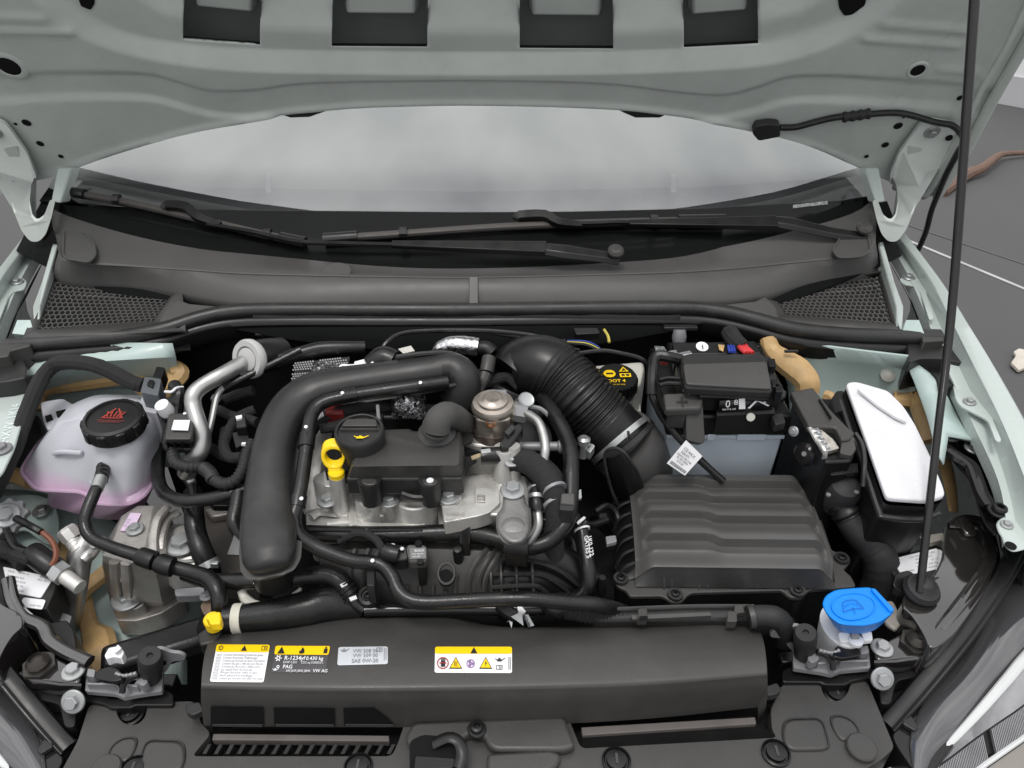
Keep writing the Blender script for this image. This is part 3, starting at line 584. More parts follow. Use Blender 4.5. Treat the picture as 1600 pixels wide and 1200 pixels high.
wiper('windscreen_wiper', 'left wiper, its blade sloping up to the left pillar and arm reaching the centre', [H(103, 305), H(200, 322), H(300, 345), H(400, 369), H(480, 386)],
      [H(330, 362, .02), H(400, 374, .02), H(470, 389, .02), H(540, 392, .02), H(617, 394, .02)], [H(615, 394, .021), H(852, 406, .03), H(850, 406, .03), H(880, 410, .03), H(930, 414, .025), H(964, 416, .02)],
      H(958, 413, .034), [H(264, 337, .016), H(270, 334, .019), H(300, 338, .021), H(318, 352, .02), H(350, 362, .018)], 0)
wiper('windscreen_wiper', 'right wiper, its nearly level blade crossing the black band and pivot at the right', [H(508, 380), H(650, 370), H(800, 360), H(980, 353), H(1130, 350)],
      [H(880, 361, .02), H(910, 361, .02), H(940, 360, .02), H(960, 359, .02), H(985, 360, .02)], [H(980, 361, .021), H(1205, 366, .03), H(1203, 364, .03), H(1230, 368, .03), H(1290, 378, .025), H(1342, 383, .02)],
      H(1336, 377, .034), [H(806, 353, .016), H(812, 350, .019), H(850, 350, .021), H(872, 360, .02), H(908, 362, .018)], 0)
# ================================================================ slam panel cover, radiator shroud, stickers
def proj(p):
    d = p-CAM; k = d.dot(_f); return 800+d.x/k*FPX, 600-d.dot(_u)/k*FPX
cv = thing('front_cover', 'grey-black plastic cover with round fixings across the very front of the bay', 'cover', P(760, 1180, .72))
ZC = .722
out = [(60, 1270), (98, 1200), (121, 1158), (139, 1101), (180, 1099), (184, 1120), (196, 1132), (214, 1132), (226, 1122), (232, 1098), (300, 1095), (309, 1102), (313, 1128), (330, 1146), (300, 1181), (612, 1181), (622, 1160), (634, 1123), (640, 1121), (885, 1113), (908, 1169), (1214, 1152), (1206, 1140), (1204, 1108), (1222, 1069), (1282, 1068), (1287, 1086), (1298, 1096), (1314, 1094), (1325, 1082), (1329, 1067), (1355, 1064), (1372, 1105), (1398, 1168), (1380, 1185), (1330, 1215), (1200, 1290)]
part('panel', G().prism(fil(PP(out, ZC), .006), .05), PLASG, cv, bev=.004, seg=3)
for m, (du, dv) in ((False, (0, 0)), (True, (0, 0))):
    q = lambda L: [((1512-u, v+34) if m else (u, v)) for u, v in L]
    for L, h in (([(1226, 1124), (1284, 1122), (1296, 1165), (1290, 1171), (1232, 1172), (1222, 1150)], .004), ([(1298, 1118), (1320, 1119), (1338, 1132), (1344, 1150), (1316, 1160), (1300, 1135)], .003)):
        part('raised_pad', G().prism(fil(PP(q(L), ZC+h), .010), h+.002), PLASG, cv, bev=.003, seg=3)
        part('pad_groove', G().tube([p for p in fil(PP(q(L), ZC+.0006), .010)]+[fil(PP(q(L), ZC+.0006), .010)[0]], .0014, 6, smooth=False), PLAS, cv)
    u, v = q([(1345, 1171)])[0]
    part('round_boss', G().lathe([(0, -.003), (.0155, -.003), (.0155, .005), (.0140, .0065), (0, .0065)], P(u, v, ZC), n=32), PLASG, cv)
for u, v, zz in ((205, 1117, ZC-.012), (1306, 1084, ZC-.012), (963, 1190, ZC), (1212, 1178, ZC), (210, 1204, ZC), (560, 1200, ZC)):
    part('push_pin', G().lathe([(.0, .000), (.0150, 0), (.0150, .003), (.0132, .004), (.012, .0015), (.0105, .0015), (.010, .005), (.004, .006), (0, .006)], P(u, v, zz), n=28), PLASD, cv)
    part('pin_slot', G().box(P(u, v, zz)+V((0, 0, .0064)), (.0025, .011, .001)), PLASG, cv)
# centre plateau and dark patch for the catch pocket
part('plateau', G().prism(fil(PP([(646, 1128), (882, 1118), (900, 1166), (880, 1172), (775, 1172), (762, 1164), (756, 1150), (740, 1146), (725, 1150), (720, 1165), (640, 1168), (632, 1150)], ZC+.012), .006), .012), PLASG, cv, bev=.004, seg=3)
bolt(cv, P(745, 1140, ZC+.0125), .010, kind='black_bolt')
part('plateau_edge', G().prism(fil(PP([(760, 1176), (862, 1170), (878, 1178), (872, 1196), (850, 1206), (760, 1210)], ZC+.010), .006), .012), PLASG, cv, bev=.004)
part('pocket_patch', G().prism(fil(PP([(640, 1158), (660, 1148), (690, 1150), (712, 1156), (730, 1180), (722, 1215), (640, 1215)], ZC+.0135), .005), .002), VOID, cv)  # thin black sheet on the plateau, pocket's shade painted in
ct = thing('bonnet_catch', 'dark metal bonnet catch hook in the pocket at the front centre', 'catch', P(700, 1170, ZC))
part('hook', G().tube([P(676, 1162, ZC+.018), P(700, 1152, ZC+.024), P(716, 1158, ZC+.024), P(722, 1176, ZC+.022), P(716, 1200, ZC+.016)], .002, 8, wid=.006, up=(0, 0, 1)), PLASD, ct)
part('latch_plate', G().prism(fil(PP([(648, 1180), (712, 1184), (708, 1200), (646, 1204)], ZC+.017), .003), .004), PLASD, ct, bev=.001)
# slot below the shroud: slats and radiator edge
part('slot_floor', G().prism(PP([(290, 1138), (640, 1138), (640, 1186), (280, 1186)], ZC-.03), .004), VOID, cv)
part('slot_floor', G().prism(PP([(890, 1118), (1212, 1100), (1222, 1156), (900, 1176)], ZC-.03), .004), VOID, cv)
for i in range(17):
    u = 316+i*18
    if u < 612: part('rib', G().prism(PP([(u, 1178, ZC-.006), (u+6, 1178, ZC-.006), (u+14, 1163, ZC-.006), (u+8, 1163, ZC-.006)]), .012), PLAS, cv)
COREM = M('radiator_edge', (.11, .098, .092), .55, var=.15, vs=30)
part('radiator_edge', G().prism(PP([(333, 1146, ZC-.004), (608, 1149, ZC-.004), (608, 1158, ZC-.004), (331, 1156, ZC-.004)]), .01), COREM, cv, bev=.001)
part('radiator_edge', G().prism(PP([(908, 1136, ZC-.004), (1180, 1120, ZC-.004), (1182, 1131, ZC-.004), (910, 1149, ZC-.004)]), .01), COREM, cv, bev=.001)
part('slot_slope', G().prism(PP([(908, 1150, ZC-.01), (1190, 1132, ZC-.01), (1212, 1152, ZC-.002), (908, 1170, ZC-.002)]), .004), PLASD, cv)
# shroud
sh = thing('radiator_shroud', 'long black barrel-shaped radiator shroud with warning stickers', 'shroud', P(760, 1050, .76))
SR = [([(336, 992), (352, 984), (440, 978), (468, 972), (520, 965), (600, 962), (690, 962), (720, 967), (765, 977), (830, 980), (1000, 976), (1130, 972), (1166, 974), (1188, 985)], .758),
      ([(330, 998), (440, 986), (520, 973), (690, 968), (765, 981), (1000, 982), (1130, 978), (1190, 992)], .770),
      ([(322, 1014), (520, 1004), (760, 1004), (1000, 1002), (1194, 1006)], .781), ([(317, 1040), (520, 1038), (760, 1037), (1000, 1034), (1197, 1030)], .785), ([(315, 1066), (520, 1068), (760, 1067), (1000, 1060), (1198, 1046)], .784), ([(315, 1074), (520, 1078), (760, 1076), (1000, 1069), (1198, 1054)], .7815), ([(315, 1079), (520, 1084), (760, 1082), (1000, 1075), (1198, 1059)], .777),
      ([(315, 1092), (520, 1098), (760, 1096), (1000, 1088), (1198, 1072)], .765), ([(317, 1112), (520, 1116), (760, 1114), (1000, 1106), (1197, 1088)], .745), ([(320, 1134), (520, 1136), (760, 1135), (1000, 1124), (1195, 1104)], .722)]
NS = 60
SROWS = [resample(catmull(PP(L, z), 6), NS) for L, z in SR]
SCOL = [catmull([r[i] for r in SROWS], 4) for i in range(NS)]
def SF(a, b):
    x = max(0, min(.9999, a))*(NS-1); i = int(x); n = len(SCOL[0])-1; y = max(0, min(.9999, b))*n; j = int(y); fx, fy = x-i, y-j
    return SCOL[i][j]*(1-fx)*(1-fy)+SCOL[i+1][j]*fx*(1-fy)+SCOL[i][j+1]*(1-fx)*fy+SCOL[i+1][j+1]*fx*fy
def on_shroud(u, v, h=.0006):
    a = (u-318)/878
    for _ in range(5):
        lo, hi = .0, 1.0
        for _ in range(26):
            b = (lo+hi)/2
            if proj(SF(a, b))[1] < v: lo = b
            else: hi = b
        a += (u-proj(SF(a, b))[0])/878
    n = (SF(a+.01, b)-SF(a, b)).cross(SF(a, b+.02)-SF(a, b)).normalized()
    if n.dot(CAM-SF(a, b)) < 0: n = -n
    return SF(a, b)+n*h
cols = [list(c) for c in SCOL]
ends = [[c+V((0, 0, -.05)) for c in cols[0]]]+[[c+V((-.002, 0, -.006)) for c in cols[0]]]+cols+[[c+V((.002, 0, -.006)) for c in cols[-1]]]+[[c+V((0, 0, -.05)) for c in cols[-1]]]
part('barrel', G().loft(ends), PLASG, sh, ang=50)
for q in ([(330, 1102), (412, 1103), (413, 1132), (330, 1132)], [(428, 1104), (523, 1105), (524, 1133), (429, 1133)], [(537, 1105), (584, 1104), (604, 1118), (618, 1132), (538, 1133)]):
    lq = [catmull([V((q[0][0], q[0][1], 0)).lerp(V((q[-1][0], q[-1][1], 0)), k/8) for k in range(9)], 1), resample([V((u, v, 0)) for u, v in q[1:-1]], 9)] if len(q) > 4 else [[V((*q[0], 0)).lerp(V((*q[3], 0)), k/8) for k in range(9)], [V((*q[1], 0)).lerp(V((*q[2], 0)), k/8) for k in range(9)]]
    part('opening_patch', G().loft([[on_shroud(*l.lerp(r, j/10).xy, .0014) for j in range(11)] for l, r in zip(*lq)]), VOID, sh, fixn=False)  # black skin over the closed barrel, shade of an opening as colour
    part('opening_ledge', G().prism([on_shroud(u, v, .0028) for u, v in ((q[0][0]+3, 1128), (q[-2][0]-2, 1128.5), (q[-2][0]-2, 1132.5), (q[0][0]+3, 1132))], V((0, .002, -.002))), PLASG, sh, bev=.0005)
part('end_bracket', G().prism(fil(PP([(308, 990), (330, 976), (346, 978), (344, 990), (334, 1004), (312, 1008)], .775), .003), .02), PLAS, sh, bev=.002)
part('end_lug', G().prism(fil(PP([(289, 1100), (312, 1096), (318, 1110), (300, 1118), (290, 1112)], .745), .003), .01), PLAS, sh, bev=.002)
part('end_lug', G().prism(fil(PP([(1197, 1072), (1214, 1066), (1222, 1078), (1210, 1086), (1198, 1086)], .745), .003), .01), PLAS, sh, bev=.002)
# stickers: flat print laid on the shroud, (a,b) in 0..1 inside the pixel quad
def st_fn(q, h):
    (x0, y0), (x1, y1), (x2, y2), (x3, y3) = q
    return lambda a, b: on_shroud(x0*(1-a)*(1-b)+x1*a*(1-b)+x2*a*b+x3*(1-a)*b, y0*(1-a)*(1-b)+y1*a*(1-b)+y2*a*b+y3*(1-a)*b, h)
def st_rect(q, a0, b0, a1, b1, h, r=0):
    f = st_fn(q, h); w = abs(q[1][0]-q[0][0]); hh_ = abs(q[3][1]-q[0][1]); g = G(); n = 10
    def edge(b):                                  # rounded ends by insetting the first and last rows
        if not r: return 0
        d = min(b-b0, b1-b)*hh_
        return (r-sqrt(max(0, r*r-(r-d)**2)))/w if d < r else 0
    bs = sorted(set([b0+(b1-b0)*k/6 for k in range(7)]+([b0+r*k/4/hh_ for k in range(5)]+[b1-r*k/4/hh_ for k in range(5)] if r else [])))
    g.loft([[f(a0+edge(b)+(a1-a0-2*edge(b))*k/n, b) for k in range(n+1)] for b in bs]); return g
def st_text(q, s, a, b, size, h=.0014, align='LEFT', sx=1.0, bold=0):   # size in pixels of the photograph
    f = st_fn(q, h); w = q[1][0]-q[0][0]; hh_ = q[3][1]-q[0][1]
    return textg(s, size, lambda x, y: f(a+x/w, b-y/hh_), align, sx, bold)
def st_poly(q, pts, h=.0014, r=0):
    f = st_fn(q, h); g = G(); p = pts; g.add([f(a, b) for a, b in p], [tuple(range(len(p)))]); return g
def st_ring(q, a, b, r0, r1, h=.0014, n=20):
    f = st_fn(q, h); w = q[1][0]-q[0][0]; hh_ = q[3][1]-q[0][1]
    return G().loft([[f(a+cos(2*pi*k/n)*r/w, b+sin(2*pi*k/n)*r/hh_) for k in range(n+1)] for r in (r0, r1)])
def tri(q, a, b, s, h=.0014):
    w = q[1][0]-q[0][0]; hh_ = q[3][1]-q[0][1]; return st_poly(q, [(a, b-s*.58/hh_), (a+s*.6/w, b+s*.5/hh_), (a-s*.6/w, b+s*.5/hh_)], h)
def book(q, a, b, w_, h_):
    w = q[1][0]-q[0][0]; hh_ = q[3][1]-q[0][1]; g = G()
    for x0, y0, x1, y1 in ((-.5, -.5, .5, -.38), (-.5, .38, .5, .5), (-.5, -.5, -.42, .5), (.42, -.5, .5, .5), (-.04, -.5, .04, .5), (.12, -.15, .34, -.05), (.12, .1, .34, .2)):
        g = join(g, st_rect(q, a+x0*w_/w, b+y0*h_/hh_, a+x1*w_/w, b+y1*h_/hh_, .0014))
    return g
def can(q, a, b, s):                              # oil-can pictogram
    w = q[1][0]-q[0][0]; hh_ = q[3][1]-q[0][1]; T = lambda L: st_poly(q, [(a+x*s/w, b+y*s/hh_) for x, y in L])
    return join(T([(-.45, -.05), (.3, -.05), (.3, .3), (-.45, .3)]), T([(.3, .05), (.95, -.32), (1, -.26), (.3, .25)]), T([(-.12, -.2), (.08, -.2), (.08, -.05), (-.12, -.05)]), T([(-.3, -.28), (.25, -.28), (.25, -.2), (-.3, -.2)]), T([(-.8, -.2), (-.45, -.02), (-.45, .1), (-.85, -.12)]))
def sticker(label, q):
    return thing('sticker', label, 'sticker', on_shroud(*[sum(c)/4 for c in zip(*q)], 0), 'stickers on the radiator shroud')
Q1 = [(339, 1008), (422, 1008.5), (412, 1066.5), (328, 1065.5)]
s1 = sticker('white multilingual sticker with yellow header, leftmost on the shroud', Q1)
part('backing', st_rect(Q1, 0, 0, 1, 1, .0005, 3), WHITE, s1, fixn=False); part('header', st_rect(Q1, 0.0, 0.0, 1.0, .20, .001, 3), PRINTY, s1, fixn=False)
g = G()
for i, t_ in enumerate(['Contains fluorinated greenhouse gases', 'Contient fluoriertes Treibhausgas', 'Contiene gas fluorado de efecto invernadero', 'Contient des gaz a effet de serre fluores', 'Contiene gas fluorurati a effetto serra', 'Gas vegetal baixo fluoretos gas', 'IPN gaso fluorurado trafiko sil sama', 'Atsevi gefluorineret brandlaegur', 'Contem gas fluorado com efeito de estufa']):
    g = join(g, st_text(Q1, t_, .16, .305+.079*i, 4.6, sx=.86 if i not in (2,) else .80))
    g = join(g, st_ring(Q1, .055, .285+.079*i, 1.2, 1.7, n=10), st_ring(Q1, .105, .285+.079*i, 1.2, 1.7, n=10))
part('lettering', g, PRINTG, s1, fixn=False)
part('pictograms', join(tri(Q1, .53, .105, 8), book(Q1, .91, .1, 9, 6.5), st_ring(Q1, .09, .1, 2.0, 3.0), *[st_rect(Q1, .09+cos(k*pi/4)*.048-.006, .1+sin(k*pi/4)*.065-.008, .09+cos(k*pi/4)*.048+.006, .1+sin(k*pi/4)*.065+.008, .0014) for k in range(8)]), PRINT, s1, fixn=False)
Q2 = [(431, 1010), (516, 1010.5), (508, 1052), (424, 1051)]
s2 = sticker('dark refrigerant sticker with yellow header and white lettering R-1234yf', Q2)
part('backing', st_rect(Q2, 0, .3, 1, 1, .0005, 2), M('charcoal_label', (.075, .072, .075), .4, var=.05), s2, fixn=False); part('header', st_rect(Q2, 0, 0, 1, .33, .001, 2.5), PRINTY, s2, fixn=False)
part('lettering', join(st_text(Q2, 'R-1234yf', .20, .54, 9, bold=.12), st_text(Q2, '0.430 kg', .60, .54, 8, bold=.1), st_text(Q2, 'GWP 0,501', .19, .67, 5.2, sx=.9), st_text(Q2, 'CO2 eq 0.000216 t', .52, .67, 5, sx=.9), st_text(Q2, 'PAG', .20, .86, 8, bold=.12), st_text(Q2, 'SAE J639 J2842 J2845', .27, .98, 4.8, sx=.92), st_text(Q2, 'VW AG', .77, .99, 7, bold=.05)), PRINTW, s2, fixn=False)
part('pictograms', join(st_ring(Q2, .09, .48, 1.6, 3.0), *[st_rect(Q2, .09+cos(k*pi/3)*.05-.012, .48+sin(k*pi/3)*.1-.02, .09+cos(k*pi/3)*.05+.012, .48+sin(k*pi/3)*.1+.02, .0014) for k in range(6)], can(Q2, .07, .9, 6), st_ring(Q2, .11, .8, 1.2, 2.4)), PRINTW, s2, fixn=False)
part('hazard_signs', join(tri(Q2, .12, .18, 10), st_poly(Q2, [(.5, .05), (.54, .14), (.55, .26), (.52, .3), (.46, .3), (.45, .2), (.48, .18)]), st_rect(Q2, .90, .12, .97, .28, .0014), st_ring(Q2, .935, .08, .6, 1.8)), PRINT, s2, fixn=False)
Q3 = [(529, 1011.5), (606, 1010.5), (606, 1038), (527, 1040)]
s3 = sticker('silver sticker reading VW 508 00, VW 509 00 and SAE 0W-20', Q3)
part('backing', st_rect(Q3, 0, 0, 1, 1, .0005, 3), SILV, s3, fixn=False)
part('lettering', join(st_text(Q3, 'VW 508 00', .30, .35, 8.2), st_text(Q3, 'VW 509 00', .30, .60, 8.2), st_text(Q3, 'SAE 0W-20', .28, .90, 8.6, bold=.05)), PRINTG, s3, fixn=False)
part('pictograms', join(can(Q3, .12, .2, 8), book(Q3, .83, .2, 9, 6.5), st_rect(Q3, .925, .12, .935, .8, .0014), st_rect(Q3, .96, .12, .97, .8, .0014)), PRINTG, s3, fixn=False)
Q4 = [(680, 1011.5), (800, 1011.5), (800, 1052), (679, 1051.5)]
s4 = sticker('white hazard sticker with yellow header and five pictograms, rightmost on the shroud', Q4)
part('backing', st_rect(Q4, 0, 0, 1, 1, .0005, 3), WHITE, s4, fixn=False); part('header', st_rect(Q4, 0, 0, 1, .27, .001, 3), PRINTY, s4, fixn=False)
part('hazard_sign', tri(Q4, .505, .15, 9), PRINT, s4, fixn=False)
part('ban_sign', join(st_ring(Q4, .105, .64, 7.6, 9.2), st_rect(Q4, .06, .62, .15, .66, .0018)), PRINTR, s4, fixn=False)
part('hand', join(st_rect(Q4, .08, .55, .135, .78, .0014), *[st_rect(Q4, .08+k*.015, .46, .09+k*.015, .56, .0014) for k in range(4)]), PRINT, s4, fixn=False)
for a_ in (.272, .66): part('hazard_sign', tri(Q4, a_, .64, 17, .0012), PRINT, s4, fixn=False)
for a_ in (.272, .66): part('hazard_fill', tri(Q4, a_, .65, 13.5, .0016), PRINTY, s4, fixn=False)
part('fan_sign', join(st_ring(Q4, .465, .66, 5.2, 6.6), *[st_ring(Q4, .465+.022*cos(k*2.1), .66+.07*sin(k*2.1), 0, 2.2, n=10) for k in range(3)]), M('purple_print', (.25, .13, .32), .6, var=0, rv=0), s4, fixn=False)
part('pictograms', join(can(Q4, .84, .5, 9), book(Q4, .835, .80, 10, 7), st_poly(Q4, [(.665, .52), (.65, .68), (.66, .68), (.653, .82), (.675, .63), (.663, .63)], .002), *[st_poly(Q4, [(.255+k*.016, .58), (.261+k*.016, .58), (.258+k*.016, .72), (.263+k*.016, .78), (.257+k*.016, .78), (.252+k*.016, .72)], .002) for k in range(3)], st_rect(Q4, .955, .4, .962, .9, .0014), st_rect(Q4, .975, .4, .982, .9, .0014)), PRINT, s4, fixn=False)
# yellow coolant bleed cap at the shroud's left shoulder
yc = thing('bleed_cap', 'small yellow bleed screw cap at the left end of the shroud', 'cap', P(335, 970, .79))
part('cap_body', G().lathe([(0, 0), (.0095, 0), (.0095, .014), (.008, .016), (0, .016)], P(336, 978, .778), (0, -.1, 1), n=16), YEL, yc)
part('cap_wing', G().prism(fil(PP([(326, 958), (344, 955), (346, 966), (344, 974), (328, 975), (326, 968), (321, 966), (322, 961)], .806), .002), .012), YEL, yc, bev=.0015)
# ================================================================ headlamps and carrier corners, latches
LENS = M('grey_lens', (.055, .055, .058), .09, var=.15, vs=3, rv=.04, coat=1, spec=1)
LRIM = M('clear_lens_rim', (.58, .59, .59), .12, var=.08, vs=8, coat=.6)
BGLOSS = M('gloss_carrier', (.020, .018, .017), .09, var=.15, vs=9, rv=.04, coat=1, spec=1)
BUMP = M('bumper_paint', (.23, .215, .19), .35, var=.05, coat=.3)
NUTM = M('bronze_black_nut', (.05, .045, .04), .3, metal=.4)
for right in (True, False):
    side = 'right' if right else 'left'
    mv = lambda u, v: (u, v) if right else (1493-u, v+36)
    mt = lambda u, v: (u, v) if right else (1493-u-48, v+30)
    q = lambda L, z=None, m=mv: [P(*m(a[0], a[1]), a[2] if len(a) > 2 else z) for a in L]
    cc = thing('carrier_corner', f'gloss black front carrier corner beside the {side} headlamp', 'carrier', P(*mv(1400, 1030), .72))
    part('top_plate', G().prism(fil(q([(1366, 1014), (1385, 1002), (1420, 985), (1437, 984), (1454, 1002), (1454, 1018), (1436, 1026), (1369, 1033)], .752), .008), .004), BGLOSS, cc, bev=.002)
    part('front_lip', G().loft([q([(1366, 1032, .752), (1400, 1031, .752), (1438, 1025, .752), (1456, 1014, .752)]), q([(1366, 1036, .750), (1400, 1035, .750), (1440, 1029, .750), (1460, 1017, .750)]), q([(1367, 1046, .738), (1402, 1045, .738), (1444, 1038, .738), (1466, 1022, .738)]), q([(1370, 1050, .728), (1406, 1050, .726), (1450, 1041, .726), (1470, 1026, .726)])]), BGLOSS, cc)
    part('lower_arm', G().prism(fil(q([(1372, 1046), (1406, 1048), (1450, 1040), (1474, 1020), (1490, 1000), (1496, 1006), (1470, 1040), (1440, 1056), (1408, 1062), (1400, 1066), (1392, 1100), (1376, 1100)], .725), .006), .02), PLASD, cc, bev=.003)
    bolt(cc, P(*mv(1378, 1013), .7525), .0125); bolt(cc, P(*mv(1378, 1060), .738), .0130, n=(0, -.8, .6))
    nz_ = P(*mv(1430, 1006), .7525)
    part('adjuster', join(G().lathe([(0, 0), (.018, 0), (.018, .005), (.0, .005)], nz_, n=6), G().lathe([(.011, .004), (.0125, .009), (.010, .013), (.007, .016), (.008, .012), (0, .011)], nz_, n=20)), NUTM, cc, ang=30)
    tw = fil(q([(1476, 826), (1484, 810), (1508, 801), (1536, 806), (1552, 820), (1561, 850), (1566, 878), (1552, 905), (1520, 952), (1492, 990), (1468, 1010), (1452, 1014), (1440, 985), (1424, 960), (1408, 948), (1412, 928), (1440, 916), (1458, 900), (1472, 872)], .775, mt), .012)
    part('tower', G().prism(tw, .05), BGLOSS, cc, bev=.006, seg=3)
    for off, w in ((0, .006), (9, .004)):
        part('tower_rib', G().tube(q([(1500-off*2, 812+off, .779), (1532-off, 815+off, .779), (1545-off, 840, .779), (1550-off, 872, .778), (1532-off, 905, .777), (1500-off, 948, .775), (1470-off, 985, .772)], None, mt), .0035, 8, wid=w, up=(0, 0, 1)), BGLOSS, cc)
    part('tower_boss', G().prism(fil(q([(1496, 816), (1516, 812), (1528, 826), (1526, 836), (1508, 834)], .782, mt), .006), .008), BGLOSS, cc, bev=.003)
    part('seal_channel', G().tube(q([(1592, 850, .785), (1562, 905, .775), (1520, 968, .76), (1480, 1020, .745), (1430, 1080, .725), (1384, 1132, .71)]), .006, 8, wid=.009, up=(0, 0, 1)), PLASD, cc)
    part('seal_strip', G().tube(q([(1602, 858, .78), (1572, 912, .77), (1530, 976, .755), (1490, 1028, .74), (1440, 1088, .72), (1392, 1140, .705)]), .003, 8, wid=.005, up=(0, 0, 1)), PLASD, cc)
    part('side_filler', G().prism(q([(1362, 1068), (1400, 1064), (1440, 1068), (1384, 1128), (1372, 1102)], .70), .02), PLASD, cc)
    hl = thing('headlamp', f'{side} headlamp with smooth grey lens', 'headlamp', P(*mv(1500, 1080), .70))
    part('housing', G().prism(fil(q([(1600, 865), (1576, 918), (1532, 985), (1490, 1038), (1440, 1098), (1392, 1148), (1402, 1168), (1425, 1200), (1445, 1225), (1500, 1150), (1560, 1090), (1610, 1040), (1700, 950), (1700, 865)], .705), .006), .05), GLOSS, hl, bev=.003)
    L1_ = q([(1612, 880, .74), (1563, 926, .735), (1534, 982, .725), (1492, 1040, .712), (1452, 1086, .708), (1432, 1128, .708), (1423, 1160, .708), (1428, 1210, .706)])
    L2_ = q([(1640, 900, .748), (1592, 950, .742), (1552, 1010, .732), (1512, 1065, .720), (1474, 1112, .714), (1455, 1150, .712), (1442, 1180, .710), (1440, 1225, .706)])
    L3_ = q([(1690, 940, .735), (1640, 985, .73), (1600, 1035, .722), (1560, 1080, .712), (1520, 1125, .705), (1490, 1162, .70), (1462, 1192, .698), (1452, 1235, .695)])
    R = [resample(catmull(x, 4), 24) for x in (L1_, L2_, L3_)]
    cols = [catmull([R[0][i]+UP*-.004, R[0][i], R[1][i], R[2][i], R[2][i]+V((0, -.004, -.02))], 4) for i in range(24)]
    part('lens', G().loft(cols), LENS, hl)
    part('lens_rim', G().tube(q([(1680, 960, .738), (1612, 1018, .73), (1572, 1064, .722), (1530, 1112, .712), (1495, 1150, .705), (1460, 1186, .70)]), [.004, .004, .004, .004, .003, .002], 10, wid=[.007, .0065, .006, .005, .004, .002], up=(0, -.3, 1)), LRIM, hl)
    bs_ = q([(1640, 1068, .70), (1600, 1104, .70), (1560, 1132, .695), (1525, 1156, .69), (1480, 1190, .685), (1440, 1215, .68)]); cc2 = resample(catmull(bs_, 6), 90); g = G()
    for i in range(0, 89):
        if 44 < i < 50: continue
        p, n_ = cc2[i], cc2[min(i+1, 89)]; d = (n_-p); w_ = V((.0, -.021, -.013)); g.frus([p, p+d*.55, p+d*.55+w_, p+w_], [x+V((0, .003, -.004)) for x in (p, p+d*.55, p+d*.55+w_, p+w_)])
    part('ribbed_reflector', g, M('grey_reflector_'+side, (.30, .30, .31), .25, metal=.3, var=.2) if True else LRIM, hl, kind='stuff')
    part('reflector_back', G().loft([[p+V((0, .003, -.005)) for p in cc2], [p+V((0, -.0205, -.019)) for p in cc2]]), PLASD, hl)
    part('lens_lower', G().loft([resample(catmull(q([(1680, 966, .736), (1614, 1024, .728), (1574, 1070, .72), (1532, 1118, .71), (1497, 1155, .703), (1462, 1190, .698)]), 4), 40), [p+V((0, .002, .001)) for p in resample(cc2, 40)]]), M('smoky_lens_'+side, (.30, .30, .31), .12, coat=1, var=.2, vs=30), hl)
    part('lower_trim', G().tube([p+V((0, -.0225, -.0145)) for p in cc2[::9]+[cc2[-1]]], .003, 8), LRIM, hl)
    part('clip', G().prism(fil(q([(1412, 1112), (1424, 1118), (1436, 1136), (1430, 1142), (1410, 1130)], .712), .002), .006), PLAS, hl, bev=.001)
    bp = thing('bumper', f'grey-brown bumper corner below the {side} headlamp', 'bumper', P(*mv(1560, 1190), .66))
    part('skin', G().loft([[p+V((0, -.026, -.019)) for p in cc2[::6]], [p+V((.01 if right else -.01, -.05, -.030)) for p in cc2[::6]], [p+V((.02 if right else -.02, -.12, -.10)) for p in cc2[::6]]]), BUMP, bp)
    # latch
    lt = thing('bonnet_latch', f'{side} bonnet latch of grey steel beside its rubber buffer', 'latch', P(*mv(1300, 1040), .72), 'bonnet latches')
    part('tray', G().prism(fil(q([(1222, 1048), (1238, 1040), (1282, 1044), (1288, 1056), (1324, 1056), (1332, 1046), (1364, 1044), (1366, 1058), (1330, 1064), (1322, 1070), (1288, 1070), (1282, 1066), (1222, 1066)], .728), .004), .02), PLASD, lt, bev=.002)
    part('steel_base', G().prism(fil(q([(1238, 1008), (1244, 1006), (1246, 1026), (1278, 1026), (1284, 1034), (1296, 1034), (1298, 1048), (1304, 1048), (1308, 1036), (1316, 1031), (1354, 1030), (1358, 1012), (1360, 1044), (1314, 1048), (1300, 1054), (1282, 1050), (1240, 1044)], .742), .002), .006), GREYP, lt, bev=.0012)
    part('steel_wall', G().prism(q([(1313, 1031, .752), (1358, 1030, .752), (1358, 1033, .752), (1313, 1034, .752)]), .016), GREYP, lt, bev=.001)
    part('steel_wall', G().prism(q([(1278, 1033, .752), (1296, 1032, .752), (1296, 1036, .752), (1278, 1037, .752)]), .012), GREYP, lt, bev=.001)
    part('keeper', G().prism(fil(q([(1264, 1020), (1278, 1018), (1280, 1030), (1270, 1036), (1262, 1030)], .76), .002), .012), GREYP, lt, bev=.001)
    part('keeper', G().prism(fil(q([(1344, 1010), (1356, 1008), (1358, 1020), (1346, 1022)], .755), .002), .012), GREYP, lt, bev=.001)
    part('cam_lever', G().prism(fil(q([(1302, 1020), (1306, 1010), (1322, 1005), (1340, 1010), (1346, 1020), (1342, 1025), (1316, 1029), (1302, 1026)], .770), .004), .006), PLASD, lt, bev=.0015)
    part('lever_pin', G().tube(q([(1276, 1018, .764), (1290, 1024, .762), (1300, 1034, .758), (1302, 1046, .752)]), .0035, 8), PLASD, lt)
    part('spring', G().tube(q([(1280, 1016, .766), (1300, 1020, .768), (1312, 1016, .77)]), .002, 8, rib=(.004, .15)), GREYP, lt)
    bf = thing('rubber_buffer', f'black rubber bonnet buffer standing on the {side} latch', 'buffer', P(*mv(1256, 1022), .745), 'bonnet buffers')
    b0 = P(*mv(1256, 1024), .742); b1 = P(*mv(1259, 988), .792)
    ax = (b1-b0).normalized(); hgt = (b1-b0).length
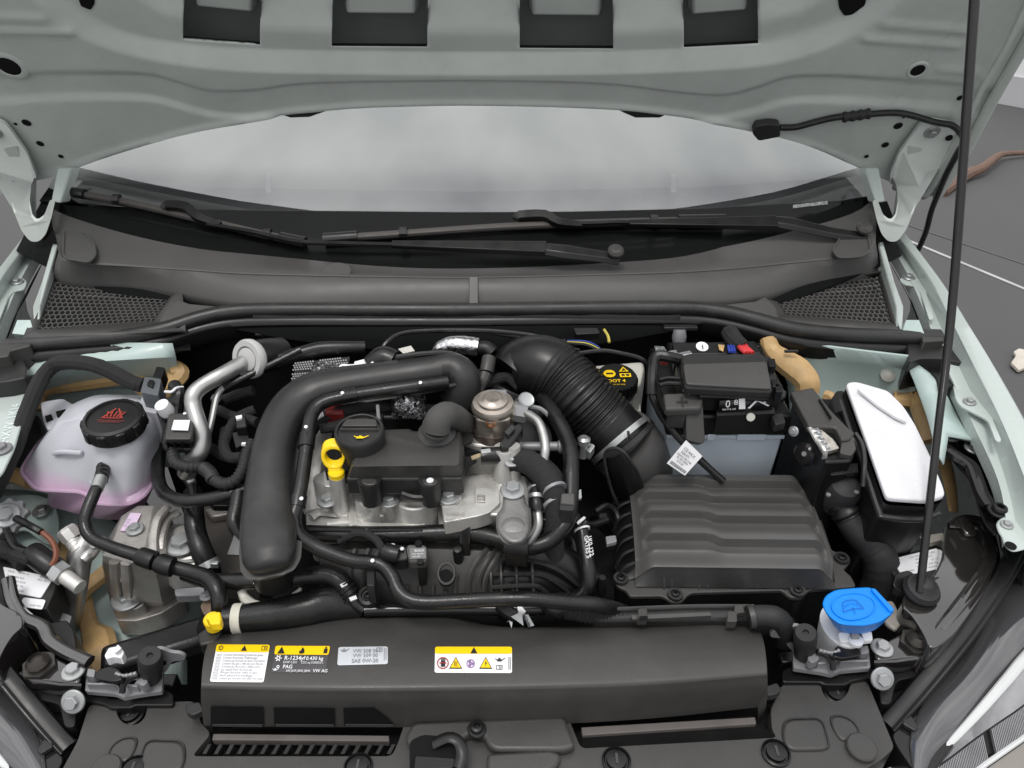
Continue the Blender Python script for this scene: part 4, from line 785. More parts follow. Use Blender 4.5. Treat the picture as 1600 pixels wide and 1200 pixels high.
    part('stem', G().lathe([(0, 0), (.0105, 0), (.0125, hgt*.5), (.0125, hgt-.004), (.0108, hgt), (.0035, hgt), (.003, hgt-.003), (0, hgt-.003)], b0, ax, n=24), RUBM, bf)
    pl = thing('latch_bracket', f'flat grey steel bracket with a round dark disc behind the {side} buffer', 'bracket', P(*mv(1230, 1000), .75), 'latch brackets')
    part('plate', G().prism(fil([PY(*mv(u, v), b0.y+.008) for u, v in [(1203, 990), (1212, 985), (1226, 984), (1240, 978), (1250, 978), (1256, 990), (1250, 1020), (1244, 1024), (1232, 1012), (1224, 998), (1204, 996)]], .004), (0, .004, 0)), GREYP, pl, bev=.001)
    part('hole_disc', G().lathe([(0, 0), (.0042, 0), (.0042, .001), (0, .001)], PY(*mv(1239, 999), b0.y+.0074), (0, -1, 0), n=20), VOID, pl)  # painted dark disc on an unpierced plate, shade of a hole
    part('foot', G().box(PY(*mv(1236, 1034), b0.y+.012), (.03, .016, .02)), PLASD, pl, bev=.002)
wc = thing('connector_clip', 'crumpled white clip sitting behind the left latch', 'clip', P(190, 1015, .76))
part('clip_body', G().prism(fil(PP([(163, 1024), (170, 1012), (186, 1009), (194, 1018), (190, 1028), (176, 1026), (166, 1030)], .765), .002), .012), WHITE, wc, bev=.002)
part('clip_tab', G().prism(PP([(176, 1016), (184, 1006), (190, 1012), (180, 1020)], .772), .004), WHITE, wc, bev=.001)
# ================================================================ coolant expansion tank
TANK = bpy.data.materials.new('tank_plastic_with_coolant'); TANK.use_nodes = True; t = TANK.node_tree; b_ = t.nodes['Principled BSDF']; L = t.links.new
tcn = t.nodes.new('ShaderNodeTexCoord'); sx_ = t.nodes.new('ShaderNodeSeparateXYZ'); rp = t.nodes.new('ShaderNodeValToRGB'); mr = t.nodes.new('ShaderNodeMapRange'); nz_ = t.nodes.new('ShaderNodeTexNoise'); ad = t.nodes.new('ShaderNodeMath')
nz_.inputs['Scale'].default_value = 16; ad.operation = 'MULTIPLY_ADD'; ad.inputs[1].default_value = .012
L(tcn.outputs['Object'], sx_.inputs[0]); L(tcn.outputs['Object'], nz_.inputs['Vector']); L(nz_.outputs['Fac'], ad.inputs[0]); L(sx_.outputs['Z'], ad.inputs[2]); L(ad.outputs[0], mr.inputs[0])
mr.inputs[1].default_value = -.06; mr.inputs[2].default_value = .08
rp.color_ramp.elements[0].position = .50; rp.color_ramp.elements[0].color = (.49, .33, .46, 1)
rp.color_ramp.elements[1].position = .64; rp.color_ramp.elements[1].color = (.46, .468, .505, 1)
L(mr.outputs[0], rp.inputs[0]); L(rp.outputs[0], b_.inputs['Base Color'])
b_.inputs['Roughness'].default_value = .36; b_.inputs['Subsurface Weight'].default_value = .35; b_.inputs['Subsurface Radius'].default_value = (1, .8, .9); b_.inputs['Subsurface Scale'].default_value = .012; b_.inputs['Coat Weight'].default_value = .15
tk = thing('coolant_tank', 'translucent coolant expansion tank with pink coolant and a black screw cap', 'expansion tank', P(150, 700, .80))
def ring(L_, z, n=64, r=.012):
    p = fil(PP(L_, z), r); k = min(range(len(p)), key=lambda i: p[i].x); p = p[k:]+p[:k]; p = resample(p+[p[0]], n+1)[:-1]; return p
bot_ = ring([(78, 760), (72, 790), (140, 808), (158, 812), (196, 812), (222, 800), (244, 752), (238, 690), (110, 690)], .755)
sm0 = ring([(36, 742), (60, 768), (132, 772), (146, 790), (202, 792), (226, 778), (251, 730), (252, 700), (236, 655), (100, 660), (62, 700)], .796)
sm1 = ring([(32, 736), (56, 764), (133, 768), (148, 786), (202, 788), (228, 774), (254, 726), (254, 696), (238, 650), (98, 655), (58, 695)], .803)
sm2 = ring([(35, 730), (60, 756), (134, 760), (150, 776), (200, 778), (224, 764), (251, 718), (251, 690), (238, 645), (100, 650), (62, 690)], .808)
md = ring([(60, 696), (98, 704), (130, 704), (146, 738), (196, 740), (222, 722), (248, 686), (248, 660), (240, 630), (120, 632), (84, 662)], .845)
tp = ring([(86, 662), (112, 660), (140, 686), (160, 706), (196, 706), (220, 696), (238, 664), (240, 640), (232, 618), (150, 616), (110, 632)], .868)
tq = ring([(120, 648), (134, 656), (150, 680), (168, 694), (194, 694), (212, 684), (226, 660), (228, 640), (220, 625), (160, 622), (130, 634)], .876)
part('tank_body', G().loft([bot_, sm0, sm1, sm2, md, tp, tq], close=True, caps=True), TANK, tk, ang=50, fixn=True)
part('seam', G().tube([p+V((0, -.001, 0)) for p in sm1]+[sm1[0]], .0028, 6, smooth=False), TANK, tk)
part('spout_pocket', G().prism(fil(PP([(134, 722, .838), (194, 724, .838), (184, 758, .822), (140, 756, .822)]), .004), .004), TANK, tk, bev=.002)
part('back_tab', G().prism(fil(PP([(62, 628), (98, 622), (122, 636), (110, 650), (74, 672), (68, 660)], .845), .006), .006), TANK, tk, bev=.002)
for q_ in ([(70, 650), (80, 647), (82, 653), (72, 657)], [(87, 643), (102, 639), (104, 645), (89, 650)]): part('tab_slot_patch', G().prism(PP(q_, .8485), .004), VOID, tk)  # black slabs on the tab, shade of slots put into the colour
part('sensor_neck', G().prism(fil(PP([(217, 640), (222, 612), (248, 616), (244, 646)], .88), .004), .05), TANK, tk, bev=.002)
part('front_ridge', G().tube([P(84, 708, .842), P(100, 706, .848), P(128, 708, .848)], .0035, 8), TANK, tk)
cap = part('cap', G().lathe([(0, -.013), (.0365, -.013), (.0375, .002), (.0355, .007), (.031, .0085), (.030, .0055), (.0, .0055)], P(178, 658, .895), (.03, -.08, 1), n=40), PLASD, tk, ang=40)
part('hub_body', G().lathe([(0, -.01), (.022, -.01), (.024, -.03), (.022, -.06), (0, -.06)], P(388, 561, .935), (-.45, -.8, .35), n=28), PLASD, None) if 0 else None
cc_ = P(178, 658, .895); ax = V((.03, -.08, 1)).normalized(); X_ = V((1, 0, -.03)).normalized(); Y_ = ax.cross(X_)
for k in range(10):
    a_ = k*pi/5+.3; d_ = X_*cos(a_)+Y_*sin(a_); t_ = ax.cross(d_); c_ = cc_+d_*.036
    part('grip', G().frus([c_+t_*s+d_*e+ax*-.011 for s, e in ((-.008, -.004), (.008, -.004), (.005, .0035), (-.005, .0035))], [c_+t_*s+d_*e+ax*.006 for s, e in ((-.008, -.004), (.008, -.004), (.005, .0025), (-.005, .0025))]), PLASD, cap, bev=.002)
fn = plane_fn(cc_+ax*.006, X_, Y_, .0008)
part('warning_symbol', join(polyg(fn, [(-.014, -.002), (-.0115, -.002), (-.001, .0165), (-.0025, .0175)]), polyg(fn, [(.014, -.002), (.0115, -.002), (.001, .0165), (.0025, .0175)]), polyg(fn, [(-.014, -.002), (.014, -.002), (.014, -.0005), (-.014, -.0005)]),
     *[polyg(fn, [(x, .001), (x+.002, .001), (x*1.5+.003, .011), (x*1.5+.0015, .011)]) for x in (-.008, -.004, 0, .004, .007)], textg('ACHTUNG! NICHT HEISS OEFFNEN', .0022, lambda x, y: fn(x, y-.0065), 'CENTER', bold=.01), textg('DO NOT OPEN WHEN HOT', .0022, lambda x, y: fn(x, y-.0095), 'CENTER', bold=.01)), PRINTR, cap, fixn=False)
# level-sensor plug and its taped cable
lp = thing('sensor_plug', 'grey plug on the coolant tank with a taped black cable running left', 'plug', P(236, 600, .90))
part('plug_body', G().prism(fil(PP([(219, 612), (226, 588), (252, 592), (247, 618)], .905), .003), .03), GREYP if False else M('dark_grey_plastic', (.10, .11, .12), .45, var=.1), lp, bev=.002)
part('plug_clip', G().prism(PP([(229, 600), (233, 592), (241, 594), (238, 604)], .909), .006), PLASD, lp, bev=.001)
part('plug_tail', G().prism(fil(PP([(238, 590), (244, 572), (258, 574), (252, 592)], .905), .003), .02), PLASD, lp, bev=.002)
part('taped_cable', G().tube([P(222, 602, .895), P(205, 597, .90), P(180, 584, .91), P(150, 571, .92), P(118, 566, .92), P(90, 568, .91), P(70, 584, .90), P(55, 612, .89), P(40, 650, .87), P(22, 700, .85), P(2, 745, .83), P(-15, 780, .80)], .0105, 10, lump=.08), SLEEVE, lp)
# ================================================================ hose from tank
hs = thing('overflow_hose', 'black coolant hose looping from the tank front down to the shroud', 'hose', P(200, 860, .80))
HP = [(161, 737, .850), (156, 752, .852), (147, 772, .848), (136, 800, .838), (133, 822, .828), (146, 842, .82), (178, 856, .815), (215, 868, .81), (255, 882, .805), (300, 894, .80), (326, 904, .80), (340, 922, .797), (343, 946, .785), (343, 962, .77)]
part('hose', G().tube(PP(HP), [.0070, .0074, .0074, .0074, .0078, .0085, .0095, .0095], 14), RUB, hs)
part('spigot', G().tube([P(162, 726, .845), P(161, 737, .85), P(157, 751, .852)], .0082, 12, rib=(.008, .06)), PLASD, hs)
part('metal_sleeve', G().tube([P(158, 747, .8535), P(151, 764, .8515)], .0079, 14), STEEL, hs)
part('coupling', G().tube([P(220, 869, .812), P(232, 874, .812), P(241, 877, .811)], .0112, 12, 3), PLASD, hs)
part('coupling', G().tube([P(250, 880, .810), P(260, 884, .810), P(270, 886, .809)], .0118, 12, 3), PLASD, hs)
for a_, c_ in (((238, 866), .815), ((262, 876), .814)): part('coupling_tab', G().box(P(*a_, c_), (.016, .008, .008), Matrix.Rotation(-.35, 3, 'Z')), PLASD, hs, bev=.001)
# ================================================================ air-conditioning pipe with grey hub, thin pipe
ac = thing('air_conditioning_pipe', 'bent silver aluminium pipe ending in a pale round hub at the back', 'pipe', P(330, 620, .88))
part('pipe', G().tube([P(380, 567, .93), P(350, 584, .93), P(318, 602, .925), P(303, 617, .92), P(302, 634, .91), P(310, 662, .895), P(317, 685, .88), P(312, 708, .865), P(297, 724, .85), P(290, 740, .83)], .0105, 16), PIPE, ac)
hubn = (-.45, -.8, .35); hc = P(388, 561, .935)
part('hub', G().lathe([(0, -.010), (.024, -.010), (.0265, -.006), (.027, 0), (.025, .004), (.018, .004), (.0165, -.002), (.0155, .003), (.012, .004), (0, .004)], hc, hubn, n=36), M('grey_rubber_hub', (.50, .50, .49), .5, var=.06), ac)
part('hub_body', G().lathe([(0, -.011), (.021, -.011), (.024, -.025), (.022, -.06), (0, -.06)], hc, hubn, n=28), PLASD, ac)
tp_ = thing('thin_pipe', 'thin silver pipe running down beside the bent aluminium pipe', 'pipe', P(345, 620, .89))
part('rubber_length', G().tube([P(470, 546, .94), P(430, 566, .93), P(385, 588, .92), P(350, 606, .911)], .0046, 10), RUB, tp_)
part('pipe', G().tube([P(352, 605, .9115), P(346, 609, .91), P(338, 622, .905), P(331, 655, .89), P(322, 690, .87), P(310, 720, .84), P(298, 750, .81)], .0042, 10), PIPE, tp_)
part('pipe_bracket', G().box(P(338, 622, .90), (.012, .01, .006)), STEEL, tp_, bev=.001)
# ================================================================ small black sensor box with blank label
sb = thing('sensor_box', 'small black sensor box carrying a white label beside the coolant cap', 'sensor', P(284, 672, .90))
part('flange', G().prism(fil(PP([(251, 690, .875), (256, 650, .88), (300, 646, .88), (318, 658, .88), (312, 690, .875), (300, 702, .872), (256, 700, .872)]), .006), .008), PLASD, sb, bev=.002)
part('box', G().frus(PP([(257, 687, .899), (264, 646, .905), (306, 645, .905), (299, 687, .899)]), PP([(255, 694, .876), (262, 650, .876), (309, 650, .876), (303, 694, .876)])), PLASG, sb, bev=.003, seg=3)
q_ = PP([(268, 672), (272, 657), (297, 657), (294, 673)], .9035); f_ = quadfn(*q_)
part('label', G().prism([p+UP*.0008 for p in q_], .001), WHITE, sb)
for k in range(4): part('rib', G().box(P(262+k*12, 693, .882), (.0015, .006, .012)), PLASD, sb)
part('dot', G().lathe([(0, 0), (.0022, 0), (.0022, .001), (0, .001)], P(289, 646.5, .9055), n=12), WHITE, sb)
wcp = thing('valve_cap', 'small white capped valve behind the black sensor box', 'valve', P(262, 640, .90))
part('cap', G().lathe([(0, 0), (.009, 0), (.010, .004), (.009, .018), (.006, .020), (0, .020)], P(263, 645, .895), (-.15, -.3, 1), n=20), WHITE, wcp)
part('stem', G().tube([P(262, 655, .87), P(263, 645, .897)], .008, 12), PLASD, wcp)
part('fitting', G().tube([P(272, 602, .91), P(280, 615, .91), P(278, 632, .90), P(276, 648, .89)], .0085, 10, lump=.12), PLASD, wcp)
part('white_tie', G().tube([P(258, 612, .915), P(268, 612, .92), P(276, 606, .92), P(286, 605, .915)], .0018, 6), WHITE, wcp)
cdt = thing('corrugated_conduit', 'corrugated black conduit curving under the black sensor box', 'conduit', P(330, 735, .86))
part('conduit', G().tube([P(270, 708, .87), P(274, 722, .868), P(290, 729, .866), P(312, 730, .864), P(325, 736, .862), P(333, 748, .86), P(350, 756, .86), P(368, 750, .862), P(380, 732, .868), P(386, 708, .875), P(394, 690, .88)], .0072, 12, rib=(.0058, .10)), RUBM, cdt)
part('sleeve', G().tube([P(318, 731, .864), P(328, 739, .862), P(334, 750, .86)], .0088, 12), PLAS, cdt)
part('white_mark', G().box(P(381, 694, .885), (.005, .004, .003)), WHITE, cdt)
hl2 = single('looped_hose', G().tube([P(250, 700, .82), P(247, 730, .825), P(249, 756, .828), P(262, 774, .83), P(290, 783, .835), P(330, 779, .84), P(362, 771, .845), P(392, 764, .845)], .0085, 14), RUB, 'black rubber hose looping below the sensor box towards the big duct', 'hose')
# ================================================================ engine mount bracket
mt_ = thing('engine_mount', 'dull cast aluminium engine mount bolted to the left rail', 'engine mount', P(220, 880, .72))
part('mount_body', G().loft([PP(L_, z) for L_, z in (([(190, 806), (215, 790), (240, 790), (232, 830), (226, 856), (216, 862), (200, 862), (176, 850)], .797), ([(172, 836), (205, 800), (262, 790), (262, 840), (258, 872), (240, 880), (204, 880), (160, 868)], .785), ([(160, 860), (205, 830), (274, 826), (284, 886), (280, 908), (250, 926), (200, 930), (160, 884)], .715), ([(168, 880), (200, 850), (276, 850), (288, 905), (286, 925), (255, 948), (184, 955), (172, 940)], .67))], close=True, caps=True), ALUD, mt_, bev=.0035, ang=25)
part('mount_pad', G().prism(fil(PP([(172, 944), (190, 930), (222, 924), (226, 944), (210, 952), (178, 954)], .690), .004), .05), ALUD, mt_, bev=.002)
part('mount_foot', G().prism(fil(PP([(176, 952), (218, 954), (254, 940), (286, 918), (288, 935), (252, 958), (214, 970), (182, 970)], .672), .004), .03), ALUD, mt_, bev=.002)
for L_ in ([(262, 792, .80), (246, 812, .80), (240, 840, .795), (240, 866, .79)], [(280, 800, .79), (262, 812, .79), (252, 840, .79), (250, 860, .785)], [(196, 880, .785), (198, 910, .75), (200, 932, .71)], [(178, 878, .775), (180, 910, .735), (184, 940, .69)]):
    part('casting_rib', G().tube(PP(L_), .004, 8, wid=.006), ALUD, mt_)
bolt(mt_, P(199, 937, .692), .020, kind='bolt'); part('stud', G().lathe([(0, 0), (.0045, 0), (.0045, .03), (.003, .032), (0, .032)], P(199, 930, .70), n=12), STEEL, mt_)
part('mount_eye', G().lathe([(0, 0), (.009, 0), (.010, .004), (.006, .006), (0, .006)], P(155, 850, .79), n=20), STEEL, mt_)
PINK = M('pink_label', (.66, .52, .68), .5, var=.04)
q_ = PP([(188, 830), (204, 802), (221, 803), (207, 831)], .7985); part('label', G().prism([p+UP*.001 for p in q_], .001), PINK, mt_)
f_ = quadfn(*[p+UP*.0016 for p in (q_[0], q_[3], q_[2], q_[1])])
part('lettering', join(*[textg(s, .13, lambda x, y, k=k: f_(.08+x*.75, .55-k*.16+y*1.0)) for k, s in enumerate(('5Q0 181', '7S 1204', '020 94'))]), PRINTG, mt_, fixn=False)
bolt(mt_, P(211, 827, .799), .011)
m2 = thing('gearbox_bracket', 'cast aluminium bracket with a large bolt beside the engine mount', 'bracket', P(275, 850, .76))
part('bracket_body', G().prism(fil(PP([(236, 846), (248, 818), (290, 816), (320, 830), (325, 870), (300, 886), (262, 886), (240, 868)], .765), .008), .05), ALU, m2, bev=.004, seg=3)
part('raised_plate', G().prism(fil(PP([(238, 848), (246, 822), (268, 820), (274, 832), (262, 850)], .772), .003), .012), ALU, m2, bev=.002)
part('boss', G().lathe([(0, 0), (.029, 0), (.026, .010), (.018, .013), (0, .013)], P(284, 852, .764), n=30), ALU, m2)
bolt(m2, P(284, 852, .777), .020)
part('edge_ridge', G().tube(PP([(262, 870), (290, 874), (318, 868)], .769), .004, 8), ALU, m2)
tr = thing('gearbox_cover', 'brownish grey flat metal cover below the big intake duct', 'cover', P(340, 850, .70))
part('plate', G().prism(fil(PP([(300, 790), (375, 780), (400, 800), (400, 900), (340, 893), (318, 880), (310, 840)], .70), .006), .06), M('brown_grey_metal', (.17, .155, .145), .45, metal=.5, var=.15, vs=9, grime=.2), tr, bev=.004)
part('ridge', G().prism(PP([(318, 794), (372, 788), (376, 800), (330, 808)], .712), .012), ALUD, tr, bev=.003)
part('paper_label', G().prism(PP([(355, 866), (366, 836), (378, 850), (376, 867)], .7025), .001), WHITE, tr)
vh = thing('radiator_hose', 'upright black rubber hose with a silver clamp left of the big duct', 'hose', P(318, 840, .77))
part('hose', G().tube([P(302, 770, .80), P(303, 800, .80), P(306, 830, .79), P(314, 858, .78), P(324, 880, .765), P(330, 900, .75)], [.0125, .0125, .0125, .0135, .0140, .0135], 16, lump=.02), RUB, vh)
part('clamp', G().tube([P(323, 878, .766), P(328, 888, .760)], .0150, 18, 2), STEEL, vh)
part('clamp_ear', G().box(P(336, 882, .775), (.010, .006, .008)), STEEL, vh, bev=.001)
single('side_bracket', G().prism(fil(PP([(272, 920, .74), (318, 916, .74), (322, 930, .735), (274, 932, .735)]), .003), .012), GREYP, 'grey metal strip behind the elbow of the overflow hose', 'bracket', bev=.002)
rb = thing('rusty_bracket', 'rusty brown bracket behind the yellow bleed cap', 'bracket', P(330, 945, .75))
part('plate', G().prism(fil(PP([(312, 945), (330, 930), (352, 945), (356, 958), (318, 960)], .755), .004), .004), M('rusty_metal', (.17, .12, .085), .7, var=.35, vs=50), rb, bev=.001)
bolt(rb, P(323, 931, .762), .008, kind='dark_bolt')
# ================================================================ lower left: control unit, aluminium drier pipe, sensor
cu = thing('control_unit', 'black control unit with two white labels inside the left wing', 'control unit', P(50, 920, .74))
part('case', G().prism(fil(PP([(-20, 880), (14, 868), (45, 880), (92, 898), (84, 926), (72, 952), (-20, 950)], .75), .004), .05), PLAS, cu, bev=.003)
def lab(par, q, nm='label', mat=WHITE, h=.0008):
    n = (q[1]-q[0]).cross(q[3]-q[0]).normalized(); n = n if n.z > 0 else -n
    part(nm, G().prism(fil([p+n*h for p in q], .003), -n*.001), mat, par); return quadfn(*[p+n*(h+.0005) for p in q])
f_ = lab(cu, PP([(13, 934), (66, 936), (84, 904), (4, 887)][0:0]+[(14, 925), (64, 935), (84, 903), (5, 886)], .75))
g = join(*[textg(s, .10, lambda x, y, a=a, b=b: f_(a+x*.85, b+y*1.1), sx=.8) for s, a, b in (('HLA', .10, .82), ('10 94 71', .3, .84), ('8W1 907 357', .06, .62), ('DC 12V 35W', .10, .45), ('H4 0001 5B', .10, .28), ('Made in EU', .15, .08), ('W3 T2', .72, .72), ('E1 00', .75, .86))]); part('lettering', g, PRINTG, cu, fixn=False)
f_ = lab(cu, PP([(31, 948), (66, 953), (72, 938), (37, 934)], .752)); part('lettering', textg('5Q0 941', .2, lambda x, y: f_(.42+x*.7, .2+y*1.2)), PRINTG, cu, fixn=False)
dp = thing('drier_pipe', 'stubby silver pipe with a capped fitting rising beside the left rail', 'pipe', P(120, 900, .72))
part('pipe', G().tube([P(140, 840, .77), P(128, 858, .765), P(123, 880, .75), P(120, 910, .73), P(117, 935, .70), P(112, 960, .67), P(106, 985, .64)], [.012, .014, .0145, .0135, .0125, .0125, .0125], 18), PIPE, dp)
part('fitting_cap', G().lathe([(0, 0), (.0125, 0), (.013, .004), (.013, .014), (.0105, .017), (0, .017)], P(115, 842, .775), (-.5, .35, .55), n=8), ALU, dp, ang=25)
part('fitting_neck', G().tube([P(114, 846, .775), P(124, 860, .768)], .0095, 14, 4, rib=(.006, .04)), ALU, dp)
part('side_pipe', G().tube([P(150, 852, .76), P(140, 866, .762), P(130, 876, .76)], .0085, 12), PIPE, dp)
ps = thing('pressure_sensor', 'black pressure sensor with a silver hex nut and brown wire', 'sensor', P(75, 880, .76))
d0, d1 = P(48, 862, .775), P(84, 888, .765); dd = (d1-d0).normalized()
part('body', G().lathe([(0, 0), (.013, 0), (.0145, .004), (.0145, .040), (.012, .044), (0, .044)], d0, dd, n=22), PLASD, ps)
part('hex_nut', G().lathe([(0, .044), (.0135, .044), (.0135, .058), (0, .058)], d0, dd, n=6), STEEL, ps, ang=20)
part('thread', G().lathe([(0, .058), (.009, .058), (.009, .085), (0, .085)], d0, dd, n=16), ALU, ps)
part('boot', G().tube([P(22, 862, .77), P(38, 870, .775), P(52, 872, .775)], .009, 10, lump=.15), SLEEVE, ps)
COPP = M('brown_wire', (.16, .05, .025), .45, var=.2)
part('wire', G().tube([P(30, 812, .80), P(48, 822, .80), P(66, 832, .795), P(80, 844, .79), P(87, 858, .785), P(87, 872, .78), P(80, 884, .775)], .0035, 8), COPP, ps)
part('wire_sleeve', G().tube([P(25, 810, .80), P(46, 821, .801), P(64, 831, .797)], .0048, 8), RUB, ps)
ht = thing('height_adjuster', 'grey toothed adjuster wheel with a silver centre bolt at the left wing', 'adjuster', P(12, 806, .80))
g = G(); prof = []
for k in range(36):
    r_ = .024 if (k//2) % 2 else .020; a_ = 2*pi*k/36; prof.append((r_*cos(a_), r_*sin(a_)))
c_ = P(11, 806, .80); n_ = V((.2, -.5, .85)).normalized(); X_ = V((1, 0, -.2)).normalized(); Y_ = n_.cross(X_)
part('wheel', G().prism([c_+X_*a_+Y_*b__ for a_, b__ in prof], -n_*.012), GREYP, ht, bev=.001)
bolt(ht, c_+n_*.001, .016, n=n_)
part('cable', G().tube([P(10, 826, .79), P(16, 842, .785), P(26, 856, .78), P(45, 862, .78)], .005, 8), RUB, ht)
single('sleeved_harness', G().tube([P(-20, 850, .77), P(5, 858, .77), P(25, 865, .765), P(40, 880, .76)], .012, 10, lump=.15), SLEEVE, 'taped black harness passing above the labelled control unit', 'harness')
for q_ in ([(88, 936), (100, 938), (98, 952), (84, 950)], [(92, 955), (112, 962), (108, 975), (88, 968)]):
    single('paper_flag', G().prism(fil(PP(q_, .715), .002), .003), GREYP, 'grey stamped metal flag wedged beside the silver drier pipe, ' + ('the upper one' if q_[0][1] < 940 else 'the lower one'), 'metal flag', 'metal flags beside the drier pipe', bev=.001)
sp = thing('support_block', 'dark plastic block between the left control unit and carrier corner', 'block', P(95, 985, .70))
part('block', G().prism(fil(PP([(70, 975), (104, 968), (116, 985), (120, 1010), (112, 1028), (85, 1020)], .74), .004), .05), PLASD, sp, bev=.003)
part('arm', G().tube([P(12, 905, .775), P(20, 940, .77), P(38, 965, .765), P(66, 978, .762), P(78, 1000, .76), P(104, 1018, .758), P(140, 1034, .757)], .0055, 8, wid=.008, up=(0, 0, 1)), BGLOSS, sp)
# ================================================================ engine: cast head cover and block
en = thing('engine', 'silver cast aluminium engine head in the middle of the bay', 'engine', P(650, 790, .80))
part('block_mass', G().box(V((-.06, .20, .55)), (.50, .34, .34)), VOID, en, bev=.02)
part('head_cover', G().prism(fil(PP([(492, 700), (600, 690), (730, 735), (822, 742), (834, 770), (838, 826), (640, 828), (478, 828), (482, 740)], .825), .01), .06), ALU, en, bev=.005, seg=3)
part('timing_cover', G().prism(fil(PP([(489, 690), (505, 683), (530, 690), (545, 740), (548, 790), (540, 824), (478, 826), (476, 780), (486, 740)], .835), .008), .03), ALU, en, bev=.004, seg=3)
part('timing_rim', G().tube(PP([(508, 676, .86), (498, 700, .855), (494, 730, .85), (490, 750, .845), (489, 775, .84), (491, 800, .835)]), .006, 8, wid=[.010, .012, .010, .013, .015, .012]), ALU, en)
for q_ in ([(486, 808, .84), (500, 800, .84), (530, 803, .84), (545, 806, .84)], [(512, 818, .838), (548, 815, .838)], [(545, 775, .842), (550, 800, .84), (552, 824, .838)], [(560, 812, .838), (572, 822, .838), (640, 823, .838), (662, 818, .838)], [(690, 770, .842), (692, 800, .84), (694, 826, .836)], [(694, 816, .838), (724, 818, .838), (760, 816, .838)], [(690, 789, .842), (722, 790, .842), (742, 790, .842)]):
    part('casting_ridge', G().tube(PP(q_), .0036, 8, wid=.006), ALU, en)
def well(u, v, r, z0, h, nm='plug_well'):
    return part(nm, G().lathe([(0, 0), (r*1.25, 0), (r*1.05, .01), (r, .02), (r, h), (r*.93, h+.002), (0, h+.002)], P(u, v, z0), (0, .12, 1), n=28), ALU, en)
well(577, 814, .0145, .826, .034); well(653, 810, .026, .826, .032); well(512, 790, .013, .826, .040, 'boss'); well(530, 792, .010, .826, .036, 'dipstick_tube_boss'); well(608, 806, .0105, .826, .030, 'stud_boss')
for u in (596, 622): part('web', G().prism(PP([(u-3, 780, .845), (u+3, 780, .845), (u+4, 806, .842), (u-4, 806, .842)]), .02), ALU, en, bev=.002)
bolt(en, P(608, 783, .864), .012); bolt(en, P(511, 783, .858), .012)
rp_ = part('raised_housing', G().loft([resample(fil(PP(L_, z), .008), 40) for L_, z in (([(722, 745), (760, 738), (822, 742), (828, 770), (830, 800), (775, 806), (742, 800), (700, 800), (712, 770)], .868), ([(718, 748), (760, 742), (826, 746), (832, 775), (834, 812), (775, 812), (740, 806), (694, 806), (706, 772)], .858), ([(712, 754), (760, 750), (830, 752), (836, 780), (838, 828), (775, 828), (700, 826), (690, 820), (700, 776)], .826))], close=True, caps=True), ALU, en, bev=.003)
part('housing_step', G().prism(fil(PP([(690, 789), (742, 788), (742, 760), (780, 764), (782, 786), (766, 800), (748, 806), (694, 816)], .872), .003), .02), ALU, en, bev=.002, seg=3)
part('cast_square', G().tube([p for p in PP([(746, 774), (757, 774), (757, 784), (746, 784), (746, 774)], .8735)], .0009, 5, smooth=False), ALUD, en)
f_ = plane_fn(P(747, 782, .8732), (1, 0, 0), (0, 1, 0)); part('cast_digits', textg('45', .008, f_), ALUD, en, fixn=False)
f_ = plane_fn(P(697, 806, .8732), (1, 0, 0), (0, 1, 0)); part('cast_digits', join(textg('VWAG', .007, f_), textg('04C 2', .007, lambda a, b: f_(a, b-.009))), ALUD, en, fixn=False)
bolt(en, P(701, 777, .873), .013); part('bolt_ring', G().lathe([(.010, .0), (.0155, .0), (.0155, .004), (.010, .006)], P(701, 777, .869), n=24), ALU, en)
well(788, 750, .0135, .862, .045, 'sensor_boss'); well(802, 752, .0085, .862, .050, 'stud_boss')
hb = part('lifting_bracket', G().loft([resample(fil(PP(L_, z), .008), 40) for L_, z in (([(789, 768), (795, 757), (808, 756), (816, 768), (818, 788), (826, 796), (826, 830), (815, 848), (795, 848), (778, 830), (778, 804), (787, 796)], .892), ([(785, 770), (793, 755), (810, 754), (820, 768), (822, 786), (831, 794), (832, 834), (818, 854), (793, 854), (774, 834), (774, 802), (784, 794)], .878))], close=True, caps=True), M('rough_grey_casting', (.22, .215, .21), .5, metal=.5, var=.15, vs=30, bump=.3, bs=300), en, bev=.004, seg=3)
part('casting_dome', G().lathe([(0, .005), (.008, .0045), (.014, .002), (.017, -.002), (.0, -.003)], P(802, 828, .889), (0, -.3, 1), n=26), MATS['rough_grey_casting'], en)
bolt(en, P(801, 767, .893), .0145); part('side_lug', G().prism(fil(PP([(818, 752), (832, 756), (836, 770), (826, 774)], .865), .003), .03), ALU, en, bev=.002)
# oil separator cover
oc = thing('oil_separator', 'black box-shaped oil separator cover on top of the engine', 'cover', P(635, 720, .88))
T0 = [(552, 729), (558, 702), (580, 696), (592, 688), (598, 675), (640, 673), (643, 677), (660, 677), (665, 673), (716, 676), (718, 700), (717, 727)]
part('top_shell', G().loft([resample(fil(PP(L_, z), .004), 90) for L_, z in ((T0, .925), ([(548, 731), (555, 700), (580, 692), (590, 685), (596, 672), (640, 670), (645, 674), (660, 674), (665, 670), (719, 672), (722, 700), (720, 729)], .920), ([(543, 747), (553, 702), (580, 692), (590, 685), (596, 672), (640, 670), (645, 674), (660, 674), (665, 670), (724, 674), (725, 705), (722, 745)], .902))], close=True, caps=True), PLASG, oc, bev=.002, seg=3)
part('lower_shell', G().prism(fil(PP([(540, 748), (552, 705), (596, 676), (724, 676), (726, 710), (724, 748)], .902), .004), .026), PLAS, oc, bev=.003, seg=3)
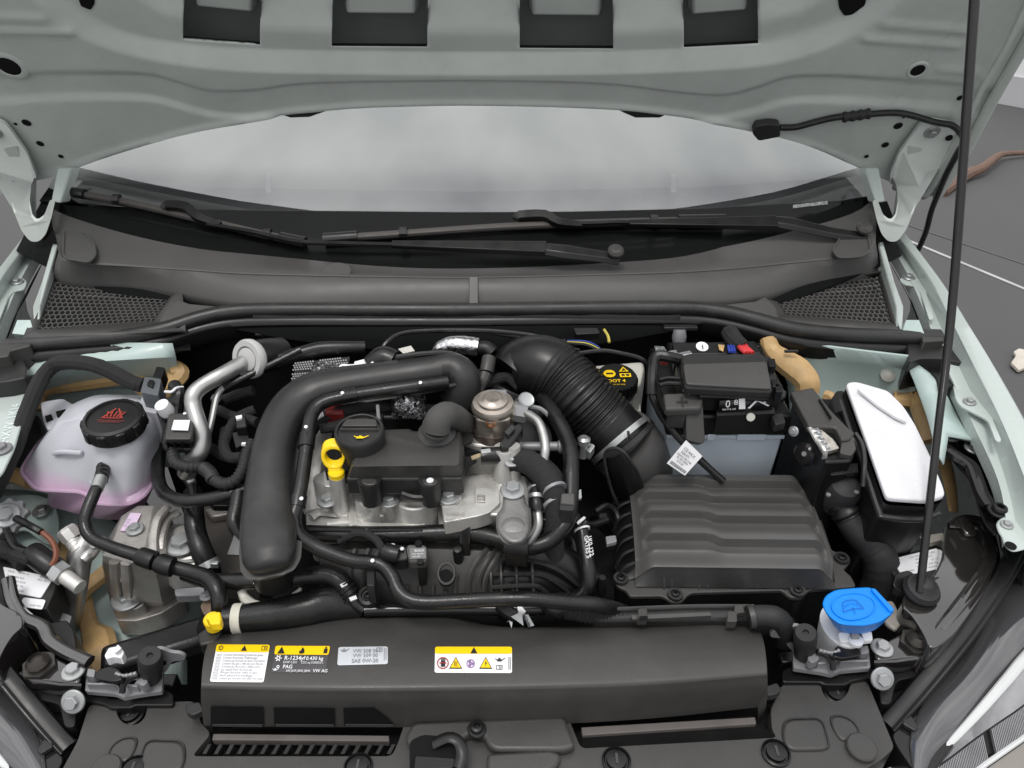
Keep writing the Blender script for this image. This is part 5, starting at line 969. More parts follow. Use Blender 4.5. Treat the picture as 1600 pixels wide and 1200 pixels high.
for u, v in ((577, 751), (672, 751)):
    part('fixing_tab', G().lathe([(0, -.032), (.011, -.032), (.0125, -.012), (.0135, 0), (.0135, .002), (0, .002)], P(u, v, .9025), (0, .05, 1), n=24), PLAS, oc)
    part('tab_flat', G().prism(fil(PP([(u-14, v-4), (u+14, v-4), (u+10, v+7), (u-10, v+7)], .9055), .006), .006), PLASG, oc, bev=.002)
part('paint_dot', G().lathe([(0, 0), (.0042, 0), (.004, .001), (0, .001)], P(672, 751, .906), n=16), WHITE, oc)
part('side_ear', G().lathe([(0, 0), (.012, 0), (.012, .004), (0, .004)], P(724, 688, .905), n=24), PLAS, oc)
part('breather_neck', G().lathe([(0, 0), (.0225, 0), (.0225, .006), (.017, .010), (.0155, .022), (.0, .022)], P(683, 681, .922), (0, -.15, 1), n=28), PLASG, oc)
part('seal_ring', G().tube([P(628, 772, .885), P(650, 778, .882), P(680, 776, .884)], .0045, 8), PLASD, oc)
br_ = thing('breather_elbow', 'matt grey-black rubber elbow pushed on the breather neck', 'elbow', P(690, 655, .95))
part('elbow', G().tube([P(682, 674, .940), P(685, 657, .952), P(697, 648, .953), P(711, 651, .94), P(724, 660, .915), P(738, 668, .885)], [.0155, .016, .0155, .0145, .014, .0135], 20), M('soft_grey_rubber', (.065, .064, .062), .75, var=.15, bump=.15, bs=500), br_)
part('lip', G().tube([P(681, 674, .939), P(681.5, 671, .942)], .0168, 22, 2), PLASG, br_)
# oil filler cap
of = thing('oil_filler_cap', 'black oil filler cap with a grip bar and yellow oil can symbol', 'cap', P(562, 668, .92))
c_ = P(561, 672, .944)
part('cap_body', G().lathe([(0, -.035), (.0275, -.035), (.0290, -.005), (.0285, .0), (.0265, .002), (.025, .0015), (.024, -.002), (0, -.002)], c_, (0, -.06, 1), n=40), PLAS, of, ang=40)
part('grip_bar', G().prism(fil([c_+V((x, y, .0035)) for x, y in ((-.021, .004), (.021, .004), (.017, .017), (-.017, .017))], .003), .008), PLASG, of, bev=.002, seg=3)
part('grip_edge', G().prism([c_+V((x, y, .002)) for x, y in ((-.022, -.0005), (.022, -.0005), (.022, .001), (-.022, .001))], .005), PLASG, of, bev=.0006)
f_ = plane_fn(c_+V((.004, -.012, -.001)), (1, 0, 0), (0, 1, 0), .0008); k_ = .0055
part('oil_symbol', join(*[polyg(f_, [(x*k_, -y*k_) for x, y in L_]) for L_ in ([(-.9, -.1), (.5, -.1), (.5, .5), (-.9, .5)], [(.5, .1), (1.5, -.5), (1.6, -.35), (.5, .5)], [(-.4, -.4), (.1, -.4), (.1, -.1), (-.4, -.1)], [(-1.4, -.4), (-.9, 0), (-.9, .25), (-1.5, -.2)])]), PRINTY, of, fixn=False)
# dipstick
ds = thing('dipstick', 'yellow dipstick loop handle in front of the oil filler cap', 'dipstick', P(524, 740, .89))
cy = P(524, 742, .895).y
PYv = lambda u, v, dy=0: PY(u, v, cy+(742-v)*.00025+dy)
part('dark_block', G().prism(PP([(504, 690), (548, 690), (548, 736), (508, 736)], .887), .02), PLASD, ds)  # added black block, darkens the view through the handle loop
outl = [(508, 688), (520, 684), (534, 687), (541, 695), (541, 708), (535, 722), (513, 722), (504, 710), (503, 696)]; inl = [(511, 695), (521, 690.5), (533, 693), (537, 701), (534.5, 713), (526, 718), (516, 716.5), (509, 706)]
A_ = resample((lambda p: p+[p[0]])(fil([PYv(*q) for q in outl], .006)), 41)[:-1]; B_ = resample((lambda p: p+[p[0]])(fil([PYv(*q) for q in inl], .005)), 41)[:-1]
def align(A, B):
    k = min(range(len(B)), key=lambda i: (B[i]-A[0]).length); return B[k:]+B[:k]
B_ = align(A_, B_); ex = V((0, -.010, -.003))
part('handle_ring', G().loft([A_, B_, [p+ex for p in B_], [p+ex for p in A_], A_], close=True), YEL, ds, bev=.0025, seg=3)
part('handle_neck', G().frus([PYv(u, v)+d for (u, v), d in zip([(512, 720), (536, 720), (536, 720), (512, 720)], (V((0, 0, 0)), V((0, 0, 0)), ex, ex))], [PYv(u, v)+d for (u, v), d in zip([(518, 736), (534, 736), (534, 736), (518, 736)], (V((0, 0, 0)), V((0, 0, 0)), ex, ex))]), YEL, ds, bev=.003, seg=3)
c_ = PYv(526, 741, -.004); part('handle_collar', G().lathe([(0, -.004), (.0090, -.004), (.0095, .004), (.008, .006), (0, .006)], c_, n=20), YEL, ds)
part('guide_tube', G().tube([c_+V((0, 0, -.002)), P(529, 770, .87), P(533, 800, .84)], .0095, 14), ALU, ds)
part('guide_block', G().prism(fil(PP([(504, 736), (520, 736), (518, 760), (506, 760)], .872), .003), .04), ALU, ds, bev=.003)
# ================================================================ charge air duct
cdk = thing('charge_air_duct', 'large black moulded air duct bending round the left of the engine', 'air duct', P(430, 720, .86))
DP = [(420.6, 892, .868), (420.4, 886, .869), (420.2, 870, .871), (420, 842, .875), (419, 800, .88), (420, 760, .888), (425, 715, .898), (436, 670, .908), (455, 636, .916), (485, 612, .924), (525, 601, .930), (580, 593, .936), (640, 585, .942), (690, 577, .945)]
part('duct', G().tube(PP(DP), [.004, .012, .017, .0185, .019, .021, .021, .0205, .0205, .020, .0195, .0195, .0195, .019], 24, 6, wid=[.010, .021, .028, .0305, .0295, .0275, .0255, .0255, .0265, .0265, .0245, .0225, .022, .021], up=(0, -.25, 1)), PLAS, cdk, ang=60)
part('seam_flange', G().tube([p+UP*-.011 for p in PP(DP)], .0022, 12, 6, wid=[.014, .025, .032, .0340, .033, .0315, .029, .029, .030, .030, .0275, .0255, .025, .024], up=(0, -.25, 1)), PLASG, cdk)
part('elbow', G().tube([P(680, 578, .945), P(706, 576, .944), P(722, 590, .935), P(722, 615, .915), P(710, 640, .89), P(695, 660, .86)], [.019, .021, .023, .023, .023, .022], 20, 6), PLAS, cdk)
part('elbow_rim', G().tube([P(620, 558, .962), P(660, 553, .964), P(700, 552, .962), P(720, 562, .955), P(727, 580, .945), P(718, 598, .938), P(690, 606, .938), P(640, 612, .936), P(580, 620, .93), P(520, 626, .925)], .0035, 8), PLAS, cdk)
part('elbow_clamp', G().tube([P(717, 628, .902), P(712, 640, .892)], .0248, 26, 3), RUB, cdk)
part('nozzle', G().lathe([(0, 0), (.025, 0), (.025, -.02), (.024, -.04), (0, -.04)], P(421, 868, .838), (0, 0, 1), n=28), PLASD, cdk)
ch = thing('coolant_hose', 'black coolant hose running along the inner edge of the big air duct', 'hose', P(480, 720, .89))
HP = [(700, 597, .945), (640, 605, .945), (590, 612, .942), (545, 619, .938), (510, 627, .935), (492, 640, .93), (484, 660, .925), (480, 690, .915), (476, 720, .905), (470, 760, .893), (464, 790, .883), (459, 812, .875), (466, 836, .865), (490, 853, .855), (520, 866, .848), (550, 876, .842), (580, 879, .838), (598, 884, .836), (612, 900, .832), (622, 922, .826), (638, 936, .822), (665, 941, .82), (720, 939, .82), (780, 936, .82), (830, 936, .82), (880, 941, .815), (925, 944, .808), (958, 950, .785), (975, 956, .76)]
part('hose', G().tube(PP(HP), .0084, 14), RUB, ch)
for (a_, b_2) in (((535, 621, .9395), (557, 617, .9395)), ((481, 679, .918), (478, 700, .912)), ((467, 775, .888), (464, 792, .882))):
    part('sleeve', G().tube([P(*a_), P(*b_2)], .0098, 14, 3), RUB, ch)
for u, v, z in ((535, 614, .949), (657, 598, .955), (478, 667, .934), (471, 779, .900), (582, 876, .848)): part('paint_mark', G().lathe([(0, 0), (.0023, 0), (.0021, .0008), (0, .0008)], P(u, v, z), (0, -.4, 1), n=12), WHITE, ch)
part('clip_post', G().prism(PP([(572, 888), (586, 888), (585, 915), (573, 915)], .835), .03), PLASD, ch, bev=.001)
# fuel pump and silver fuel line
fp = thing('fuel_pump', 'brownish metal high-pressure fuel pump with stepped round top', 'fuel pump', P(772, 650, .92))
PUMP = M('bronze_steel', (.46, .41, .36), .34, metal=.85, var=.12, vs=40)
pc = P(771, 665, .905)
part('pump_top', G().lathe([(0, .046), (.010, .046), (.013, .043), (.018, .042), (.019, .039), (.0245, .038), (.0265, .034), (.0265, .029), (.024, .026), (0, .026)], pc, (0, -.05, 1), n=36), PUMP, fp, ang=40)
part('pump_body', G().prism(fil([pc+V((x, y, .027)) for x, y in ((-.021, -.02), (.0, -.026), (.021, -.02), (.021, .02), (-.021, .02))], .004), .030), PUMP, fp, bev=.003)
part('pump_base', G().lathe([(0, -.012), (.026, -.012), (.026, .0), (.0, .0)], pc, n=30), M('dark_bronze', (.20, .16, .14), .4, metal=.7), fp)
part('pump_flange', G().prism(fil([pc+V((x, y, -.012)) for x, y in ((-.045, -.012), (-.03, -.022), (.02, -.03), (.034, -.01), (.034, .02), (-.03, .02))], .008), .05), ALU, fp, bev=.003)
bolt(fp, P(754, 655, .90), .0115, kind='bolt'); bolt(fp, P(767, 640, .925)+V((-.004, -.014, .003)), .008, n=(-.1, -1, .2), kind='dark_bolt')
part('top_tab', G().prism(PP([(765, 608), (792, 608), (792, 618), (765, 618)], .945), .01), GREYP, fp, bev=.002)
part('copper_screw', G().lathe([(0, 0), (.0065, 0), (.0065, .004), (.004, .005), (.003, .002), (0, .002)], P(768, 642, .925)+V((0, -.026, .002)), (-.1, -1, .3), n=18), M('copper', (.50, .27, .15), .3, metal=.9), fp)
a0, a1 = P(788, 640, .925), P(812, 644, .922); da = (a1-a0).normalized()
part('outlet', G().lathe([(0, 0), (.010, 0), (.010, .008), (.012, .009), (.012, .012), (0, .012)], a0, da, n=20), M('brass_zinc', (.60, .55, .40), .3, metal=.85), fp)
part('union_nut', G().lathe([(0, .012), (.0125, .012), (.0125, .028), (0, .028)], a0, da, n=6), GREYP, fp, ang=20)
part('side_port', G().lathe([(0, -.01), (.0105, -.01), (.0105, .012), (.009, .014), (.006, .013), (0, .013)], P(818, 630, .925), (.3, -.5, .8), n=22), STEEL, fp)
fu = thing('fuel_line', 'bent silver steel fuel line dropping from the pump past the engine', 'pipe', P(845, 730, .90))
FUP = [(812, 644, .922), (826, 648, .925), (840, 658, .925), (848, 676, .92), (852, 700, .912), (849, 722, .90), (843, 742, .89), (839, 762, .88), (838, 780, .875), (840, 800, .868), (841, 815, .862), (838, 828, .855), (828, 844, .845), (818, 856, .835)]
part('pipe', G().tube(PP(FUP), .0056, 14), PIPE, fu)
part('damper', G().tube([P(839, 758, .882), P(837.5, 772, .879), P(838, 786, .876), P(839, 798, .871)], [.0075, .0088, .0092, .0085], 14, 4), PLASD, fu)
for v in (765, 777): part('band', G().tube([P(838, v-3, .880), P(838, v+3, .878)], .0098, 16, 2), STEEL, fu)
# ================================================================ air filter box
ab = thing('air_filter_box', 'grey-black air filter box with four stepped grooves across its lid', 'air filter box', P(1130, 830, .78))
ft = P(983, 905, .775)
A4 = PP([(996, 874), (1312, 878), (1258, 738), (983, 737)], .806)
q = lambda a, b, dz=0: (lambda p: p+UP*dz)(quadfn(*A4)(a, b))        # a across, b front to back
def lidz(a, b):                                                       # crown of the lid with four zig-zag stepped grooves
    z = .010*sin(pi*min(1, max(0, (b+.05)/1.1))); ed = min(a, 1-a)
    z -= .020*(1-ss(0, .11, ed))**1.6
    z -= .014*(1-ss(0, .10, b))+.012*(1-ss(0, .06, 1-b))
    ins = ss(.03, .07, a)*(1-ss(.945, .975, a)); sh_ = ss(.36, .45, a)
    for c in (.905, .690, .465, .235):
        c2 = c-.052*sh_; w = .016-.004*sh_
        if b < c2: z -= ins*.0115*min(1, (c2-b)/w)*(ss(c2-.19, c2-w, b) if b < c2-w else 1)
    return z
NX, NY = 80, 300
rows = [[q(i/NX, j/NY, lidz(i/NX, j/NY)) for i in range(NX+1)] for j in range(NY+1)]
part('lid', G().loft(rows), CPL, ab, ang=28, fixn=True)
def skirt(edge, dx, dy, dz): return G().loft([edge, [p+V((dx*.3, dy*.3, dz*.3)) for p in edge], [p+V((dx, dy, dz)) for p in edge]])
F0 = [q(i/30, 0, lidz(i/30, 0)) for i in range(31)]
def flat(E, out, z): return G().loft([E, [V(((p+out*.15).x, (p+out*.15).y, p.z*.8+z*.2)) for p in E], [V(((p+out).x, (p+out).y, z)) for p in E]])
part('lid_front', flat(F0, V((0, -.012, 0)), .772), PLAS, ab)
part('lid_side', flat([q(0, j/30, lidz(0, j/30)) for j in range(31)], V((-.022, -.004, 0)), .768), PLASD, ab)
part('lid_side', flat([q(1, j/30, lidz(1, j/30)) for j in range(31)], V((.006, 0, 0)), .768), PLAS, ab)
part('lid_back', flat([q(i/30, 1, lidz(i/30, 1)) for i in range(31)], V((0, .012, 0)), .768), PLAS, ab)
for k in range(7): 
    e_ = q(0, .04+.135*k, -.012); part('side_rib', G().tube([e_+V((-.001, 0, 0)), e_+V((-.014, -.002, -.008)), e_+V((-.022, -.004, -.03))], .0016, 6, wid=.002), PLAS, ab)
fl_ = fil(PP([(974, 780), (968, 840), (972, 868), (964, 898), (960, 907), (964, 916), (978, 922), (984, 932), (1034, 931), (1043, 936), (1050, 941), (1064, 941), (1074, 930), (1082, 926), (1222, 922), (1230, 930), (1238, 934), (1254, 934), (1264, 922), (1338, 916), (1330, 900), (1318, 890), (1330, 876), (1322, 866), (1300, 860), (1280, 800), (1264, 760)], .770), .004)
part('flange', G().prism(fl_, .006), PLASG, ab, bev=.0015)
for u in (1038, 1050, 1093, 1106, 1149, 1161, 1205, 1217, 1261, 1272):
    c_ = P(u, 920, .771); part('front_rib', G().prism([c_+V((-.0012, 0, 0)), c_+V((.0012, 0, 0)), c_+V((.0012, .010, .014)), c_+V((-.0012, .010, .014))], .004), PLAS, ab)
for u, v in ((970, 905), (1055, 930), (1246, 924), (1315, 873)):
    part('screw_boss', G().lathe([(0, 0), (.0095, 0), (.009, .003), (.006, .003), (.006, .001), (0, .001)], P(u, v, .771), n=20), PLAS, ab); bolt(ab, P(u, v, .772), .0065, kind='black_bolt')
part('lower_box', G().loft([[p+UP*-.006 for p in fl_], [p.lerp(P(1140, 850, .76), .06)+UP*-.15 for p in fl_]], close=True), PLASD, ab)
# ================================================================ intake bellows, clamp, duct
ih = thing('intake_hose', 'thick black intake hose with fine bellows at the back right of the engine', 'intake hose', P(890, 620, .92))
e_ = [P(806, 592, .90), P(822, 576, .91), P(842, 574, .918), P(858, 579, .917), P(868, 586, .913)]
part('elbow', G().tube(e_, [.043, .044, .0445, .045, .044], 28, 6), PLASD, ih, ang=60)
part('mouth_ring', G().tube([P(800, 612, .872), P(804, 602, .88), P(809, 594, .888)], [.046, .050, .048], 30, 3), PLASD, ih)
part('mouth_lip', G().tube([P(796, 620, .866), P(800, 612, .872)], [.051, .051], 30, 2), RUB, ih)
part('bellows', G().tube([P(858, 579, .917), P(878, 594, .909), P(902, 618, .897), P(925, 642, .88), P(945, 662, .866)], [.0445, .044, .044, .0435, .043], 32, 8, rib=(.0064, .034)), RUB, ih, ang=70)
part('cuff', G().tube([P(938, 655, .872), P(956, 674, .858), P(975, 694, .842)], [.0428, .0425, .0435], 30, 4), PLASD, ih)
part('hose_clamp', G().tube([P(966, 684, .850), P(972, 691, .846)], [.0458, .0458], 36, 2), STEEL, ih)
part('clamp_screw', G().lathe([(0, 0), (.0055, 0), (.0055, .02), (.0085, .021), (.0085, .028), (.005, .031), (0, .031)], P(911, 714, .85), (.0, .1, 1), n=14), STEEL, ih)
part('clamp_block', G().prism(fil(PP([(914, 702, .865), (924, 692, .87), (930, 696, .87), (922, 708, .865)]), .002), .012), STEEL, ih, bev=.001)
dk = thing('filter_duct', 'grey-black funnel duct joining the bellows hose to the air filter box', 'duct', P(985, 720, .82))
part('duct_cone', G().tube([P(968, 687, .846), P(980, 700, .828), P(990, 711, .80), P(1000, 720, .77), P(1004, 735, .72)], [.048, .049, .049, .048, .046], 32, 5, wid=[.048, .051, .053, .054, .054]), CPL, dk, ang=60)
part('duct_rim', G().tube([P(972, 692, .842), P(977, 698, .838)], [.0505, .0505], 34, 2), PLAS, dk)
part('channel_insert', G().tube([P(958, 708, .868), P(966, 724, .850), P(976, 744, .825), P(984, 768, .79)], [.007, .009, .010, .010], 16, 5, wid=[.012, .017, .019, .020]), PLASD, dk)
part('channel_rim', G().tube([P(990, 728, .862), P(976, 708, .880), P(960, 700, .882), P(946, 708, .872), P(946, 730, .852), P(955, 765, .815), P(966, 790, .785)], .0022, 8), PLAS, dk)
part('rim_tab', G().box(P(982, 680, .892), (.003, .01, .006)), PLAS, dk)
# ================================================================ brake fluid reservoir
bf_ = thing('brake_reservoir', 'cream brake fluid reservoir with a black cap marked in yellow', 'reservoir', P(970, 610, .90))
part('tank', G().loft([resample(fil(PP(L_, z), .006), 44) for L_, z in (([(928, 572), (1002, 566), (1006, 576), (1000, 600), (990, 610), (940, 610)], .860), ([(922, 574), (1005, 566), (1008, 580), (1004, 602), (998, 612), (935, 614)], .850), ([(930, 590), (1008, 582), (1006, 606), (1000, 648), (990, 654), (950, 640)], .805))], close=True, caps=True), CREAM, bf_, bev=.003, seg=3)
part('tank_lobe', G().prism(fil(PP([(955, 612, .835), (998, 606, .835), (1002, 646, .81), (994, 654, .808), (972, 646, .808)]), .006), .04), CREAM, bf_, bev=.005, seg=3)
c_ = P(964, 588, .88)
cp_ = part('cap', G().lathe([(0, -.03), (.0285, -.03), (.0295, -.002), (.028, .0), (0, 0)], c_, (.02, -.12, 1), n=36), PLASD, bf_, ang=40)
for k in range(30):
    a = 2*pi*k/30
    if sin(a) < .4: part('cap_rib', G().box(c_+V((cos(a)*.0295, sin(a)*.0295, -.012)), (.0018, .0018, .018)), PLASD, cp_)
ax = V((.02, -.12, 1)).normalized(); X_ = V((1, .03, 0)).normalized(); f_ = plane_fn(c_+ax*.0004, X_, ax.cross(X_), .0008)
circ = lambda x, y, r, n=20, sy=1: polyg(f_, [(x+r*cos(2*pi*k/n), y+r*sy*sin(2*pi*k/n)) for k in range(n)])
part('cap_symbol', circ(-.010, .005, .0085, sy=.95), PRINTY, cp_, fixn=False)
part('cap_print', join(polyg(f_, [(.004, .009), (.018, .009), (.011, .0195)]), polyg(f_, [(.004, -.003), (.020, -.003), (.020, .005), (.004, .005)]), textg('DOT 4', .0085, lambda a, b: f_(a-.002, b-.0135), 'CENTER', bold=.02), textg('DIN ISO 4925', .0032, lambda a, b: f_(a, b-.0195), 'CENTER')), PRINTY, cp_, fixn=False)
f2 = lambda a, b: f_(a, b)+ax*.0005
part('cap_print_detail', join(polyg(f2, [(.0075, .0105), (.0145, .0105), (.011, .016)]), polyg(f2, [(.0065, -.001), (.011, -.001), (.011, .003), (.0065, .003)]), polyg(f2, [(.013, -.001), (.0175, -.001), (.0175, .003), (.013, .003)]), polyg(f2, [(-.015, .003), (-.005, .003), (-.005, .0065), (-.015, .0065)])), PRINT, cp_, fixn=False)
# ================================================================ battery and fuse holder
bt = thing('battery', 'car battery with pale blue-grey case and black lid behind the filter box', 'battery', P(1135, 690, .80))
BCASE = M('pale_blue_grey_case', (.50, .56, .62), .42, var=.05, vs=6, sss=.1, grime=.1, gcol=(.42, .45, .48))
b0 = [P(1042, 676, .85), P(1224, 672, .85)]; y0 = b0[0].y; xl, xr = b0[0].x, b0[1].x
part('case', G().frus([V((xl, y0, .85)), V((xr, y0, .85)), V((xr, y0+.16, .85)), V((xl, y0+.16, .85))], [V((xl+.006, y0+.004, .66)), V((xr-.006, y0+.004, .66)), V((xr-.006, y0+.156, .66)), V((xl+.006, y0+.156, .66))]), BCASE, bt, bev=.004, seg=3)
part('case_rail', G().box(V(((xl+xr)/2, y0-.001, .845)), (xr-xl, .006, .006)), BCASE, bt, bev=.001)
for u in (1110, 1156, 1168, 1178, 1188): part('case_lug', G().box(P(u, 679, .846)+V((0, -.004, 0)), (.011, .006, .010)), BCASE, bt, bev=.001)
part('lid', G().box(V(((xl+xr)/2, y0+.079, .866)), (xr-xl+.006, .17, .034)), PLASD, bt, bev=.004)
part('lid_top', G().box(V(((xl+xr)/2+.01, y0+.09, .888)), (xr-xl-.02, .13, .02)), PLASD, bt, bev=.003)
part('handle_block', G().prism(fil(PP([(1120, 640, .90), (1208, 634, .90), (1212, 646, .893), (1120, 650, .893)]), .002), .03), PLASD, bt, bev=.002)
f_ = quadfn(P(1122, 642, .9008), P(1206, 638, .9008), P(1202, 620, .918), P(1124, 624, .918))
part('warning_panel', G().add([f_(0, 0)+V((0, .001, -.001)), f_(1, 0)+V((0, .001, -.001)), f_(1, 1)+V((0, .001, -.001)), f_(0, 1)+V((0, .001, -.001))], [(0, 1, 2, 3)]), PLASD, bt, solid=.004)
fw = lambda a, b: f_(a, b)+V((0, -.005, .004))
part('pictograms', join(textg('0', .9, lambda x, y: fw(.10+x*.22, .25+y)), textg('8', .9, lambda x, y: fw(.26+x*.2, .45+y*.7)), polyg(fw, [(.36, .05), (.48, .05), (.48, .95), (.36, .95)]), polyg(fw, [(.52, .1), (.56, .05), (.76, .8), (.73, .9)]), polyg(fw, [(.62, .9), (.66, .95), (.94, .25), (.90, .18)]), polyg(fw, [(.83, .95), (.87, .95), (.88, .5), (.84, .5)]), textg('060.915.105', .26, lambda x, y: fw(.05+x*.2, .02+y*.8))), PRINTW, bt, fixn=False)
part('vent_plug', G().lathe([(0, 0), (.0055, 0), (.0055, .003), (0, .003)], P(1171, 648, .892)+V((0, -.004, 0)), (0, -1, .3), n=18), CREAM, bt)
part('lid_foot', G().prism(fil(PP([(1205, 650, .89), (1222, 644, .89), (1228, 660, .888), (1212, 664, .888)]), .003), .012), PLAS, bt, bev=.002)
tcv = thing('terminal_cover', 'grey plastic battery terminal cover marked with a plus sign', 'terminal cover', P(1065, 640, .90))
part('cover_top', G().prism(fil(PP([(1036, 614, .92), (1094, 612, .92), (1099, 622, .918), (1096, 638, .912), (1040, 640, .912)]), .004), .012), PLASG, tcv, bev=.003, seg=3)
part('cover_tongue', G().prism(fil(PP([(1072, 632, .912), (1098, 626, .914), (1102, 690, .870), (1096, 694, .868), (1072, 688, .870)]), .004), (0, .012, -.012)), PLASG, tcv, bev=.003, seg=3)
part('cover_step', G().prism(fil(PP([(1042, 642, .905), (1072, 642, .905), (1072, 650, .90), (1044, 648, .90)]), .002), .02), PLAS, tcv, bev=.002)
f_ = plane_fn(P(1066, 628, .9165), (1, 0, 0), (0, 1, .25), .0012)
part('plus_sign', join(polyg(f_, [(-.0075, -.001), (.0075, -.001), (.0075, .001), (-.0075, .001)]), polyg(f_, [(-.001, -.0075), (.001, -.0075), (.001, .0075), (-.001, .0075)])), PLAS, tcv, fixn=False)
fb_ = thing('fuse_holder', 'flat black fuse holder lid sitting on top of the battery', 'fuse holder', P(1145, 590, .93))
part('lid', G().prism(fil(PP([(1064, 553, .950), (1194, 551, .950), (1209, 611, .938), (1070, 604, .938)]), .006), .014), PLAS, fb_, bev=.004, seg=3)
part('lid_panel', G().prism(fil(PP([(1067, 568, .9525), (1198, 564, .9525), (1206, 607, .9415), (1072, 600, .9415)]), .005), .004), PLASG, fb_, bev=.002, seg=3)
part('base', G().prism(fil(PP([(1056, 566, .935), (1204, 556, .935), (1216, 600, .925), (1222, 616, .92), (1066, 612, .92)]), .004), .03), PLASD, fb_, bev=.003)
part('front_bar', G().tube([P(1092, 618, .922), P(1130, 619, .921), P(1180, 622, .919), P(1218, 622, .918), P(1224, 612, .922)], .004, 8), PLASD, fb_)
part('latch_tab', G().prism(PP([(1074, 609, .928), (1087, 608, .928), (1087, 613, .926), (1074, 613, .926)]), .004), WHITE, fb_, bev=.001)
for i, (u, v) in enumerate(((1030, 594), (1030, 602))): part('side_rib', G().tube([P(u, v, .925), P(1044, v-3, .926), P(1062, v-2, .926)], .003, 8), PLASD, fb_)
for u, v in ((1207, 566), (1212, 598), (1218, 606)): part('side_clip', G().prism(fil(PP([(u-7, v-6), (u+4, v-6), (u+6, v+6), (u-5, v+6)], .94), .002), .02), PLASD, fb_, bev=.002)
part('cable_duct', G().tube([P(1064, 562, .94), P(1045, 558, .945), P(1030, 556, .945), P(1022, 562, .942), P(1019, 580, .935), P(1018, 600, .925), P(1018, 616, .915)], .0075, 10), RUB, fb_)
cb_ = thing('tagged_cable', 'black cable crossing the battery front with a white paper tag', 'cable', P(1060, 680, .86))
part('cable', G().tube([P(1018, 610, .915), P(1022, 626, .905), P(1034, 650, .885), P(1052, 674, .868), P(1070, 694, .855), P(1088, 713, .84), P(1108, 732, .825), P(1130, 752, .81)], .0052, 10), RUB, cb_)
tq_ = [P(1040, 722, .835), P(1068, 741, .822), P(1095, 711, .847), P(1070, 686, .865)]
part('tag', G().prism([p+V((0, -.007, .004)) for p in tq_], V((0, .001, -.001))), WHITE, cb_)
f_ = quadfn(*[p+V((0, -.0078, .0052)) for p in tq_])
part('tag_print', join(textg('CZ-AX.X', .17, lambda x, y: f_(.16+x*.95, .70+y*.9)), textg('5Q0.971', .13, lambda x, y: f_(.16+x, .56+y)), textg('Kabel 61 MM 7108', .10, lambda x, y: f_(.08+x, .45+y)), textg('01.357 0054', .12, lambda x, y: f_(.16+x, .34+y)), textg('10 012A', .11, lambda x, y: f_(.25+x, .23+y)), *[polyg(f_, [(.08+k*.035, .04), (.08+k*.035+.01+.012*((k*7) % 3)/2, .04), (.08+k*.035+.01+.012*((k*7) % 3)/2, .16), (.08+k*.035, .16)]) for k in range(25)]), PRINT, cb_, fixn=False)
# bits behind the battery
bk = thing('battery_clutter', 'coloured wires and round white sticker behind the fuse holder', 'wiring', P(1120, 545, .93))
part('mount_plate', G().prism(fil(PP([(1050, 535, .93), (1180, 532, .93), (1190, 552, .93), (1056, 554, .93)]), .004), .03), PLASD, bk, bev=.003)
part('round_sticker', G().lathe([(0, 0), (.0085, 0), (.0085, .001), (0, .001)], P(1097, 542, .932), (0, -.3, 1), n=24), WHITE, bk)
part('sticker_digit', textg('1', .010, plane_fn(P(1095.5, 545, .9335), (1, 0, 0), (0, 1, .3), .0006), bold=.02), PRINT, bk, fixn=False)
part('orange_label', G().prism(PP([(1122, 538, .934), (1132, 539, .934), (1130, 549, .934), (1124, 546, .934)]), .001), GREASE, bk)
RW = M('red_wire', (.60, .045, .05), .4, var=.05); BW = M('blue_wire', (.03, .06, .35), .4, var=.05)
for k in range(3): part('wire', G().tube([P(1152+k*5, 538, .93), P(1158+k*5, 545, .937), P(1166+k*5, 552, .937)], .0035, 8), RW, bk)
for k in range(3): part('wire', G().tube([P(1138+k*4, 540, .934), P(1140+k*4, 550, .937)], .0018, 6), BW, bk)
part('loom', G().tube([P(1140, 520, .93), P(1148, 532, .935), P(1158, 542, .93)], .012, 10), SLEEVE, bk)
ep = thing('earth_terminal', 'crumpled silver terminal block at the left end of the fuse holder', 'terminal', P(1040, 552, .93))
for L_ in ([(1022, 540), (1038, 541), (1044, 552), (1026, 552)], [(1044, 548), (1056, 546), (1060, 552), (1046, 556)], [(1056, 552), (1078, 547), (1082, 552), (1062, 556)]):
    part('metal_piece', G().prism(fil(PP(L_, .938), .002), .012), FOIL, ep, bev=.002)
part('red_mark', G().prism(PP([(1030, 562, .935), (1044, 562, .935), (1044, 567, .935), (1032, 567, .935)]), .003), PRINTR, ep)
sd_ = thing('bulkhead_stud', 'dull hanging steel stud on the bulkhead above the battery', 'stud', P(1062, 528, .91))
part('stud', G().lathe([(0, 0), (.009, 0), (.011, -.01), (.009, -.024), (.006, -.028), (0, -.028)], PY(1062, 515, .47), (0, .4, 1), n=14), GREYP, sd_)
part('stud_plate', G().box(PY(1063, 512, .475), (.05, .01, .006)), PLAS, sd_, bev=.001)
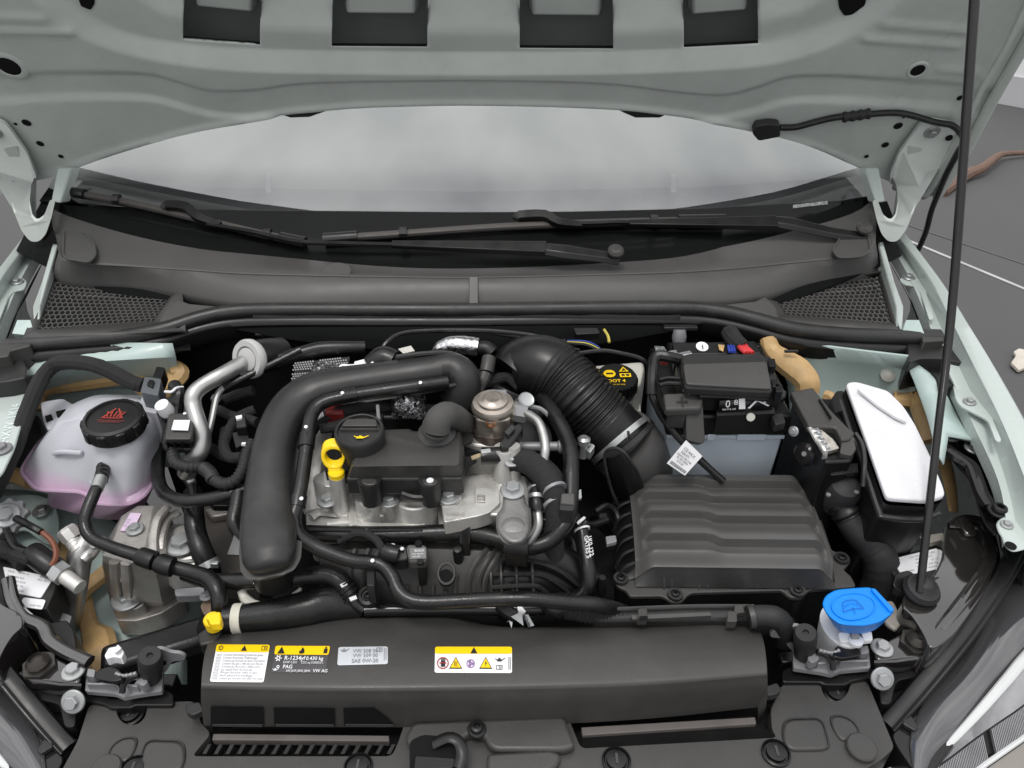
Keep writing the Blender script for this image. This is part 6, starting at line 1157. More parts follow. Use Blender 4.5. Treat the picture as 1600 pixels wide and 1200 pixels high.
# ================================================================ engine control unit and relay box
ec = thing('engine_computer', 'upright black control unit with heat-sink plate and plastic hood between battery and relay box', 'control unit', P(1280, 700, .82))
part('side_plate', G().frus([P(1238, 626, .885), P(1275, 668, .868), P(1290, 712, .862), P(1296, 742, .80)], [p+V((.03, .02, -.02)) for p in (P(1238, 626, .885), P(1275, 668, .868), P(1290, 712, .862), P(1296, 742, .80))]), PLASD, ec, bev=.002)
part('core', G().prism(fil(PP([(1238, 626), (1300, 622), (1338, 690), (1330, 720), (1290, 722)], .872), .004), .17), PLASD, ec, bev=.003)
part('hood', G().prism(fil(PP([(1235, 612, .905), (1270, 605, .905), (1298, 640, .898), (1325, 668, .892), (1336, 676, .89), (1328, 686, .888), (1316, 688, .888), (1305, 668, .892), (1264, 666, .892)]), .003), .012), PLASG, ec, bev=.002)
part('hood_arm', G().prism(fil(PP([(1316, 686, .886), (1334, 682, .886), (1338, 702, .88), (1330, 712, .878), (1312, 708, .878)]), .003), .02), PLASG, ec, bev=.002)
part('hood_slot_patch', G().prism(PP([(1279, 624, .9035), (1281, 623, .9035), (1300, 652, .8985), (1298, 654, .8985)]), .002), VOID, ec)  # black strip on the hood, a slot's shade given by colour
part('metal_plate', G().prism(fil(PP([(1266, 666, .889), (1278, 666, .889), (1302, 686, .883), (1312, 700, .880), (1290, 706, .880), (1284, 702, .880)]), .002), .006), M('punched_zinc', (.50, .47, .42), .35, metal=.85, var=.3, vs=120, bump=.6, bs=160), ec, bev=.001)
for k in range(5): part('punched_ring', G().lathe([(.003, 0), (.0045, .001), (.006, 0), (.004, -.001)], P(1273+k*4.2, 670+k*7.6, .8895-.0016*k), n=14), STEEL, ec)
part('plate_edge', G().tube([P(1265, 668, .888), P(1276, 688, .884), P(1289, 708, .880), P(1280, 740, .83), P(1268, 776, .78)], .0032, 8), ALU, ec)
part('plate_edge', G().tube([P(1276, 700, .865), P(1268, 730, .83), P(1260, 764, .78)], .002, 6), ALUD, ec)
part('boss', G().lathe([(0, 0), (.016, 0), (.012, .004), (.006, .005), (0, .006)], P(1257, 710, .85), (-.9, -.6, .3), n=24, sx=1), GLOSS, ec)
bolt(ec, P(1258, 709, .853), .006, n=(-.8, -.6, .4)); bolt(ec, P(1240, 674, .875), .007, n=(-.8, -.6, .4))
part('ribbed_plug', G().prism(fil(PP([(1290, 728, .85), (1338, 722, .85), (1344, 738, .845), (1336, 742, .845), (1296, 744, .845)]), .003), .05), PLASD, ec, bev=.002)
for k in range(6): part('plug_rib', G().tube([P(1293+k, 730+k*2.4, .852), P(1318, 728+k*2.4, .854), P(1340, 725+k*2.4, .852)], .0012, 6), PLAS, ec)
part('plug_dome', G().lathe([(0, -.04), (.022, -.04), (.023, -.006), (.018, .004), (.008, .009), (0, .010)], P(1320, 760, .83), (0, -.3, 1), n=28), RUBM, ec)
for u, v in ((1294, 750), (1342, 746), (1294, 774), (1338, 770)): part('plug_screw', G().lathe([(0, 0), (.003, 0), (.003, .002), (0, .002)], P(u, v, .832), n=10), STEEL, ec)
part('clip_lever', G().tube([P(1336, 678, .882), P(1346, 694, .878), P(1350, 715, .872), P(1350, 735, .865), P(1348, 760, .85)], .004, 8, wid=.003), PLAS, ec)
eh = thing('wiring_conduit', 'thick black ribbed cable conduit leading down from the control unit', 'conduit', P(1345, 850, .74))
part('conduit', G().tube([P(1312, 786, .80), P(1322, 806, .79), P(1340, 830, .775), P(1362, 852, .76), P(1376, 876, .745), P(1376, 905, .72), P(1366, 935, .69)], [.014, .0155, .019, .021, .022, .022, .022], 18, 8, lump=.03), RUBM, eh)
part('neck_rib', G().tube([P(1310, 784, .80), P(1318, 796, .796), P(1324, 806, .79)], .019, 18, rib=(.007, .06)), PLASD, eh)
rx = thing('relay_box', 'black relay box with a bright white lid in front of the right strut tower', 'relay box', P(1400, 700, .82))
TOPW = [(1322, 600, .905), (1328, 596, .906), (1340, 596, .906), (1388, 610, .902), (1412, 634, .895), (1430, 662, .887), (1452, 708, .875), (1474, 760, .86), (1477, 773, .857), (1468, 777, .856), (1446, 782, .855), (1390, 778, .858), (1384, 774, .859), (1360, 706, .877)]
lidp = PP(TOPW)
part('white_lid', G().prism(fil(lidp, .006), .007), M('white_gloss_plastic', (.68, .68, .70), .3, var=.03), rx, bev=.002, seg=3)
part('lid_crease', G().prism(fil(PP([(1338, 606, .908), (1384, 618, .905), (1408, 640, .898), (1418, 660, .892), (1400, 652, .8945), (1370, 632, .900)]), .004), .004), MATS['white_gloss_plastic'], rx, bev=.003, seg=3)
part('box_body', G().loft([[p+UP*-.011 for p in fil(lidp, .004)], [p+V((-.004, -.002, -.02)) for p in fil(lidp, .004)], [p+V((-.006, .02, -.22)) for p in fil(lidp, .004)]], close=True), PLASD, rx)
part('box_rim', G().tube([p+V((-.003, -.003, -.022)) for p in PP([(1322, 604, .905), (1340, 656, .89), (1360, 706, .877), (1384, 776, .859), (1392, 784, .857), (1446, 788, .855), (1478, 778, .857)])], .004, 8), PLAS, rx)
part('back_pad', G().tube([P(1318, 620, .88), P(1312, 632, .875), P(1316, 650, .87)], .012, 10), SLEEVE, rx)
part('front_clip', G().prism(fil(PP([(1412, 790, .835), (1440, 790, .835), (1440, 796, .83), (1414, 796, .83)]), .001), .01), PLAS, rx, bev=.001)
# hose and ballast on the right
single('elbow_hose', G().tube([P(1390, 812, .76), P(1392, 826, .755), P(1396, 845, .745), P(1392, 868, .73)], .019, 18), PLASD, 'short black elbow hose beneath the front edge of the relay box', 'hose')
bl = thing('ballast_unit', 'black control unit with a white printed label behind the bonnet stay', 'control unit', P(1430, 885, .74))
part('case', G().prism(fil(PP([(1386, 884), (1402, 868), (1464, 850), (1490, 880), (1480, 900), (1410, 912)], .75), .004), .06), PLAS, bl, bev=.003)
f_ = lab(bl, PP([(1410, 902), (1476, 887), (1464, 857), (1394, 874)], .7505))
part('lettering', join(*[textg(s, .10, lambda x, y, a=a, b=b: f_(a+x*.85, b+y*1.1), sx=.8) for s, a, b in (('12V 35W AFS', .34, .8), ('8W0 941 572', .45, .64), ('04 19 22', .42, .46), ('HW 007  SW 0210', .40, .28), ('Made in Germany', .40, .12), ('5G1 907', .08, .16), ('E1 00', .08, .05), ('LED', .80, .8), ('R 112', .78, .46))]), PRINTG, bl, fixn=False)
single('ribbed_strip', G().prism(fil(PP([(1436, 838, .765), (1474, 832, .765), (1478, 842, .763), (1446, 850, .763)]), .002), .008), BUMP, 'grey-brown ribbed strip behind the white printed label', 'strip', bev=.001)
# ================================================================ washer filler
wf = thing('washer_filler', 'white washer filler neck with a bright blue flip cap', 'filler', P(1335, 960, .78))
part('neck', G().lathe([(0, -.10), (.024, -.10), (.026, -.04), (.029, 0), (0, 0)], P(1316, 976, .775), (-.06, -.05, 1), n=28, sx=.8), MILK, wf)
part('neck_tab', G().prism(fil(PP([(1310, 988, .782), (1328, 987, .782), (1330, 1002, .778), (1313, 1003, .778)]), .002), .006), MILK, wf, bev=.001)
part('neck_tab', G().prism(fil(PP([(1346, 988, .782), (1362, 986, .782), (1364, 1000, .778), (1350, 1002, .778)]), .002), .006), MILK, wf, bev=.001)
part('tab_clip', G().prism(fil(PP([(1330, 985, .786), (1341, 984, .786), (1344, 998, .782), (1331, 998, .782)]), .002), .006), GREYP, wf, bev=.001)
part('tab_button', G().lathe([(0, 0), (.008, 0), (.008, .004), (0, .005)], P(1336, 1003, .776), n=18), MILK, wf)
CP_ = [(1284, 944), (1290, 930), (1306, 921), (1340, 918), (1362, 917), (1397, 952), (1394, 958), (1375, 972), (1350, 978), (1312, 976), (1294, 962)]
bc = part('blue_cap', G().loft([resample(fil(PP(L_, z), .006), 60) for L_, z in ((CP_, .822), ([(u+(u-1330)*.012, v+1.5) for u, v in CP_], .818), ([(u+(u-1330)*.012, v+1.5) for u, v in CP_], .812), ([(u-(u-1330)*.12, v+10-(v-948)*.02) for u, v in CP_], .796), ([(u-(u-1330)*.2, v+16-(v-948)*.1) for u, v in CP_], .782))], close=True, caps=True), BLUE, wf, bev=.0015)
fr_ = fil(PP([(1298, 944), (1312, 930), (1338, 926), (1362, 934), (1370, 950), (1352, 966), (1322, 970), (1302, 958)], .8226), .01)
part('cap_disc', G().prism(fr_, .001), BLUE, bc, bev=.0004)
part('cap_ridge', G().tube([p+UP*.0004 for p in fr_]+[fr_[0]+UP*.0004], .0009, 6, smooth=False), BLUE, bc)
part('cap_hinge', G().prism(fil(PP([(1360, 919), (1367, 919), (1398, 952), (1392, 956)], .825), .002), .006), BLUE, bc, bev=.0015)
DB = M('debossed_blue', (.0, .13, .5), .5, var=.02)
f_ = quadfn(P(1316, 968, .8240), P(1362, 960, .8240), P(1346, 930, .8240), P(1300, 938, .8240))
arc = lambda pts, w: join(*[polyg(f_, [(a[0], a[1]-w), (b[0], b[1]-w), (b[0], b[1]+w), (a[0], a[1]+w)]) for a, b in zip(pts, pts[1:])])
vert = lambda pts, w: join(*[polyg(f_, [(a[0]-w, a[1]), (a[0]+w, a[1]), (b[0]+w, b[1]), (b[0]-w, b[1])]) for a, b in zip(pts, pts[1:])])
part('washer_symbol', join(arc([(.3, .82), (.45, .88), (.6, .88), (.75, .82)], .018), arc([(.18, .35), (.42, .42), (.64, .42), (.86, .35)], .018), vert([(.3, .82), (.18, .35)], .015), vert([(.75, .82), (.86, .35)], .015), vert([(.52, .5), (.52, .15)], .012), *[vert([(.52+k*.09, .55+.06*(2-abs(k))), (.52+k*.10, .68+.04*(2-abs(k)))], .012) for k in (-2, -1, 0, 1, 2)]), DB, bc, fixn=False)
single('bracket_panel', G().prism(fil(PP([(1370, 938, .755), (1396, 938, .755), (1412, 970, .75), (1400, 985, .75), (1385, 975, .75)]), .004), .006), BUMP, 'grey-brown bracket plate just right of the blue washer cap', 'bracket', bev=.002)
# ================================================================ intake manifold and hoses in front of the engine
im = thing('intake_manifold', 'black ribbed plastic intake manifold in front of the engine', 'intake manifold', P(680, 900, .78))
RM = [resample(catmull(PP(L_), 6), 60) for L_ in ([(500, 852, .80), (560, 848, .812), (680, 848, .815), (780, 852, .81), (800, 852, .80)], [(500, 866, .81), (560, 858, .822), (680, 858, .825), (780, 862, .82), (800, 864, .80)], [(498, 900, .79), (560, 890, .806), (680, 890, .81), (770, 892, .81), (780, 894, .80)], [(500, 945, .755), (560, 942, .765), (680, 938, .772), (770, 936, .775), (780, 936, .77)], [(510, 975, .72), (560, 970, .73), (680, 968, .735), (770, 968, .735), (780, 968, .735)])]
part('plenum', G().loft([[r[i] for r in RM] for i in range(60)]), PLASG, im, ang=50)
def onm(u, v, h=.0):
    lo, hi = 0., 1.; col = None
    i = min(range(60), key=lambda k: abs(proj(RM[2][k])[0]-u)); col = catmull([r[i] for r in RM], 6)
    j = min(range(len(col)), key=lambda k: abs(proj(col[k])[1]-v)); return col[j]+V((0, -.4, .9))*h
for u in (545, 566, 583, 735, 752, 762): part('rib', G().tube([onm(u, 858, .001), onm(u, 880, .001), onm(u+1, 905, .001), onm(u+2, 935, .001)], .0034, 6), PLASG, im)
for u, v in ((640, 912), (659, 912), (679, 912), (698, 926), (717, 895)): part('rib', G().tube([onm(u, v, .001), onm(u, v+14, .001), onm(u, 936, .001)], .0026, 6), PLASG, im)
part('port_rim', G().lathe([(.010, -.004), (.0135, -.002), (.013, .002), (.0105, .002), (.010, -.004)], onm(700, 900, .004), (0, -.6, .8), n=24, sx=.8, caps=False), PLAS, im)
part('port_disc', G().lathe([(0, 0), (.0105, 0), (.0105, .002), (0, .002)], onm(700, 902, .004), (0, -.6, .8), n=24, sx=.8), VOID, im)  # dark disc on the plenum, shade of an open port as colour
part('stud', G().lathe([(0, -.02), (.006, -.02), (.006, 0), (.0045, .006), (0, .007)], onm(699, 868, .012), (0, -.2, 1), n=16), PLASD, im)
for u, v in ((576, 932), (789, 926)):
    part('bolt_boss', G().lathe([(0, -.01), (.0115, -.01), (.0115, .004), (.008, .005), (.007, .002), (0, .002)], P(u, v, .79), (0, -.3, 1), n=22), PLAS, im); bolt(im, P(u, v, .792), .0065, kind='black_bolt')
part('post', G().box(P(576, 948, .765), (.022, .012, .05)), PLAS, im, bev=.002)
gr = part('grid_cover', G().loft([[p for p in resample(catmull(PP(L_), 5), 24)] for L_ in ([(765, 872, .805), (800, 872, .808), (832, 876, .805), (872, 890, .795), (912, 922, .772), (926, 940, .755)], [(765, 900, .80), (800, 899, .802), (830, 900, .80), (860, 906, .79), (895, 926, .77), (910, 940, .755)], [(766, 932, .785), (800, 930, .785), (835, 930, .782), (858, 934, .772), (880, 944, .76), (895, 950, .75)])]), PLASD, im, ang=60, fixn=False, solid=-.001)
for L_ in ([(766, 874, .812), (800, 873, .814), (832, 877, .811), (872, 891, .80), (915, 924, .776)], [(766, 898, .807), (830, 897, .807), (856, 903, .797), (884, 922, .777), (893, 935, .768)], [(767, 918, .80), (830, 915, .80), (846, 920, .792), (858, 930, .78)], [(766, 872, .812), (767, 900, .807), (768, 930, .79)], [(782, 872, .812), (783, 900, .807), (784, 930, .79)], [(806, 874, .812), (807, 898, .807), (808, 928, .79)], [(831, 877, .811), (832, 898, .806), (834, 927, .789)]):
    part('grid_rib', G().tube(PP(L_), .003, 6, wid=.0022), PLAS, im)
part('runner', G().tube([P(760, 865, .79), P(820, 862, .805), P(866, 874, .795), P(900, 895, .78), P(930, 920, .76)], [.020, .022, .022, .02, .02], 16), PLASD, im)
part('runner_edge', G().tube([P(770, 868, .812), P(825, 868, .818), P(862, 880, .806), P(896, 905, .788), P(918, 930, .765)], .0022, 8), PLASG, im)
part('wing_arm', G().prism(fil(PP([(868, 888, .795), (910, 895, .785), (916, 912, .78), (908, 918, .78), (880, 900, .79)]), .004), .02), PLAS, im, bev=.003)
ms = thing('pressure_sensor', 'small black intake pressure sensor with printed plate on the manifold', 'sensor', P(645, 870, .83))
part('plate', G().prism(fil(PP([(636, 850, .845), (664, 850, .845), (669, 858, .843), (668, 874, .838), (662, 878, .838), (640, 878, .838), (630, 866, .842)]), .003), .012), PLASG, ms, bev=.002)
part('body', G().prism(fil(PP([(604, 850, .848), (634, 852, .848), (638, 874, .842), (622, 876, .842), (604, 872, .843)]), .004), .016), PLASD, ms, bev=.003)
part('plug_barrel', G().tube([P(602, 862, .846), P(612, 865, .846), P(622, 867, .845)], .0105, 14, 3), PLASD, ms)
part('connector', G().prism(fil(PP([(602, 850, .852), (616, 848, .852), (622, 856, .85), (606, 859, .85)]), .002), .01), STEEL, ms, bev=.001)
part('foot', G().prism(fil(PP([(651, 878, .836), (667, 876, .836), (666, 904, .81), (654, 905, .81)]), .002), .012), PLASD, ms, bev=.001)
f_ = quadfn(P(641, 874, .8395), P(666, 873, .8395), P(665, 856, .8445), P(640, 857, .8445))
part('print_panel', G().add([f_(a, b)+UP*.0006 for a, b in ((0, 0), (1, 0), (1, 1), (0, 1))], [(0, 1, 2, 3)]), M('grey_panel', (.13, .13, .13), .5), ms)
part('lettering', join(textg('BOSCH', .3, lambda x, y: f_(.3+x*.6, .62+y)+UP*.001), textg('03C 906 051', .18, lambda x, y: f_(.15+x*.75, .36+y)+UP*.001), textg('0261230', .18, lambda x, y: f_(.15+x*.75, .12+y)+UP*.001)), PRINTW, ms, fixn=False)
for u, v in ((654, 851), (657, 880)): part('pin', G().lathe([(0, 0), (.004, 0), (.004, .003), (0, .003)], P(u, v, .846 if v < 860 else .838), n=14), PLASD, ms)
part('lead', G().tube([P(600, 862, .846), P(590, 846, .85), P(576, 836, .85), P(560, 833, .848), P(545, 838, .842), P(530, 846, .835)], .0045, 8), SLEEVE, ms)
part('white_dot', G().lathe([(0, 0), (.0022, 0), (.0022, .001), (0, .001)], P(628, 858, .8495), n=10), WHITE, ms)
# engine front hose
fh = thing('front_hose', 'long black hose lying along the front edge of the silver engine head', 'hose', P(680, 835, .84))
part('hose', G().tube([P(480, 833, .835), P(540, 835, .838), P(620, 835, .84), P(700, 832, .842), P(745, 834, .84), P(780, 842, .838), P(800, 849, .836), P(830, 854, .836), P(856, 846, .84), P(876, 828, .85), P(888, 806, .86), P(891, 780, .872), P(892, 748, .885), P(892, 715, .895), P(886, 686, .90), P(872, 658, .905), P(856, 634, .905), P(844, 615, .90)], .0098, 16), RUB, fh)
part('fabric_strip', G().tube([P(482, 827, .848), P(570, 829, .85), P(660, 828, .851)], .0016, 6), SLEEVE, fh)
part('clip_bracket', G().prism(fil(PP([(718, 822, .858), (735, 822, .858), (734, 850, .84), (718, 850, .84)]), .002), .02), PLASD, fh, bev=.001)
for u in (718, 736): part('clip_band', G().tube([P(u-1, 829, .842), P(u+1, 829, .842)], .0112, 16, 1), GREYP, fh)
part('saddle', G().prism(fil(PP([(792, 836, .862), (826, 838, .862), (824, 862, .845), (788, 858, .845)]), .003), .026), PLASD, fh, bev=.003, seg=3)
part('saddle_top', G().tube([P(790, 848, .852), P(806, 850, .852), P(825, 851, .852)], .0125, 14, 3), PLAS, fh)
part('saddle_mark', G().box(P(812, 839, .864), (.005, .004, .002)), WHITE, fh)
part('clamp_block', G().prism(fil(PP([(877, 770, .893), (898, 770, .893), (898, 790, .885), (875, 788, .885)]), .002), .03), PLASG, fh, bev=.002)
part('clamp_block', G().prism(fil(PP([(874, 789, .886), (898, 791, .886), (896, 798, .882), (875, 797, .882)]), .002), .02), PLAS, fh, bev=.002)
part('arrow_mark', G().prism(PP([(562, 831, .8505), (574, 826, .851), (570, 829, .851), (573, 830, .8505)]), .001), WHITE, fh)
sh_ = thing('sleeved_hose', 'fabric sleeved black hose arching over the right end of the engine head', 'hose', P(850, 760, .87))
part('sleeve', G().tube([P(790, 718, .885), P(806, 719, .892), P(825, 722, .896), P(846, 738, .895), P(860, 760, .888), P(868, 785, .875), P(868, 815, .855), P(864, 845, .83), P(866, 875, .80)], [.010, .0135, .0150, .0150, .0145, .0135, .013, .013, .013], 14), SLEEVE, sh_)
for v, z in ((766, .887), (788, .874)): part('tie', G().tube([P(865, v-2, z), P(867, v+2, z-.001)], .0152, 16, 1), GREYP, sh_)
part('fixing_plate', G().prism(fil(PP([(775, 716, .892), (800, 713, .895), (812, 722, .893), (800, 730, .892), (776, 726, .89)]), .003), .008), PLASD, sh_, bev=.001)
part('second_sleeve', G().tube([P(840, 720, .885), P(862, 740, .88), P(878, 765, .87), P(882, 790, .86), P(876, 830, .84)], .0105, 12), SLEEVE, sh_)
bolt(sh_, P(800, 720, .8955), .0115, kind='bolt')
for k, (u, v) in enumerate(((850, 760), (852, 786), (852, 806))):
    single('pipe_clamp', G().prism(fil(PP([(u-5, v-5), (u+8, v-5), (u+8, v+6), (u-5, v+6)], .862), .002), .012), (STEEL, STEEL, PLASD)[k], ('shiny upper pipe clamp beside the silver fuel line', 'shiny lower pipe clamp beside the silver fuel line', 'black pipe clamp low beside the silver fuel line')[k], 'clamp', 'clamps beside the fuel line', bev=.001)
pl_ = thing('plug_connector', 'black wire plug lying between fuel pump and silver engine head', 'plug', P(770, 705, .90))
part('shell', G().prism(fil(PP([(780, 692, .92), (800, 665, .925), (812, 660, .925), (818, 668, .923), (796, 700, .915), (784, 702, .915)]), .003), .016), PLASD, pl_, bev=.002)
part('clip', G().prism(fil(PP([(788, 674, .928), (800, 662, .93), (806, 668, .929), (794, 680, .926)]), .002), .006), PLAS, pl_, bev=.001)
part('lower_plug', G().tube([P(752, 712, .90), P(768, 712, .90), P(784, 711, .90)], .0105, 12, 3), PLASD, pl_)
part('steel_clip', G().prism(fil(PP([(750, 702, .912), (766, 700, .912), (768, 706, .911), (752, 708, .911)]), .001), .006), STEEL, pl_, bev=.001)
part('bare_wire', G().tube([P(738, 716, .90), P(746, 713, .903), P(754, 711, .903)], .0028, 6), M('tan_wire', (.45, .36, .22), .5), pl_)
part('lead', G().tube([P(722, 740, .88), P(728, 726, .89), P(740, 717, .898)], .006, 8), SLEEVE, pl_)
part('back_plate', G().prism(PP([(722, 684, .89), (800, 682, .89), (806, 700, .885), (722, 706, .885)]), .01), PLAS, pl_, bev=.002)
single('round_actuator', G().lathe([(0, -.03), (.034, -.03), (.036, 0), (.033, .006), (.026, .008), (0, .008)], P(822, 685, .875), (.3, -.5, .8), n=32), PLASD, 'round black actuator behind the silver fuel line', 'actuator')
single('bolt_shaft', G().lathe([(0, 0), (.006, 0), (.006, .05), (.009, .052), (.009, .060), (0, .060)], P(808, 698, .885), (1, -.05, .05), n=14), GREYP, 'dull steel bolt shaft beside the round black actuator', 'bolt')
# heater hoses at lower front
lh = thing('radiator_top_hose', 'thick glossy black radiator hose with a cream band behind the shroud', 'hose', P(450, 962, .77))
part('hose', G().tube([P(350, 968, .772), P(380, 966, .772), P(430, 960, .775), P(480, 950, .778), P(520, 942, .775), P(560, 950, .76)], [.0155, .016, .0175, .020, .021, .02], 18), RUB, lh)
part('cream_band', G().tube([P(366, 967, .772), P(380, 966, .7722)], .0172, 20, 2), M('cream_paint', (.60, .58, .50), .6), lh)
bh = thing('bypass_hose', 'black hose with white paint marks running right below the big duct', 'hose', P(430, 910, .79))
part('hose', G().tube([P(290, 896, .785), P(330, 908, .79), P(380, 908, .795), P(430, 906, .798), P(480, 900, .80), P(510, 898, .80), P(530, 906, .797), P(542, 920, .79), P(556, 942, .78), P(570, 954, .775)], [.0095, .0095, .0100, .0100, .0100, .0108, .0112, .0105, .0075, .006], 14), RUB, bh)
part('ribbed_end', G().tube([P(536, 914, .794), P(545, 926, .788), P(551, 936, .783)], .0118, 14, rib=(.006, .07)), PLASD, bh)
for L_ in ([(531, 913), (540, 909), (543, 913), (534, 918)], [(545, 934), (556, 930), (558, 935), (548, 939)]): part('paint_mark', G().prism(PP(L_, .803), .001), WHITE, bh)
for L_ in ([(394, 904), (398, 904), (398, 912), (395.5, 912), (396, 906.5), (394, 906.5)], [(417, 904), (425, 903), (425, 905), (420, 905.5), (419.5, 911), (417, 911)]): part('paint_mark', G().prism(PP(L_, .8065), .0008), WHITE, bh)
part('mark_bar', G().prism(PP([(404, 899, .812), (422, 898, .812), (422, 902, .81), (404, 902, .81)]), .001), GREYP, bh)
part('white_spot', G().lathe([(0, 0), (.002, 0), (.002, .001), (0, .001)], P(433, 899, .812), n=10), WHITE, bh)
ng = thing('white_guard', 'pale curved plastic collar below the rounded end of the big duct', 'collar', P(422, 930, .77))
part('collar', G().tube([P(377, 922, .782), P(384, 936, .775), P(400, 946, .77), P(424, 948, .769), P(448, 942, .772), P(462, 930, .778), P(470, 919, .785)], [.003, .005, .006, .006, .006, .005, .002], 8, wid=[.005, .006, .006, .006, .006, .005, .002], up=(0, -.3, 1)), CREAM, ng)
lp2 = single('lower_pipe', G().tube([P(570, 954, .775), P(590, 953, .775), P(680, 952, .775), P(760, 952, .775), P(830, 952, .775), P(862, 950, .772)], .0072, 12), GLOSS, 'straight glossy black pipe just behind the shroud', 'pipe')
wh_ = thing('wrapped_hose', 'ribbed fabric wrapped hose tapering along the back of the shroud', 'hose', P(900, 955, .78))
part('bulge', G().tube([P(858, 958, .775), P(866, 950, .782), P(878, 947, .783), P(888, 950, .782)], [.010, .015, .0155, .014], 16), RUB, wh_)
part('wrap', G().tube([P(880, 947, .783), P(900, 952, .782), P(925, 959, .778), P(955, 962, .776), P(990, 963, .776)], [.0145, .0125, .010, .008, .0065], 14, rib=(.0045, .05)), SLEEVE, wh_)
part('silver_band', G().tube([P(836, 950, .773), P(842, 950, .773)], .0088, 14, 1), STEEL, wh_)
fs = thing('foil_scrap', 'crumpled silver foil joint behind the middle of the shroud', 'foil', P(808, 962, .775))
g = G()
random.seed(11)
for k in range(9):
    c_ = P(800+random.random()*20, 958+random.random()*12, .772+random.random()*.012); r_ = .004+random.random()*.004
    vs = [c_+V((random.gauss(0, 1), random.gauss(0, 1), random.gauss(0, .7)))*r_ for _ in range(4)]; g.add(vs, [(0, 1, 2), (0, 2, 3), (0, 1, 3), (1, 2, 3)])
part('crumple', g, STEEL, fs, kind='stuff', ang=10)
part('plug', G().tube([P(780, 946, .78), P(792, 956, .778), P(806, 964, .775)], .008, 10), PLASD, fs)
cl = thing('clipped_rail', 'grey-black cable rail with two clips behind the right half of the shroud', 'rail', P(1060, 950, .78))
part('rail', G().prism(fil(PP([(922, 956, .785), (938, 950, .785), (1170, 944, .782), (1186, 950, .782), (1194, 960, .78), (1186, 968, .778), (930, 970, .78)]), .006), .02), PLAS, cl, bev=.003)
part('rail_groove', G().tube([P(930, 953, .790), P(1000, 950, .789), P(1090, 947, .788), P(1178, 947, .786)], .0022, 6), PLASG, cl)
part('cable_strip', G().prism(fil(PP([(986, 961, .79), (1110, 956, .788), (1112, 962, .787), (988, 968, .788)]), .001), .005), PLASG, cl, bev=.001)
for u, v in ((1004, 957), (1155, 951), (1144, 962)): part('clip', G().prism(fil(PP([(u-7, v-7), (u+7, v-7), (u+8, v+9), (u-8, v+9)], .793), .002), .012), PLASG, cl, bev=.0015)
for u in (1006, 1160): part('clip_slot_patch', G().prism(PP([(u-7, 963 if u < 1100 else 958), (u+6, 962 if u < 1100 else 957), (u+6, 967 if u < 1100 else 962), (u-7, 968 if u < 1100 else 963)], .7945), .001), VOID, cl)  # black strips on the clips, slot shade painted
rh = thing('breather_hose', 'short grey-black hose bending down at the right end of the shroud', 'hose', P(1210, 970, .77))
part('hose', G().tube([P(1172, 964, .788), P(1188, 962, .79), P(1208, 964, .79), P(1220, 971, .782), P(1226, 984, .765), P(1224, 1000, .735)], [.0115, .0118, .0125, .0125, .012, .012], 16, lump=.02), RUBM, rh)
part('collar', G().tube([P(1170, 964, .788), P(1178, 963, .789)], .0132, 16, 1), PLASG, rh)
lb = thing('lettered_hose', 'upright black hose printed with white lettering left of the air filter box', 'hose', P(912, 880, .79))
part('hose', G().tube([P(907, 822, .83), P(910, 836, .825), P(914, 860, .815), P(918, 885, .805), P(920, 905, .795), P(915, 922, .785), P(900, 934, .778), P(886, 940, .775)], [.0082, .0085, .0088, .0092, .0092, .0088, .0075, .007], 14), RUB, lb)
for i, s in enumerate(('GATES 5', '1K0 122')):
    a0 = P(913.5+i*5, 838, .834-.0005*i); a1 = P(918.5+i*5, 878, .8235); f_ = plane_fn(a0, a1-a0, V((.6, .5, .6)), .0012); part('lettering', textg(s, .0075, f_, bold=.02), PRINTW, lb, fixn=False)
part('white_ring', G().tube([P(909, 826, .829), P(910, 829, .828)], .0098, 14, 1, cap=False), WHITE, lb, solid=.0006)
part('top_fitting', G().prism(fil(PP([(898, 812, .84), (910, 806, .842), (920, 814, .84), (912, 824, .836), (900, 822, .836)]), .003), .01), PLASD, lb, bev=.002)
part('wire_hook', G().tube([P(902, 818, .845), P(908, 813, .847), P(913, 809, .845)], .0018, 6), WHITE, lb)
single('throttle_body', G().tube([P(940, 832, .72), P(958, 822, .72), P(975, 834, .71)], .026, 18), VOID, 'dark round throttle body in the gap left of the air filter box', 'throttle body')
single('filter_stay', G().prism(fil(PP([(946, 838, .80), (962, 836, .80), (964, 846, .80), (948, 850, .80)]), .002), .006), GREYP, 'dull grey stay in the dark gap left of the air filter box', 'stay', bev=.001)
part('stud', G().lathe([(0, 0), (.006, 0), (.006, .02), (.004, .026), (0, .026)], P(939, 925, .77), n=14), PLASD, im)
